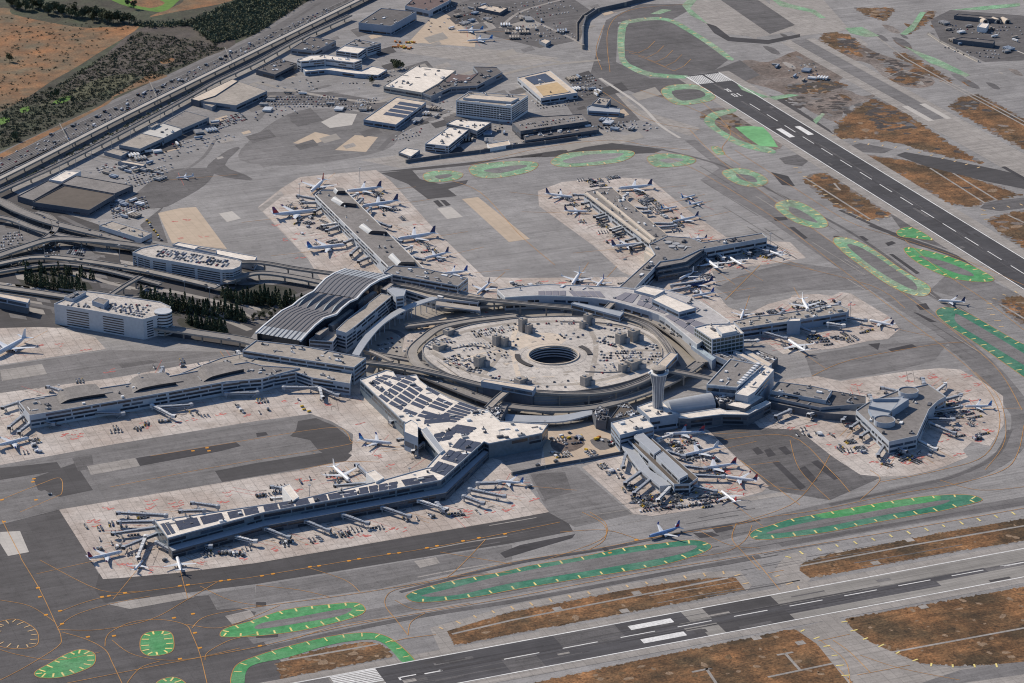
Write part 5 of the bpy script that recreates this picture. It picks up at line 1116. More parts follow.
# far truck yards
tone([(430, -10), (560, -10), (590, 10), (580, 40), (540, 48), (470, 30), (440, 10)], m_dark2, 2)
tone([(930, 20), (950, 10), (1030, 16), (1030, 60), (985, 62), (940, 40)], m_dark2, 3)
tone([(256, 92), (330, 92), (400, 104), (380, 112), (300, 104), (256, 108)], m_dark2, 3)
tone([(560, 95), (590, 72), (612, 90), (640, 120), (600, 128), (575, 118)], m_dark2, 3)
# dry fields and scrub west of the freeway
def field(pts, m, k, sm=3): sheet('field', pts, m, k, sm)
field([(-90, -40), (420, -60), (345, -16), (318, 0), (255, 36), (0, 153), (-90, 195)], m_scrub, 2, 0)
field([(-60, 20), (5, 8), (12, 14), (48, 22), (90, 28), (140, 26), (100, 52), (75, 68), (50, 82), (15, 104), (-60, 130)], m_field, 3)
field([(140, 28), (190, 26), (235, 40), (220, 52), (175, 66), (120, 80), (60, 92), (100, 60)], m_scrubpurple, 3)
field([(60, 96), (100, 78), (130, 74), (132, 80), (90, 96), (40, 106)], mat('grey_green_grass', (.09, .09, .05), v1=.3, s1=.03, v2=.3, s2=.2), 3)
field([(150, 17), (175, 12), (220, 4), (240, -4), (190, -2), (180, 4), (160, 12)], m_field, 3)
field([(110, -6), (178, -6), (176, 3), (165, 11), (150, 11), (120, 4)], m_lawn, 4); field([(128, 2), (150, -2), (165, 3), (150, 8)], m_field, 4)
field([(52, 104), (60, 98), (72, 96), (66, 102)], m_lawn, 4); field([(0, 118), (8, 117), (10, 121), (0, 125)], m_lawn, 4); field([(20, 109), (28, 106), (30, 110), (22, 113)], m_lawn, 4)
field([(0, 154), (40, 134), (100, 106), (112, 97), (108, 104), (50, 134), (0, 160)], m_field, 4, 2)
field([(110, 98), (140, 80), (150, 74), (168, 76), (140, 86)], m_field, 4)
field([(160, 61), (172, 58), (174, 61), (164, 64)], m_field, 4)

def viaduct(name, label, path, h, w, step=32, deck=None, cat='viaduct', par=1.0, sm=6, track=False, dash=True, pier_w=2.2, z1=None):
    if isinstance(h, (int, float)): h = [h]*len(path)
    q = smooth([(x, y, z) for (x, y), z in zip(path, h)], sm, False) if sm else [(x, y, z) for (x, y), z in zip(path, h)]
    P = [at(x, y, z) for x, y, z in q]
    c = P[len(P)//2]; r = tag(empty(name, (c.x, c.y, 0)), label, cat)
    mb = MB(); mb.beam(P, w, 1.7, m_viad, 0, deck or m_via)
    if dash:
        acc = 0
        for a, b in zip(P, P[1:]):
            d = b-a; mb.ribbon([a+d*.1+Vector((0, 0, .05)), a+d*.55+Vector((0, 0, .05))], .4, m_wornwhite)
    mb.build('deck', r)
    for s in (-1, 1):
        mb = MB(); mb.beam([p+Vector((0, 0, par)) for p in P], .5, par+1.2, m_viad, s*(w/2-.1)); mb.build('parapet', r)
    if track:
        for s in (-1, 1):
            mb = MB(); mb.beam([p+Vector((0, 0, .45)) for p in P], 1.0, .4, m_light, s*w*.23); mb.build('track', r)
    acc = step*.5
    for a, b in zip(P, P[1:]):
        d = b-a; L = Vector((d.x, d.y, 0)).length
        if L < 1e-6: continue
        while acc < L:
            p = a+d*(acc/L); mb = MB()
            if p.z > 4:
                mb.tube((p.x, p.y, 0), (p.x, p.y, p.z-2.6), pier_w/2, pier_w/2, m_viad, 8, False)
                mb.box((p.x, p.y, p.z-2.9), (w*.7, 1.6, 1.3), math.atan2(d.y, d.x)+math.pi/2, m_viad)
                mb.build('pier', r)
            acc += step
        acc -= L
    return r
viaduct('elevated_railway', 'pale concrete rail viaduct running along the freeway', [(-60, 207), (25, 165.5), (128, 113), (256, 50), (368, -5), (400, -20)], 8, 11, 45, mat('viaduct_pale', (.40, .37, .33), v1=.08, s1=.02, v2=.1, s2=.2), dash=False)
viaduct('elevated_road', 'darker road viaduct just below the rail viaduct by the freeway', [(-60, 218), (15, 184), (57, 165), (128, 129), (186, 98), (214, 82), (256, 62), (300, 38), (350, 15)], 8, 9, 45, m_road)
viaduct('elevated_road', 'grey flyover sweeping over the interchange towards the rounded garage', [(-30, 190), (0, 201), (18, 210), (50, 222), (95, 233), (140, 243), (175, 250)], 9, 15, 40)
viaduct('elevated_road', 'tightly curved loop ramp at the left edge of the interchange', [(-20, 258), (10, 249), (38, 241), (53, 232), (55, 223), (48, 216), (36, 212)], 8, 9, 30)
viaduct('elevated_road', 'broad dark flyover with tall piers above the parked cars', [(-20, 262), (20, 248), (52, 239), (87, 240), (120, 243), (150, 247)], 10, 14, 36)
viaduct('elevated_road', 'long tan ramp curving past the trees below the rounded garage', [(-20, 268), (10, 261), (35, 257), (62, 258), (100, 263), (140, 269.5), (175, 277), (217, 287)], 7, 12, 36, m_roadp)
viaduct('elevated_road', 'narrow ramp rising beside the broad flyover', [(-20, 275), (20, 268), (60, 264), (95, 268), (130, 276), (160, 284)], 5, 8, 34)
viaduct('elevated_road', 'low dark ramp between the tree rows and the left garage', [(60, 288), (95, 292), (120, 296), (150, 297), (190, 303), (226, 316)], 4, 8, 40)
viaduct('elevated_road', 'upper flyover entering from the left edge under the warehouse', [(-20, 214), (10, 219), (40, 230), (80, 239), (130, 247), (160, 252)], 8, 10, 36)
viaduct('pedestrian_bridge', 'straight bridge linking the left garage with the road ramps', [(106, 298), (124, 286), (141, 276)], 13, 7, 30, cat='bridge', dash=False)
viaduct('elevated_road', 'departures viaduct on tall piers in front of the left garage', [(140, 322), (160, 327), (200, 333), (240, 339), (262, 345)], 11, 16, 26)
viaduct('elevated_road', 'pair of low road decks at the far left edge', [(-20, 284), (30, 291), (70, 297)], 4, 12, 40, m_roadp)
viaduct('elevated_railway', 'rail guideway running behind the trees to the curved roof', [(170, 262), (215, 264), (256, 262), (300, 269), (345, 275)], 12, 9, 36, m_track, track=True, dash=False)
viaduct('elevated_road', 'upper road deck between the rounded garage and the curved roof', [(225, 282), (256, 273), (290, 276), (330, 284)], 9, 11, 36)
viaduct('elevated_railway', 'rail guideway circling the near side of the round garage', [(365, 362), (400, 366), (440, 374), (478, 384), (510, 389), (540, 392), (580, 393.5), (610, 391), (632, 385), (650, 377), (662, 366.5), (672, 354.5)], 15, 9, 34, m_track, track=True, dash=False)
viaduct('elevated_railway', 'rail guideway curving around the far side of the round garage', [(360, 288), (400, 285), (434, 292), (470, 298), (510, 302), (545, 305.5), (580, 309), (612, 315.5), (636, 321), (651, 328), (663, 340), (672, 354)], 15, 9, 34, m_track, track=True, dash=False)
viaduct('elevated_road', 'tan spiral exit ramp hugging the left side of the round garage', [(436, 372), (420, 366), (413, 358), (413, 349), (424, 338), (441, 327), (475, 320), (516, 315.5)], [12, 12, 11, 10, 9, 8, 8, 8], 12, 30, m_roadp)
viaduct('elevated_road', 'upper departures road along the curved lilac terminal', [(440, 308), (480, 305), (505, 302.5), (540, 302), (579, 304), (607, 307), (632, 313), (657, 322), (676, 334), (692, 348), (704, 362)], 8, 16, 30, m_roadp)
viaduct('elevated_road', 'upper departures road along the solar roofed terminal', [(372, 364), (395, 367), (420, 374), (450, 386), (478, 397), (505, 405), (540, 409), (575, 409), (605, 405), (635, 396), (656, 388), (680, 376), (700, 362)], 8, 13, 30)
viaduct('elevated_road', 'double ramp passing under the guideway left of the round garage', [(366, 352), (400, 358), (440, 366), (470, 374)], 9, 8, 30)
viaduct('elevated_road', 'short slip ramp below the north wing of the international terminal', [(405, 326), (430, 323), (455, 320), (480, 315)], 6, 9, 30, m_roadp)
viaduct('pedestrian_bridge', 'covered bridge from the round garage to the solar roofed terminal', [(508, 390), (497, 399), (488, 408)], 15, 9, 30, r_tan, 'bridge', dash=False)
viaduct('pedestrian_bridge', 'covered bridge from the control tower side to the dark roofed terminal', [(668, 370), (690, 374), (714, 379)], 16, 9, 40, r_grey, 'bridge', dash=False)
viaduct('pedestrian_bridge', 'short covered bridge from the station to the lilac terminal', [(604, 311), (612, 303)], 16, 8, 40, r_tan, 'bridge', dash=False, sm=0)
viaduct('pedestrian_bridge', 'covered bridge between the office bar and the ring road', [(358, 348), (372, 352), (392, 361)], 12, 6, 40, r_tan, 'bridge', dash=False)
med = tag(empty('median_barrier', at(128, 112)), 'long concrete median barrier down the middle of the freeway', 'barrier'); mb = MB(); P_ = [at(x, y) for x, y in ((-60, 204), (0, 173.7), (128, 112), (255, 50.5), (350, 4))]; mb.beam([p+Vector((0, 0, 1.4)) for p in P_], 1.2, 1.4, m_dark); mb.build('barrier_wall', med)
for i, (x, y, x2, y2) in enumerate(((60, 128.5, 70, 148.5), (150, 86.5, 158, 105), (225, 52, 232, 68))):
    a, b = at(x, y), at(x2, y2); g_ = tag(empty('sign_gantry', ((a.x+b.x)/2, (a.y+b.y)/2, 0)), 'steel sign gantry spanning the freeway, %s of three from the left' % ORD3[i], 'gantry', 'freeway sign gantries')
    for p in (a, b): mb = MB(); mb.tube(p, p+Vector((0, 0, 8)), .35, .35, m_viad, 6); mb.build('post', g_)
    mb = MB(); mb.beam([a+Vector((0, 0, 8.4)), b+Vector((0, 0, 8.4))], .8, 1., m_viad); mb.build('beam', g_)
    mb = MB(); d = (b-a).normalized(); c = a+(b-a)*.5; mb.beam([c-d*6+Vector((0, 0, 10)), c+d*6+Vector((0, 0, 10))], .3, 3, mat('sign_back', (.10, .12, .11))); mb.build('sign_panel', g_)
# curved curb canopies
def canopy(label, px, h, m):
    r = root_for('curb_canopy', px, label, 'canopy', h); P = A(px, h)
    mb = MB(); mb.prism(P, h-1.6, h, w_pale, m, True); mb.build('canopy_roof', r)
    n = len(P)//2
    for i in range(n):
        mb = MB(); p = (P[i]+P[-1-i])/2; mb.tube((p.x, p.y, 0), (p.x, p.y, h-1.6), .5, .5, w_pale, 6, False); mb.build('column', r)
    return r
def offs(path, d, h):
    return path+[(x+d[0], y+d[1]) for x, y in reversed(path)]
canopy('curved white edged curb canopy in front of the office bar', offs(smooth([(352, 354), (361, 340), (376, 323), (396, 310), (412, 303), (432, 296.5)], 4, False), (7, 1.5), 16), 17, r_metal)
canopy('straight curb canopy continuing from the curved canopy towards the ring', [(436, 301), (480, 307), (480, 310.5), (436, 305)], 15, r_tan)
canopy('low curved grey curb canopy between the solar roof terminal and the fan building', smooth([(505, 414), (535, 415.5), (562, 415), (592, 409)], 4, False)+smooth([(593, 414), (564, 421), (535, 422), (505, 421)], 4, False), 8, r_metal)
# stations of the guideway
def station(label, px, h):
    r = root_for('train_station', px, label, 'station', h); P = ccw(A(px, h))
    tier(r, P, h-7, h, r_cream if 'pale' in label else r_metal, w_blue, [(h-5.5, h-2)], par=.4)
    mb = MB(); I = inset(P, 1.5); mb.prism(I, 0, h-7, w_dark); mb.build('platform_base', r)
station('station with a pale slab roof on the near guideway', [(481, 381.5), (484, 379.5), (536, 386.5), (533, 391)], 22)
station('station with a grey roof on the far guideway', [(571, 303.5), (574, 302), (624, 312), (620, 316.5)], 22)
station('station with a pale roof beside the control tower', [(655, 366), (670, 352.5), (678, 354), (666, 367)], 22)
station('small station with a pale roof at the left edge', [(-6, 296), (-4, 293), (30, 299), (28, 303)], 16)
# walls
def wall(label, pts, h, m, name='perimeter_wall', t=.8):
    r = root_for(name, pts, label, 'wall'); P = A(pts, 0); mb = MB(); mb.beam([p+Vector((0, 0, h)) for p in P], t, h, m); mb.build('panel', r)
    pb = MB()
    for p in P: pb.box((p.x, p.y, 0), (t*2, t*2, h+.4), 0, m_viad)
    pb.build('post', r)
wall('dark blue blast wall along the taxi lane below the cargo buildings', [(406, 163), (440, 158), (480, 153), (512, 148), (545, 144), (577, 139.5)], 5, w_dark, 'blast_wall')
wall('dark blast wall bending around the far truck yard', [(583, 49), (583, 30), (586, 20), (598, 12), (625, 6), (655, -2)], 7, w_dark, 'blast_wall', 2)
wall('pale low wall beside the far truck yard', [(577, 41), (577, 24), (582, 17), (594, 9)], 3, m_viad, 'blast_wall')
wall('dark wall closing off the yard between two piers', [(512, 475), (545, 468), (580, 462), (627, 453)], 3.4, w_dark, 'blast_wall', .9)
wall('pale wall around the far right yard', [(928, 34), (940, 42), (978, 62)], 3, m_viad, 'perimeter_wall')

# ================================================================ TREES
m_cyp = mat('cypress_leaf', (.072, .092, .05), v1=.3, s1=.06, v2=.4, s2=.5, v3=.4, s3=1.5)
m_leaf = mat('dark_tree_leaf', (.082, .094, .05), v1=.3, s1=.03, v2=.4, s2=.2, v3=.4, s3=.8)
m_bush = mat('scrub_leaf', (.078, .08, .046), v1=.3, s1=.02, v2=.4, s2=.1, v3=.4, s3=.6)
m_wood = mat('woodland_leaf', (.092, .104, .06), v1=.3, s1=.02, v2=.4, s2=.1, v3=.4, s3=.6)
m_bark = mat('bark', (.06, .045, .035), v1=.2, s1=.5)
def leaf(mb, p, s, m, R):
    a = Vector((R.uniform(-1, 1), R.uniform(-1, 1), R.uniform(-1, 1))).normalized()*s; b = a.orthogonal().normalized()*s*R.uniform(.5, .9)
    n = a.cross(b)
    if n.z < 0: b = -b
    mb.add([p-a, p+b, p+a*.9, p-b], [(0, 1, 2, 3)], m)
def crown_mesh(kind, seed):
    R = random.Random(seed); mb = MB()
    if kind == 'cone':
        H, W = 13*R.uniform(.85, 1.15), 2.4*R.uniform(.85, 1.2)
        for i in range(210):
            z = R.random()**1.2; rr = W*(1-z)**.75*math.sqrt(R.uniform(.35, 1)); t = R.uniform(0, 6.283)
            leaf(mb, Vector((rr*math.cos(t), rr*math.sin(t), .6+z*(H-1))), R.uniform(.55, 1.1), m_cyp, R)
    else:
        blobs = [(Vector((R.uniform(-3.4, 3.4), R.uniform(-3.4, 3.4), R.uniform(5, 10.5))), R.uniform(2.2, 3.6)) for k in range(9)]
        for i in range(330):
            c, q = R.choice(blobs); d = Vector((R.gauss(0, 1), R.gauss(0, 1), R.gauss(0, 1))).normalized()*q*R.uniform(.55, 1)
            leaf(mb, c+d, R.uniform(.6, 1.3), m_leaf, R)
    return mb
def make_tree(kind, seed, label, group):
    r = empty('cypress_tree' if kind == 'cone' else 'broadleaf_tree', (0, 0, 0)); tag(r, label, 'tree', group)
    crown_mesh(kind, seed).build('crown', r)
    mb = MB(); mb.tube((0, 0, 0), (.1, 0, 3.5), .3 if kind == 'cone' else .5, .22, m_bark, 6, False)
    if kind != 'cone':
        for t in (0, 2.1, 4.2): mb.tube((.1, 0, 3.3), (2*math.cos(t), 2*math.sin(t), 7), .25, .1, m_bark, 5, False)
    mb.build('trunk', r); return r
protos = {}
def plant(kind, px, py, s, label, group, R):
    key = (kind, R.randrange(6)); p = at(px, py)
    if key not in protos: protos[key] = o = make_tree(kind, key[1]*7+3, label, group)
    else: o = copy_tree(protos[key]); o['label'] = label; o['group'] = group
    o.location = (p.x, p.y, 0); o.rotation_euler = (0, 0, R.uniform(0, 6.28)); o.scale = (s*R.uniform(.9, 1.15),)*2+(s*R.uniform(.85, 1.15),)
TR = random.Random(5)
def rows(a, b, c, nrow, ncol, label, group, s=1., skip=.04):
    s *= 1.3; ncol = int(ncol*1.45)
    # grid between px corners a-b (along a row) and a-c (across rows)
    for i in range(nrow):
        for j in range(ncol):
            if TR.random() < skip: continue
            u = (j+TR.uniform(-.3, .3))/max(1, ncol-1); v = (i+TR.uniform(-.2, .2))/max(1, nrow-1)
            plant('cone', a[0]+(b[0]-a[0])*u+(c[0]-a[0])*v, a[1]+(b[1]-a[1])*u+(c[1]-a[1])*v, s*TR.uniform(.65, 1.2), label, group, TR)
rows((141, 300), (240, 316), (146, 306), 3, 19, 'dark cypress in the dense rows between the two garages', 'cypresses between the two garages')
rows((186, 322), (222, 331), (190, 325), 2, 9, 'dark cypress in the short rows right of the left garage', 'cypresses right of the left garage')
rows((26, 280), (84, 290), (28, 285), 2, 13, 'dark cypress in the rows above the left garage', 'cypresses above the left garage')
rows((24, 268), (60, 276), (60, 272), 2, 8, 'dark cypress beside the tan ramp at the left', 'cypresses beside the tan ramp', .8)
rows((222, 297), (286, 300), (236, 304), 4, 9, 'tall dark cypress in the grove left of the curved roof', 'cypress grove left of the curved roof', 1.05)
for i in range(14): plant('round', TR.uniform(240, 285), TR.uniform(305, 322), .5, 'small round tree along the road left of the curved roof', 'small trees left of the curved roof', TR)
for i in range(34): plant('round', 10+i*3.6+TR.uniform(-1.5, 1.5), 6+i*.55+TR.uniform(-2, 3), TR.uniform(1.2, 1.8), 'large dark tree in the belt along the top left field', 'trees in the belt at the top left', TR)
for x, y in ((10, 62), (134, 9), (128, 6), (395, 70), (394, 66), (400, 69), (372, 84), (16, 140), (55, 98)): plant('round', x, y, 1.1, 'lone dark tree standing apart from the belt', 'scattered lone trees', TR)
# scrub and woodland nobody could count
def woodland(name, label, region, count, smin, smax, m, seed, hmax):
    R = random.Random(seed); mb = MB(); xs = [p[0] for p in region]; ys = [p[1] for p in region]; P2 = [Vector((x, y, 0)) for x, y in region]; k = 0
    while k < count:
        q = Vector((R.uniform(min(xs), max(xs)), R.uniform(min(ys), max(ys)), 0))
        if not inside(P2, q): continue
        k += 1; b = at(q.x, q.y); s = R.uniform(smin, smax); hh = R.uniform(.5, 1)*hmax
        for i in range(12):
            d = Vector((R.gauss(0, .55)*s, R.gauss(0, .55)*s, abs(R.gauss(.3, .5))*hh)); leaf(mb, b+d, s*R.uniform(.3, .55), m, R)
    o = mb.build(name); tag(o, label, 'vegetation', None, 'stuff')
woodland('woodland', 'dark woodland beside the freeway at the top', [(130, 24), (190, 22), (240, 0), (350, -12), (305, 2), (255, 34), (215, 44), (190, 26), (150, 28)], 2200, 2.5, 5, m_wood, 11, 6)
woodland('scrub', 'dark scrub bushes on the slope beside the freeway', [(0, 108), (60, 84), (140, 32), (215, 44), (225, 48), (110, 98), (60, 122), (0, 150)], 2600, 1.2, 3.2, m_bush, 12, 2.4)
woodland('scrub', 'scattered low bushes on the dry field', [(0, 15), (130, 27), (90, 56), (0, 100)], 220, 1.2, 2.6, m_bush, 13, 1.8)
woodland('hedge', 'low hedge strip along the rail viaduct', [(-30, 203), (25, 176), (150, 112), (250, 62), (252, 65), (152, 116), (28, 180), (-30, 207)], 300, 1.5, 2.5, m_leaf, 14, 2.5)
# ================================================================ AIRCRAFT
def paint(name, col, rough=.35): return mat(name, col, rough, v1=.03, s1=.1, v2=.05, s2=.8, spec=.5)
a_white = paint('aircraft_white', (.72, .73, .74)); a_grey = paint('aircraft_grey', (.50, .52, .55)); a_wing = paint('wing_metal', (.62, .64, .66))
a_navy = paint('aircraft_navy', (.02, .035, .12)); a_blue = paint('aircraft_blue', (.02, .08, .33)); a_sky = paint('aircraft_light_blue', (.06, .30, .62)); a_red = paint('aircraft_red', (.42, .03, .04)); a_purple = paint('aircraft_purple', (.13, .03, .13)); a_gold = paint('aircraft_gold', (.55, .33, .06)); a_dark = paint('aircraft_dark', (.03, .03, .035))
def make_plane(L, span, dia, top, belly, fin, fin2=None, wide=False, base='airliner'):
    r = empty(base, (0, 0, 0)); R_ = dia/2; zc = R_+(2.0 if wide else 1.5)
    # fuselage: rings nose (+x) to tail; upper and lower halves take their own paint
    prof = [(0, .05, -.22), (.012, .30, -.16), (.03, .55, -.10), (.06, .82, -.04), (.10, .97, 0), (.14, 1, 0), (.66, 1, 0), (.76, .92, .08), (.86, .66, .30), (.94, .36, .55), (1, .10, .72)]
    n = 16; mb = MB(); rings = []
    for t, q, dz in prof:
        x = L/2-t*L; rings.append([Vector((x, R_*q*math.cos(2*math.pi*k/n), zc+R_*dz+R_*q*math.sin(2*math.pi*k/n))) for k in range(n)])
    vs = [v for g_ in rings for v in g_]
    for mset, cond in ((top, lambda k: not 9 <= k <= 14), (belly, lambda k: 9 <= k <= 14)):
        fs = []
        for i in range(len(rings)-1):
            for k in range(n):
                if cond(k): fs.append((i*n+k, (i+1)*n+k, (i+1)*n+(k+1) % n, i*n+(k+1) % n))
        mb.add(vs, fs, mset)
    mb.build('fuselage', r, None, True)
    for s in (-1, 1):
        mb = MB()
        for i in range(4, 7):
            a, b = prof[i], prof[i+1]
            pass
        x0, x1 = L/2-.11*L, L/2-.74*L; m = int((x0-x1)/1.6)
        for j in range(m):
            x = x0-(j+.3)*(x0-x1)/m; w_ = .5*(x0-x1)/m; y = s*(R_*.985+.03); z = zc+R_*.22
            P = [(x, y, z-.18), (x-w_, y, z-.18), (x-w_, y*.995, z+.2), (x, y*.995, z+.2)]
            mb.add(P, [(0, 1, 2, 3) if s < 0 else (3, 2, 1, 0)], a_dark)
        mb.build('cabin_window_row', r)
    mb = MB(); xx = L/2-.034*L; mb.box((xx, 0, zc+R_*.36), (L*.014+.3, R_*.95, R_*.26), 0, a_dark); mb.build('cockpit_window', r)
    # wings
    c0, c1 = L*.19, L*.05; sw = span*.5*.52; xr = L*.5-L*.36
    for s in (-1, 1):
        mb = MB(); z0 = zc-R_*.45; zt = z0+span*.5*.09
        root = [(xr, s*R_*.3, z0), (xr-c0, s*R_*.3, z0)]; mid = [(xr-sw*.36, s*span*.18, z0+.3*(zt-z0)), (xr-c0-.02*L, s*span*.18, z0+.3*(zt-z0))]; tip = [(xr-sw, s*span/2, zt), (xr-sw-c1, s*span/2, zt)]
        vs = []
        for (a, b), th in ((root, .55*dia*.22), (mid, .4*dia*.2), (tip, .12)):
            a, b = Vector(a), Vector(b); m_ = a*.65+b*.35
            vs += [a, m_+Vector((0, 0, th)), b, m_-Vector((0, 0, th*.6))]
        fs = []
        for i in (0, 4):
            for k in range(4): fs.append((i+k, i+(k+1) % 4, i+4+(k+1) % 4, i+4+k) if s > 0 else (i+k, i+4+k, i+4+(k+1) % 4, i+(k+1) % 4))
        fs.append((8, 9, 10, 11)); mb.add(vs, fs, a_wing); w_o = mb.build('wing', r)
        wl = MB(); a, b = Vector(tip[0]), Vector(tip[1]); h_ = Vector((-c1*.55, s*.5, 2.3 if not wide else 1.8))
        wl.add([a, b, b+h_, a+h_*1.05, a+Vector((0, s*.12, 0)), b+Vector((0, s*.12, 0)), b+h_+Vector((0, s*.12, 0)), a+h_*1.05+Vector((0, s*.12, 0))], [(0, 1, 2, 3), (7, 6, 5, 4), (0, 3, 7, 4), (3, 2, 6, 7), (2, 1, 5, 6)], fin if fin is not a_white else a_white); wl.build('winglet', w_o)
        ey = s*span*.165; ex = xr-sw*.33+L*.035; ez = z0-dia*.22; el = L*.085; er = dia*(.235 if not wide else .26)
        mb = MB(); g2 = []
        for t, q in ((0, .86), (.12, 1), (.55, .96), (1, .55)): g2.append([(ex-el*t, ey+er*q*math.cos(2*math.pi*k/12), ez+er*q*math.sin(2*math.pi*k/12)) for k in range(12)])
        mb.loft(g2, a_white if belly is not a_blue else a_blue); mb.add([(x+.02, y, z) for x, y, z in g2[0]], [tuple(range(12))], a_dark); mb.box((ex-el*.6, ey, ez+er*.5), (el*.9, .35, dia*.2), 0, a_wing)
        mb.build('engine', r)
        tb = MB(); tx = -L*.5+L*.115; tz = zc+R_*.45; ts = span*.19
        vs = [Vector(v) for v in ((tx, s*.25, tz), (tx-L*.085, s*.25, tz), (tx-L*.11, s*ts, tz+ts*.12), (tx-L*.075, s*ts, tz+ts*.12))]
        up = Vector((0, 0, .16)); f1 = [(0, 1, 2, 3), (7, 6, 5, 4), (0, 3, 7, 4), (3, 2, 6, 7), (2, 1, 5, 6)]
        if s > 0: f1 = [tuple(reversed(f)) for f in f1]
        tb.add([v+up for v in vs]+[v-up for v in vs], f1, a_wing); tb.build('tailplane', r)
        gb = MB(); gb.box((xr-c0*.72, s*R_*.95, 0), (1.9 if wide else 1.1, .8, 1.2), 0, a_dark); gb.tube((xr-c0*.72, s*R_*.95, 1), (xr-c0*.72, s*R_*.9, z0), .2, .2, a_grey, 6); gb.build('landing_gear', r)
    gb = MB(); gb.box((L/2-L*.11, 0, 0), (.8, .5, .8), 0, a_dark); gb.tube((L/2-L*.11, 0, .7), (L/2-L*.11, 0, zc-R_*.8), .14, .14, a_grey, 6); gb.build('nose_gear', r)
    fh = dia*(1.75 if not wide else 1.62); fx = -L*.5+L*.16; fz = zc+R_*.78; mb = MB(); th = .22
    P = [(fx, fz), (fx-L*.135, fz), (fx-L*.155, fz+fh), (fx-L*.105, fz+fh)]
    for s in (-1, 1):
        vs = [(x, s*th*(1 if i < 2 else .5), z) for i, (x, z) in enumerate(P)]; mb.add(vs, [(0, 1, 2, 3) if s < 0 else (3, 2, 1, 0)], fin)
        if fin2: 
            q = .45; Pm = [(P[0][0]*(1-q)+P[3][0]*q, P[0][1]*(1-q)+P[3][1]*q), P[0], (P[1][0]+.02*L, P[1][1]), (P[1][0]*(1-q)+P[2][0]*q+.012*L, P[1][1]*(1-q)+P[2][1]*q)]
            mb.add([(x, s*(th+.02), z) for x, z in Pm], [(0, 1, 2, 3) if s < 0 else (3, 2, 1, 0)], fin2)
    e = [(x, s*th*(1 if i < 2 else .5), z) for s in (-1, 1) for i, (x, z) in enumerate(P)]
    mb.add(e, [(0, 3, 7, 4), (3, 2, 6, 7), (2, 1, 5, 6)], fin); mb.build('tail_fin', r)
    return r
SPEC = {'n': (39.5, 35.8, 3.9, False), 'm': (54, 40, 4.1, False), 'w': (62, 60, 5.9, True), 'r': (31, 27, 2.9, False)}
LIV = {'navy': (a_white, a_grey, a_navy, None), 'blue': (a_white, a_white, a_blue, a_sky), 'bluewhite': (a_white, a_grey, a_blue, None), 'red': (a_white, a_white, a_red, None), 'rednavy': (a_white, a_white, a_red, a_navy), 'purple': (a_white, a_grey, a_purple, a_red), 'white': (a_white, a_white, a_white, None), 'bluebody': (paint('aircraft_blue_glint', (.22, .33, .55)), a_gold, a_blue, a_red), 'darkbody': (a_navy, a_blue, a_navy, None), 'sky': (a_white, a_white, a_sky, a_blue)}  # bluebody: blue fuselage top paled to paint in sun glint
plane_protos = {}
def plane(kind, liv, nose, tail, label, group=None, fs=1.0):
    a, b = at(*nose, 4), at(*tail, 5); d = a-b; d.z = 0; L, span, dia, wd = SPEC[kind]
    key = (kind, liv)
    if key not in plane_protos: o = plane_protos[key] = make_plane(L, span, dia, *LIV[liv], wide=wd, base='regional_jet' if kind == 'r' else 'airliner')
    else: o = copy_tree(plane_protos[key])
    s = min(max(d.length/L, .82), 1.15)*fs; mid = (a+b)/2
    o.location = (mid.x, mid.y, .25); o.rotation_euler = (0, 0, math.atan2(d.y, d.x)); o.scale = (s, s, s)
    tag(o, label, 'airplane', group or 'airliners parked at the gates'); return o
plane('w', 'red', (311, 192), (324, 179.5), 'white wide jet with a red tail at the far tip of the northern pier')
plane('w', 'navy', (346, 191.4), (382, 187), 'wide jet with a dark blue tail, topmost on the right side of the northern pier')
plane('w', 'navy', (361.5, 206.7), (398.7, 200.6), 'wide jet with a dark blue tail, second from the top right of the northern pier')
plane('w', 'purple', (317, 211), (272, 215.5), 'wide jet with a purple and red tail left of the northern pier')
plane('w', 'blue', (346, 245), (306.6, 248.5), 'wide jet with a bright blue tail, lowest on the left of the northern pier')
plane('w', 'navy', (396.7, 239.7), (436, 233), 'wide jet with a dark blue tail in the middle right of the northern pier')
plane('n', 'navy', (424, 258), (449, 251.5), 'smaller jet with a dark tail low on the right side of the northern pier')
plane('n', 'bluewhite', (440, 273.5), (468, 270), 'jet half hidden behind the grey roofed north wing')
plane('m', 'navy', (477, 293), (489.6, 281.6), 'white jet nosed in at the corner between north wing and lilac terminal')
plane('w', 'navy', (618.5, 188.5), (652, 185), 'big jet with a navy tail at the far right tip of the tan striped pier')
plane('n', 'navy', (573, 197), (545.5, 193), 'jet with a navy tail at the far left tip of the tan striped pier')
plane('n', 'navy', (588, 210.8), (564, 209.5), 'jet second from the top on the left of the tan striped pier')
plane('n', 'navy', (644, 243.5), (610.6, 246), 'jet with a dark tail lowest on the left of the tan striped pier')
plane('n', 'white', (572, 285), (580, 272), 'white jet parked nose towards the lilac terminal, left of two')
plane('n', 'bluewhite', (596.5, 286), (604, 277), 'white jet with a blue tail nosed towards the lilac terminal, right of two')
plane('m', 'navy', (673, 221), (698, 215), 'jet with a navy tail right of the tan striped pier')
plane('r', 'sky', (676, 206), (662, 207.5), 'small jet with a light blue tail among the carts right of the tan striped pier')
plane('r', 'sky', (695.6, 194), (681.5, 197), 'small jet with a blue tail in the open stand, upper of two')
plane('r', 'sky', (703, 200.5), (689, 203.5), 'small jet with a blue tail in the open stand, lower of two')
plane('r', 'navy', (690, 238), (706, 236.5), 'small jet close to the hub where the middle pier forks')
plane('n', 'white', (703, 257), (720, 269.5), 'white jet nosed in under the fork of the middle pier')
plane('n', 'white', (728, 256), (742, 264), 'white jet in the middle of the forked pier east arm')
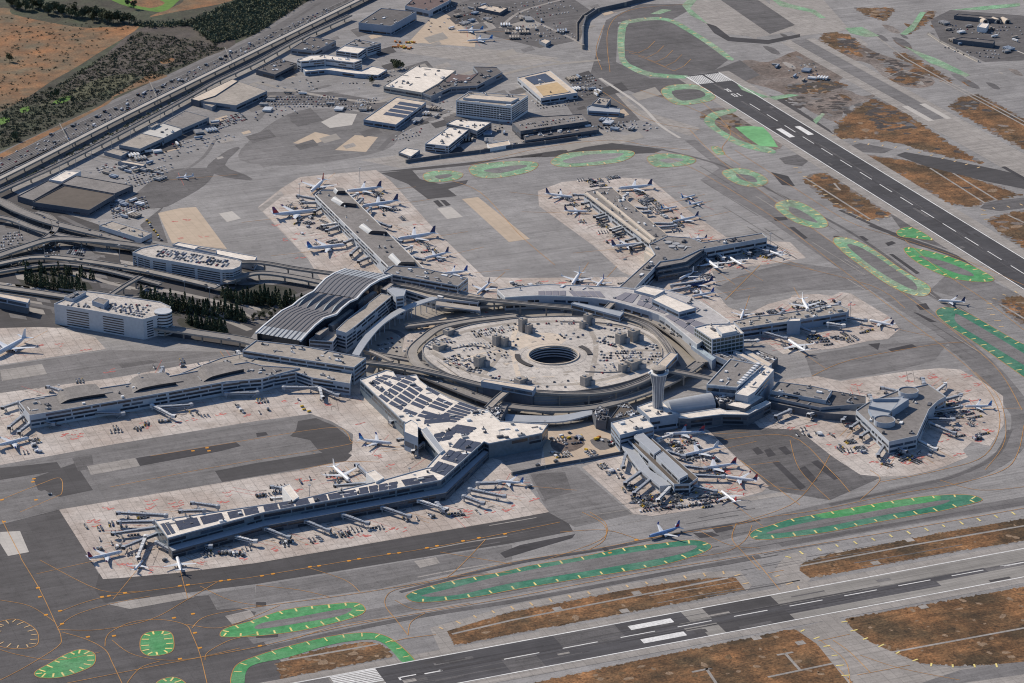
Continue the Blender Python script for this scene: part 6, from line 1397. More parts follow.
plane('n', 'white', (765, 249), (783, 255), 'white jet at the far end of the forked pier east arm')
plane('n', 'bluewhite', (695, 295), (711, 291.5), 'bluish jet in the shadowed bay behind the lilac terminal')
plane('n', 'white', (679, 279), (694, 270.5), 'white jet in the shadow below the stepped facades')
plane('m', 'darkbody', (688, 285.5), (710, 280), 'dark bodied jet in the shadowed bay below the stepped facades')
plane('n', 'white', (741, 318), (744, 308.5), 'white jet nosed in behind the glass block')
plane('n', 'white', (809, 311), (802, 298), 'white jet on the far side of the eastern pier')
plane('n', 'navy', (868.5, 319.5), (894, 324.5), 'jet with a dark tail at the tip of the eastern pier')
plane('n', 'white', (786, 338.5), (807, 352), 'white jet on the near side of the eastern pier')
plane('m', 'rednavy', (664, 433.5), (705, 430.5), 'long white jet with a red tail, nearest the barrel vault')
plane('m', 'white', (681, 455.6), (719, 446), 'white jet, second from the top right of the short brown roofed pier')
plane('m', 'rednavy', (694, 469), (737, 462.7), 'white jet with a red tail, middle right of the short brown roofed pier')
plane('n', 'rednavy', (724, 476), (758, 480), 'white jet with red and navy tail, fourth on the right of the brown roofed pier')
plane('r', 'red', (720.3, 490), (737, 502), 'small white jet lowest on the right of the short brown roofed pier')
plane('n', 'sky', (965.4, 405.5), (991, 404.5), 'lone jet parked right of the star shaped pier head')
plane('n', 'blue', (392, 443), (358.5, 438.5), 'jet with a blue tail in the crook of the solar roofed terminal')
plane('n', 'white', (351, 482), (332, 465), 'white jet nosed in behind the solar roofed pier')
plane('n', 'purple', (122.5, 551), (87.5, 558), 'jet with a dark red tail at the left end of the solar roofed pier')
plane('r', 'white', (143, 559), (134, 569), 'small white jet at the lower left corner of the solar roofed pier')
plane('n', 'white', (177, 556), (181, 570), 'white jet nosed in below the left end of the solar roofed pier')
plane('n', 'blue', (496, 480), (523, 481.5), 'jet with a blue tail at the right end of the solar pier apron')
plane('n', 'bluewhite', (29.5, 437.5), (-6, 446), 'jet at the left frame edge by the tip of the southern pier')
plane('w', 'white', (-6, 356), (26.6, 338), 'big white jet at the left frame edge below the left garage')
plane('n', 'bluebody', (648.5, 536.5), (680, 526.5), 'blue jet with an orange belly taxiing above the long teal island', 'airliners taxiing')
plane('n', 'navy', (938, 299.5), (965.5, 301), 'white jet taxiing between two mint islands near the far runway', 'airliners taxiing')
plane('m', 'sky', (461, 30), (480, 29), 'blue and white freighter on the cargo apron at the top, upper of two', 'freighters on the cargo apron')
plane('m', 'sky', (470, 40), (490, 38), 'blue and white freighter on the cargo apron at the top, lower of two', 'freighters on the cargo apron')
plane('r', 'white', (180, 176.5), (190, 175), 'small white jet on the dark apron right of the dark warehouse', 'small jets on the western apron')

# ================================================================ JET BRIDGES
jb_w = mat('bridge_metal', (.34, .365, .40), rough=.5, v1=.06, s1=.1, v2=.1, s2=.5); jb_d = mat('bridge_bellows', (.05, .05, .055)); jb_l = mat('pale_bridge_metal', (.66, .66, .65), rough=.5, v1=.05, s1=.1, v2=.08, s2=.5)
def jet_bridge(label, group, p0, p1, light=False, h=5.2):
    m = jb_l if light else jb_w
    a, b = at(*p0, h), at(*p1, h); d = b-a; d.z = 0; L = d.length; ang = math.atan2(d.y, d.x); u = d.normalized()
    r = tag(empty('jet_bridge', (a.x, a.y, 0), ang), label, 'jet bridge', group)
    mb = MB(); mb.tube((0, 0, h-1.4), (0, 0, h+2.2), 2.6, 2.6, m, 12); mb.tube((0, 0, 0), (0, 0, h-1.2), .8, .8, m, 8); mb.tube((0, 0, h+2.2), (0, 0, h+2.9), 2.7, .4, m, 12); o = mb.build('rotunda', None); o.parent = r
    segs = ((.03, .42, 3.3, 3.2), (.40, .72, 3.0, 2.9), (.70, .95, 2.7, 2.6))
    for t0, t1, w_, hh in segs:
        mb = MB(); mb.box((L*(t0+t1)/2, 0, h-1.1), (L*(t1-t0), w_, hh), 0, m)
        for s in (-1, 1): mb.box((L*(t0+t1)/2, s*(w_/2+.02), h), (L*(t1-t0)*.94, .06, .8), 0, a_dark)
        for k in range(int(L*(t1-t0)/3)): mb.box((L*t0+1.5+k*3, 0, h-1.1+hh), (.25, w_+.1, .16), 0, jb_w)
        o = mb.build('tunnel', None); o.parent = r
    mb = MB(); mb.box((L*.97, .6, h-1.3), (4.4, 4.2, 3.4), .5, m); mb.box((L*.97+1.4, 1.9, h-1.1), (1.6, 3.6, 3.1), .5, jb_d); o = mb.build('cab', None); o.parent = r
    mb = MB()
    for s in (-1, 1): mb.tube((L*.78, s*1.5, .8), (L*.78, s*1.5, h-.6), .28, .28, m, 6); mb.tube((L*.78-.3, s*1.7, .7), (L*.78+.3, s*1.7, .7), .1, .1, a_dark, 8); mb.box((L*.78, s*1.7, 0), (1.3, .6, 1.3), 0, a_dark)
    mb.box((L*.78, 0, .8), (1., 4., .5), 0, m); o = mb.build('wheel_column', None); o.parent = r
    mb = MB(); mb.beam([(L*.93, -2.2, h-1), (L*.93-5.5, -2.2, .3)], .9, .25, jb_l); o = mb.build('stair', None); o.parent = r
ORD = ['first', 'second', 'third', 'fourth', 'fifth', 'sixth', 'seventh', 'eighth', 'ninth', 'tenth', 'eleventh', 'twelfth', 'thirteenth', 'fourteenth']
JB = {
 'along the sunless front of the solar roofed pier, counted from the left': [((157, 543), (175, 553)), ((190, 542), (211, 547)), ((230, 536), (256, 542)), ((265, 529), (289, 538)), ((305, 521.5), (329, 531)), ((343, 515.5), (368, 524)), ((382, 508), (410, 517)), ((418, 501), (447, 510)), ((437, 504), (444, 511)), ((464, 497), (483, 504)), ((470, 490), (505, 497)), ((478, 484), (500, 483))],
 'at the left end of the solar roofed pier, counted from the top': [((166, 516), (117, 513)), ((154, 522), (118, 522.5)), ((156, 528), (112, 534)), ((160, 533), (122, 548)), ((146, 537), (137, 559))],
 'behind the solar roofed pier, counted from the left': [((204, 511), (180, 511.5)), ((218, 507), (192, 503)), ((288, 498), (272, 499)), ((282, 489), (272, 487)), ((366, 484), (335, 486)), ((372, 480), (357, 465)), ((428, 437), (398, 440)), ((424, 444), (412, 452)), ((384, 400), (391, 423))],
 'along the sunless front of the long southern pier, counted from the left': [((22, 417), (8, 428)), ((33, 419), (54, 424.5)), ((30, 424), (18, 433)), ((92, 413), (124, 414)), ((152, 406), (174, 417)), ((158, 408), (192, 405)), ((226, 394), (258, 393)), ((284, 388), (318, 388)), ((318, 388), (338, 396)), ((320, 389), (322, 398))],
 'on the far side of the long southern pier, counted from the left': [((18, 403), (2, 408)), ((60, 391), (48, 387)), ((160, 374), (163, 368)), ((245, 362), (238, 352))],
 'on the left of the northern pier, counted from the top': [((318, 200), (298, 196)), ((321, 203), (303, 203)), ((324, 207), (314, 212)), ((336, 224), (322, 226)), ((338, 227), (326, 231)), ((352, 240), (344, 243)), ((358, 248), (350, 255)), ((368, 258), (358, 262))],
 'on the right of the northern pier, counted from the top': [((350, 198), (358, 194)), ((357, 205), (363, 199)), ((366, 213), (371, 208)), ((376, 222), (390, 227)), ((392, 238), (401, 242)), ((404, 250), (412, 247)), ((413, 258), (424, 260))],
 'on the left of the tan striped pier, counted from the top': [((594, 196), (574, 195)), ((600, 200), (582, 204)), ((612, 212), (594, 217)), ((615, 214), (597, 219)), ((626, 225), (610, 230)), ((628, 227), (613, 232)), ((640, 237), (626, 241)), ((646, 243), (630, 247))],
 'on the right of the tan striped pier, counted from the top': [((610, 189), (617, 192)), ((622, 198), (628, 194)), ((634, 208), (646, 209)), ((640, 213), (650, 212)), ((652, 224), (672, 224)), ((658, 228), (676, 226)), ((668, 238), (688, 239)), ((680, 240), (694, 240))],
 'along the forked pier east arm and stepped bay, counted from the left': [((672, 286), (704, 281)), ((668, 292), (690, 287)), ((700, 259), (697, 267)), ((714, 252), (724, 259)), ((735, 247), (750, 254)), ((746, 245), (768, 252)), ((756, 242), (776, 248))],
 'along the eastern pier, counted from the left': [((730, 342), (758, 341)), ((764, 333), (786, 339)), ((776, 317), (784, 311)), ((800, 328), (814, 333)), ((806, 312), (818, 307)), ((828, 324), (844, 326)), ((846, 318), (866, 321)), ((836, 306), (840, 303))],
 'on the left of the short brown roofed pier, counted from the top': [((629, 443), (622, 468)), ((647, 468), (624, 484)), ((655, 476), (633, 494)), ((671, 487), (657, 501))],
 'on the right of the short brown roofed pier, counted from the top': [((658, 440), (672, 435)), ((668, 452), (684, 457)), ((678, 466), (706, 469)), ((694, 476), (724, 477)), ((690, 486), (716, 492))],
 'around the link building of the star shaped pier, counted from the left': [((790, 411), (775, 417)), ((795, 408), (783, 406)), ((822, 411), (808, 415)), ((824, 409), (812, 404)), ((850, 413), (842, 421)), ((864, 419), (850, 428)), ((874, 428), (860, 437))],
 'around the star shaped pier head, counted clockwise from the lower left': [((886, 443), (877, 456)), ((892, 444), (905, 452)), ((914, 439), (936, 450)), ((930, 424), (955, 434)), ((926, 419), (954, 420)), ((932, 412), (962, 407)), ((938, 402), (962, 395)), ((936, 392), (946, 384)), ((924, 384), (923, 379)), ((898, 392), (882, 388)), ((872, 401), (870, 396))],
}
for where, L_ in JB.items():
    for i, (p0, p1) in enumerate(L_):
        jet_bridge('%s jet bridge %s' % (ORD[i], where), 'jet bridges '+where.split(',')[0], p0, p1, light=(i*7+len(where)) % 5 == 0)
# ================================================================ VEHICLES
VR = random.Random(21)
def vpaint(name, col): return mat(name, col, .35, v1=.04, s1=.2, v2=.06, s2=1, spec=.5)
CARC = {'white': vpaint('car_white', (.75, .75, .74)), 'silver': vpaint('car_silver', (.42, .43, .45)), 'black': vpaint('car_black', (.018, .018, .02)), 'grey': vpaint('car_grey', (.10, .105, .11)), 'blue': vpaint('car_blue', (.03, .06, .18)), 'red': vpaint('car_red', (.32, .03, .03)), 'yellow': vpaint('car_yellow', (.65, .42, .03)), 'orange': vpaint('car_orange', (.55, .2, .03)), 'green': vpaint('car_green', (.04, .2, .06))}
v_tyre = mat('tyre', (.02, .02, .02))
def car_mb(m, mb=None, off=Vector((0, 0, 0)), rz=0, detail=True):
    mb = mb or MB(); t = MB()
    # body as a side profile swept across the width, cabin narrower on top
    prof = [(2.2, .35), (2.25, .72), (1.3, .92), (-1.9, .95), (-2.2, .85), (-2.2, .35)]
    vs = [(x, s*.9, z) for s in (-1, 1) for x, z in prof]; n = len(prof)
    t.add(vs, [(i, (i+1) % n, n+(i+1) % n, n+i) for i in range(n)]+[tuple(range(n-1, -1, -1)), tuple(range(n, 2*n))], m)
    lo = [(1.2, .82), (1.2, -.82), (-1.8, -.82), (-1.8, .82)]; hi = [(.5, .66), (.5, -.66), (-1.3, -.66), (-1.3, .66)]
    t.add([(x, y, .92) for x, y in lo]+[(x, y, 1.42) for x, y in hi], [(0, 4, 5, 1), (1, 5, 6, 2), (2, 6, 7, 3), (3, 7, 4, 0)], m_glass); t.add([(x, y, 1.425) for x, y in hi], [(3, 2, 1, 0)], m)
    if detail:
        for x in (1.35, -1.35):
            for s in (-1, 1): t.tube((x, s*.92, .32), (x, s*.72, .32), .32, .32, v_tyre, 8)
    ca, sa = math.cos(rz), math.sin(rz); o = len(mb.v)
    for x, y, z in t.v: mb.v.append((off.x+ca*x-sa*y, off.y+sa*x+ca*y, off.z+z))
    mp = [mb.mi(q) for q in t.mats]
    for f, k in zip(t.f, t.m): mb.f.append(tuple(i+o for i in f)); mb.m.append(mp[k])
    return mb
CARS = []   # (point, heading, colour, label place, group)
def colr(): return VR.choices(['white', 'silver', 'black', 'grey', 'blue', 'red'], [34, 18, 20, 16, 7, 4])[0]
def lot(q, h, nrow, ncol, fill, place, group):
    """rows of parked cars on a quad traced in the photo (a-b along the row)"""
    a, b, c, d = A(q, h)
    for i in range(nrow):
        for j in range(ncol):
            if VR.random() > (min(.88, fill*1.45) if h == 0 else fill): continue
            u = (j+.5)/ncol; v = (i+.5)/nrow; p = (a*(1-u)+b*u)*(1-v)+(d*(1-u)+c*u)*v; e = b-a
            CARS.append((p, math.atan2(e.y, e.x)+math.pi/2+VR.uniform(-.04, .04), colr(), place, group))
def road_cars(path, n, place, group, h=0, spread=3):
    P = A(path, h)
    for k in range(n):
        i = VR.randrange(len(P)-1); t = VR.random(); d = P[i+1]-P[i]; s = VR.choice((-1, 1)); nn = Vector((-d.y, d.x, 0)).normalized()
        CARS.append((P[i]+d*t+nn*s*VR.uniform(.5, spread), math.atan2(d.y, d.x)+(0 if s > 0 else math.pi), colr(), place, group))
# deck of the central garage
for q, nr, nc, fl_ in (([(470, 331), (500, 327), (505, 333), (475, 338)], 4, 13, .75), ([(440, 360), (462, 352), (480, 362), (455, 370)], 6, 11, .7), ([(455, 345), (490, 341), (494, 347), (460, 352)], 4, 12, .5), ([(482, 352), (506, 349), (510, 358), (488, 363)], 4, 8, .5), ([(600, 334), (622, 338), (616, 348), (596, 342)], 5, 9, .5), ([(612, 350), (640, 350), (646, 360), (620, 362)], 5, 11, .6), ([(640, 338), (655, 342), (660, 352), (646, 350)], 4, 6, .6), ([(592, 366), (616, 362), (620, 370), (596, 376)], 4, 9, .3), ([(486, 374), (516, 378), (514, 384), (484, 380)], 3, 10, .25), ([(545, 320), (580, 320), (580, 325), (545, 325)], 2, 14, .35), ([(560, 330), (585, 334), (580, 342), (556, 338)], 3, 8, .25), ([(425, 347), (436, 338), (442, 342), (430, 351)], 3, 5, .7)):
    lot(q, 14, nr, nc, fl_, 'on the deck of the round garage', 'cars on the deck of the round garage')
lot([(109, 303), (155, 305), (142, 318), (98, 308)], 26, 6, 17, .72, 'on the roof of the left garage', 'cars on the roof of the left garage')
lot([(70, 303), (92, 304), (90, 308), (66, 306)], 26, 3, 9, .55, 'on the roof of the left garage', 'cars on the roof of the left garage')
lot([(160, 248), (232, 261), (226, 268), (152, 256)], 19, 6, 26, .68, 'on the roof of the garage with the rounded end', 'cars on the roof of the rounded garage')
lot([(72, 246), (86, 249), (84, 257), (66, 254)], 0, 5, 8, .7, 'in the lot under the broad flyover', 'cars in the interchange lots')
lot([(36, 246), (60, 243), (62, 252), (40, 256)], 0, 4, 10, .4, 'in the lot beside the loop ramp', 'cars in the interchange lots')
lot([(0, 233), (22, 231), (24, 244), (0, 247)], 0, 5, 10, .5, 'in the lot at the left edge', 'cars in the interchange lots')
lot([(88, 260), (122, 267), (118, 274), (86, 268)], 0, 3, 14, .6, 'in the lot below the broad flyover', 'cars in the interchange lots')
lot([(110, 205), (145, 196), (150, 208), (112, 220)], 0, 7, 14, .6, 'in the yard right of the dark warehouse', 'cars in the yard right of the dark warehouse')
lot([(120, 178), (160, 168), (165, 178), (128, 190)], 0, 5, 12, .45, 'in the yard above the dark warehouse', 'cars in the yard above the dark warehouse')
lot([(206, 124), (240, 112), (248, 120), (214, 132)], 0, 5, 16, .55, 'in the yard between the two warehouses', 'cars between the warehouses')
lot([(258, 96), (340, 96), (350, 108), (262, 108)], 0, 5, 28, .5, 'in the long yard below the curved white office', 'cars below the curved white office')
lot([(352, 100), (384, 96), (370, 108), (345, 112)], 0, 4, 12, .45, 'in the yard left of the solar stripe shed', 'cars left of the solar stripe shed')
lot([(330, 82), (378, 80), (370, 92), (316, 90)], 0, 2, 14, .2, 'in the yard in front of the curved white office', 'cars in front of the curved white office')
lot([(565, 78), (592, 74), (606, 92), (582, 98)], 0, 7, 10, .6, 'in the yard right of the ochre panel building', 'cars right of the ochre panel building')
lot([(490, 118), (512, 114), (514, 126), (494, 132)], 0, 4, 6, .5, 'in the yard beside the white slab block', 'cars beside the white slab block')
lot([(518, 124), (580, 116), (584, 120), (522, 130)], 12, 2, 30, .55, 'on the long dark two step building', 'cars on the two step building')
lot([(516, 144), (598, 131), (602, 136), (520, 147)], 0, 2, 34, .5, 'in front of the long dark two step building', 'cars in front of the two step building')
lot([(600, 122), (636, 120), (640, 128), (606, 134)], 0, 3, 9, .5, 'in the small yard near the pale blue shed', 'cars near the pale blue shed')
lot([(440, 6), (480, 2), (500, 18), (460, 26)], 0, 6, 14, .35, 'in the far vehicle yard', 'vehicles in the far vehicle yards')
lot([(500, 4), (560, -2), (580, 12), (520, 22)], 0, 6, 20, .35, 'in the far truck yard at the top', 'vehicles in the far vehicle yards')
lot([(505, 26), (560, 22), (578, 38), (520, 44)], 0, 6, 18, .35, 'in the far yard near the blast wall', 'vehicles in the far vehicle yards')
lot([(940, 24), (1020, 26), (1024, 36), (945, 34)], 0, 3, 24, .3, 'in the far right yard', 'vehicles in the far vehicle yards')
lot([(940, 46), (1000, 50), (1000, 60), (960, 56)], 0, 3, 16, .4, 'in the far right yard', 'vehicles in the far vehicle yards')
lot([(785, 66), (815, 62), (820, 76), (790, 80)], 0, 4, 7, .45, 'on the construction area beside the far runway', 'vehicles in the far vehicle yards')
for k in range(12):
    f = (k+.5)/12; road_cars([(0, 158+f*21), (128, 99.5+f*16), (255, 41+f*11.5), (330, 6.5+f*9)], 24, 'on the freeway at the upper left', 'cars on the freeway', 0, .6)
road_cars([(10, 261), (35, 257), (62, 258), (100, 263), (140, 269.5), (175, 277), (217, 287)], 9, 'on the long tan ramp', 'cars on the ramps', 7.05, 4)
road_cars([(0, 201), (50, 222), (95, 233), (140, 243)], 6, 'on the grey flyover', 'cars on the ramps', 9.05, 5)
road_cars([(140, 322), (200, 333), (240, 339)], 5, 'on the departures viaduct', 'cars on the ramps', 11.05, 5)
road_cars([(607, 307), (632, 313), (657, 322), (676, 334), (692, 348)], 22, 'on the departures road by the lilac terminal', 'cars on the departures roads', 8.05, 6)
road_cars([(420, 374), (450, 386), (478, 397), (505, 405)], 8, 'on the departures road by the solar roofed terminal', 'cars on the departures roads', 8.05, 4)
road_cars([(0, 282), (62, 293)], 4, 'on the low road decks', 'cars on the ramps', 4.05, 4)
road_cars([(256, 82), (300, 92), (370, 102)], 8, 'on the street in the cargo district', 'cars in the cargo district', 0, 4)
for q, nr, nc, fl_ in (([(500, 336), (520, 338), (516, 350), (498, 346)], 4, 5, .4), ([(530, 338), (560, 332), (566, 340), (540, 344)], 3, 9, .3), ([(440, 340), (452, 336), (456, 342), (444, 347)], 4, 4, .7), ([(466, 366), (484, 368), (480, 374), (462, 371)], 3, 6, .6), ([(524, 376), (570, 380), (566, 388), (524, 388)], 4, 14, .18), ([(600, 350), (612, 352), (612, 362), (598, 362)], 4, 4, .5), ([(600, 322), (640, 331), (634, 336), (596, 328)], 3, 12, .4), ([(650, 352), (664, 352), (660, 364), (646, 364)], 4, 5, .6), ([(488, 328), (520, 322), (520, 330), (496, 334)], 3, 9, .5), ([(536, 320), (542, 326), (536, 334), (530, 326)], 3, 3, .4)):
    lot(q, 14, nr, nc, fl_, 'on the deck of the round garage', 'cars on the deck of the round garage')
for q, nr, nc, fl_ in (([(290, 82), (318, 76), (322, 90), (296, 94)], 4, 8, .4), ([(380, 72), (410, 66), (405, 80), (388, 84)], 3, 8, .35), ([(430, 104), (452, 98), (454, 112), (432, 120)], 4, 6, .4), ([(390, 128), (425, 124), (418, 140), (392, 146)], 5, 9, .35), ([(500, 104), (512, 110), (512, 118), (500, 116)], 3, 4, .6), ([(530, 100), (560, 97), (585, 104), (540, 110)], 4, 14, .55), ([(500, 146), (520, 142), (560, 138), (520, 146)], 2, 18, .4), ([(420, 22), (450, 14), (470, 24), (430, 34)], 5, 10, .2), ([(250, 112), (290, 106), (300, 114), (256, 122)], 4, 12, .3), ([(640, 118), (660, 128), (650, 134), (632, 126)], 3, 6, .4), ([(150, 150), (190, 138), (200, 150), (160, 164)], 6, 12, .3), ([(140, 168), (170, 160), (176, 172), (146, 180)], 4, 9, .35), ([(95, 168), (118, 160), (124, 168), (100, 176)], 4, 8, .5), ([(200, 140), (230, 130), (236, 138), (206, 148)], 3, 10, .35)):
    lot(q, 0, nr, nc, fl_, 'in the cargo district yards', 'cars in the cargo district')
for q, nr, nc in (([(4, 262), (26, 262), (28, 268), (4, 268)], 3, 8), ([(130, 282), (160, 288), (158, 293), (128, 288)], 2, 10), ([(24, 256), (60, 254), (62, 258), (24, 260)], 2, 12), ([(0, 246), (12, 243), (14, 252), (0, 254)], 3, 5), ([(375, 340), (400, 334), (402, 350), (378, 352)], 3, 7), ([(395, 366), (430, 376), (428, 382), (395, 374)], 2, 10)):
    lot(q, 0, nr, nc, .45, 'in the interchange lots', 'cars in the interchange lots')
road_cars([(440, 380), (480, 391), (520, 398), (560, 400), (600, 398), (640, 388)], 34, 'on the ring road below the round garage', 'cars on the ring road', 0, 9)
road_cars([(400, 352), (420, 330), (460, 312), (520, 308), (580, 312)], 26, 'on the ring road behind the round garage', 'cars on the ring road', 0, 9)
road_cars([(0, 284), (62, 293), (110, 300)], 10, 'in the interchange lots', 'cars in the interchange lots', 0, 6); road_cars([(100, 262), (130, 272), (190, 285), (235, 288)], 12, 'in the interchange lots', 'cars in the interchange lots', 0, 6)
CARS.sort(key=lambda c: (c[0]-CAM).length)
car_proto = {}
def put_car(c):
    p, rz, col, place, group = c
    if col not in car_proto: o = car_proto[col] = car_mb(CARC[col]).build('car')
    else: o = car_proto[col].copy(); COL.objects.link(o)
    o.location = p; o.rotation_euler = (0, 0, rz)
    tag(o, '%s car %s' % (col, place), 'car', group)
for c in CARS[:300]: put_car(c)
far = MB()
for p, rz, col, place, group in CARS[300:]: car_mb(CARC[col], far, p, rz, False)
tag(far.build('distant_cars'), 'hundreds of tiny cars parked and driving in the far yards', 'cars', None, 'stuff')

# ---- service vehicles on the aprons
def xf(o, p, rz): o.location = (p.x, p.y, .1); o.rotation_euler = (0, 0, rz)
def make_train(col):
    r = empty('baggage_train', (0, 0, 0))
    mb = MB(); mb.box((5.2, 0, .3), (2.6, 1.4, .8), 0, CARC[col]); mb.box((4.7, 0, 1.1), (1.1, 1.3, .9), 0, m_glass); mb.box((4.7, 0, 2), (1.3, 1.4, .08), 0, CARC[col]); mb.build('tug', r)
    for k in range(3):
        mb = MB(); x = 1.8-k*3.4; mb.box((x, 0, .45), (2.8, 1.6, .2), 0, m_unitd); mb.box((x, 0, .65), (2.7, 1.5, 1.2), 0, VR.choice([m_unit, CARC['grey'], CARC['grey'], m_unitd])); mb.box((x+1.8, 0, .5), (.9, .1, .1), 0, m_unitd)
        for s in (-1, 1): mb.box((x, s*.7, 0), (2., .2, .45), 0, v_tyre)
        mb.build('cart', r)
    return r
def make_truck(col, L=6.2, hh=2.1):
    r = empty('service_truck', (0, 0, 0))
    mb = MB(); mb.box((L*.36, 0, .5), (L*.22, 2.3, 2.0), 0, CARC[col]); mb.build('cab', r)
    mb = MB(); mb.box((L*.475, 0, 1.5), (.1, 2.1, .8), 0, m_glass); mb.build('windscreen', r)
    mb = MB(); mb.box((-L*.12, 0, .8), (L*.7, 2.5, hh), 0, {'white': CARC['grey'], 'silver': CARC['white'], 'blue': CARC['silver'], 'red': CARC['black']}.get(col, CARC[col])); mb.build('cargo_box', r)
    for x in (L*.34, -L*.28): mb = MB(); mb.tube((x, 1.2, .5), (x, -1.2, .5), .5, .5, v_tyre, 8); mb.build('wheel_axle', r)
    return r
def make_loader():
    r = empty('belt_loader', (0, 0, 0)); mb = MB(); mb.box((0, 0, .3), (4.5, 1.8, .8), 0, CARC['white']); mb.build('chassis', r)
    mb = MB(); mb.beam([(-3.4, 0, 1.0), (3.6, 0, 3.2)], 1.1, .35, m_unitd); mb.build('belt', r)
    mb = MB(); mb.box((1.2, -.9, 1.1), (1, .8, 1), 0, m_glass); mb.build('driver_cab', r); return r
tp = {c: make_train(c) for c in ('white', 'yellow', 'blue', 'grey')}; kp = {c: make_truck(c) for c in ('white', 'silver', 'blue', 'yellow', 'orange', 'red')}; bp = make_loader()
used = set()
def gse(kind, px, py, rz, place, group, col=None, p=None, sc=1.):
    p = p or at(px, py)
    if kind == 'train': col = col or VR.choice(list(tp)); src = tp[col]; lab = '%s baggage tug towing three carts %s' % (col, place); cat = 'baggage train'
    elif kind == 'truck': col = col or VR.choice(['white', 'silver', 'blue', 'red', 'white', 'white']); src = kp[col]; lab = '%s cab box truck %s' % (col, place); cat = 'truck'
    else: src = bp; lab = 'white belt loader %s' % place; cat = 'belt loader'
    if id(src) not in used: used.add(id(src)); o = src
    else: o = copy_tree(src)
    xf(o, p, rz); o.scale = (sc,)*3; tag(o, lab, cat, cat+'s '+group)
ZONES = [('below the solar roofed pier', [(170, 560), (250, 553), (320, 540), (420, 523), (480, 512), (460, 508), (330, 534), (230, 550)], 44), ('left of the solar roofed pier', [(85, 525), (150, 505), (150, 552), (110, 566)], 26), ('behind the solar roofed pier', [(250, 490), (350, 470), (400, 465), (416, 455), (380, 476), (270, 500)], 20), ('below the long southern pier', [(90, 425), (200, 410), (300, 395), (350, 400), (330, 405), (120, 435)], 24), ('at the tip of the southern pier', [(22, 440), (45, 438), (40, 455), (20, 455)], 8),
         ('left of the northern pier', [(296, 190), (320, 215), (350, 250), (320, 255), (285, 215)], 40), ('right of the northern pier', [(372, 182), (390, 200), (430, 245), (460, 270), (430, 262), (370, 205)], 34), ('left of the tan striped pier', [(552, 188), (600, 215), (640, 255), (620, 262), (560, 205)], 34), ('right of the tan striped pier', [(640, 190), (690, 225), (680, 232), (640, 205)], 50), ('at the far tip of the tan striped pier', [(580, 178), (625, 178), (618, 186), (590, 187)], 18), ('beside the forked pier east arm', [(705, 262), (760, 248), (790, 250), (720, 268)], 20), ('in the shadowed bay behind the lilac terminal', [(690, 280), (712, 272), (712, 296), (692, 300)], 18),
         ('around the eastern pier', [(760, 342), (830, 335), (870, 330), (860, 340), (800, 350), (765, 348)], 28), ('on the far side of the eastern pier', [(745, 318), (800, 303), (850, 300), (800, 308)], 18), ('right of the brown roofed pier', [(665, 445), (690, 440), (730, 470), (720, 478), (690, 460)], 46), ('below the brown roofed pier', [(640, 500), (660, 490), (720, 495), (715, 505), (680, 508), (650, 510)], 60), ('left of the brown roofed pier', [(600, 462), (630, 475), (645, 508), (632, 510)], 18),
         ('right of the star shaped pier head', [(945, 400), (985, 410), (985, 440), (950, 440), (935, 420)], 34), ('below the star shaped pier head', [(870, 455), (930, 450), (940, 462), (900, 470)], 16), ('left of the star shaped pier', [(790, 425), (850, 440), (870, 455), (830, 450)], 18), ('in the yard between two piers', [(552, 440), (620, 432), (625, 448), (560, 460)], 18), ('above the long southern pier', [(50, 375), (200, 358), (230, 362), (60, 385)], 8), ('beside the lilac terminal', [(510, 282), (625, 282), (625, 286), (510, 288)], 16)]
for place, poly_, n_ in ZONES:
    P2 = [Vector((x, y, 0)) for x, y in poly_]; xs = [p.x for p in P2]; ys = [p.y for p in P2]; k = 0; tries = 0; base = VR.choice([0, .4, 1.5])
    n_ = int(n_*1.3)
    while k < n_ and tries < 4000:
        tries += 1; q = Vector((VR.uniform(min(xs), max(xs)), VR.uniform(min(ys), max(ys)), 0))
        if not inside(P2, q): continue
        kind = VR.choices(['train', 'truck', 'loader'], [44, 16, 40])[0]; ang = base+VR.choice([0, 0, math.pi/2, math.pi])+VR.gauss(0, .08); m_ = VR.choice([1, 1, 2, 3, 4]); st = 3.6 if kind != 'loader' else 4
        for j in range(m_):
            if VR.random() < .15: continue
            k += 1; p_ = at(q.x, q.y)+Vector((-math.sin(ang), math.cos(ang), 0))*st*j; gse(kind, q.x, q.y, ang, place, place, None, p_)
for i in range(26): gse('truck', 640+i*3.3+VR.uniform(-.6, .6), 512-i*.42+VR.uniform(-1, 1), 1.4+VR.gauss(0, .2), 'in the curved row below the brown pier', 'in the curved row', VR.choice(['white', 'red', 'silver', 'blue', 'red']), None, .62)
for i in range(9): gse('truck', 618+i*2.6, 470+i*4.2, .8, 'in the diagonal row left of the brown pier', 'in the diagonal row', VR.choice(['white', 'red', 'silver']), None, .65)
for i in range(9): gse('truck', 147+i*1.7+VR.uniform(-1, 1), 221+i*2.4+VR.uniform(-.6, .6), .9+VR.gauss(0, .3), 'in the row by the station building', 'in the row by the station', VR.choice(['yellow', 'white', 'silver', 'yellow']), None, .7)
for i in range(16): gse('truck', 394+i*1.3+VR.uniform(-1, 1), 42+VR.uniform(0, 8), VR.uniform(0, 3), 'in the equipment yard at the top', 'in the equipment yard', VR.choice(['orange', 'yellow', 'orange']))
for x, y in ((34, 213-4), (38, 208), (44, 209), (50, 210), (56, 211)): gse('truck', x, y, 2.2, 'parked below the dark warehouse', 'below the dark warehouse', VR.choice(['white', 'red', 'white']))
for x, y in ((50, 495), (304, 410), (309, 412), (302, 407)): gse('truck', x, y, .2, 'near the taxi bay of the southern pier', 'near the taxi bay', 'yellow' if x > 60 else 'white', None, .7)
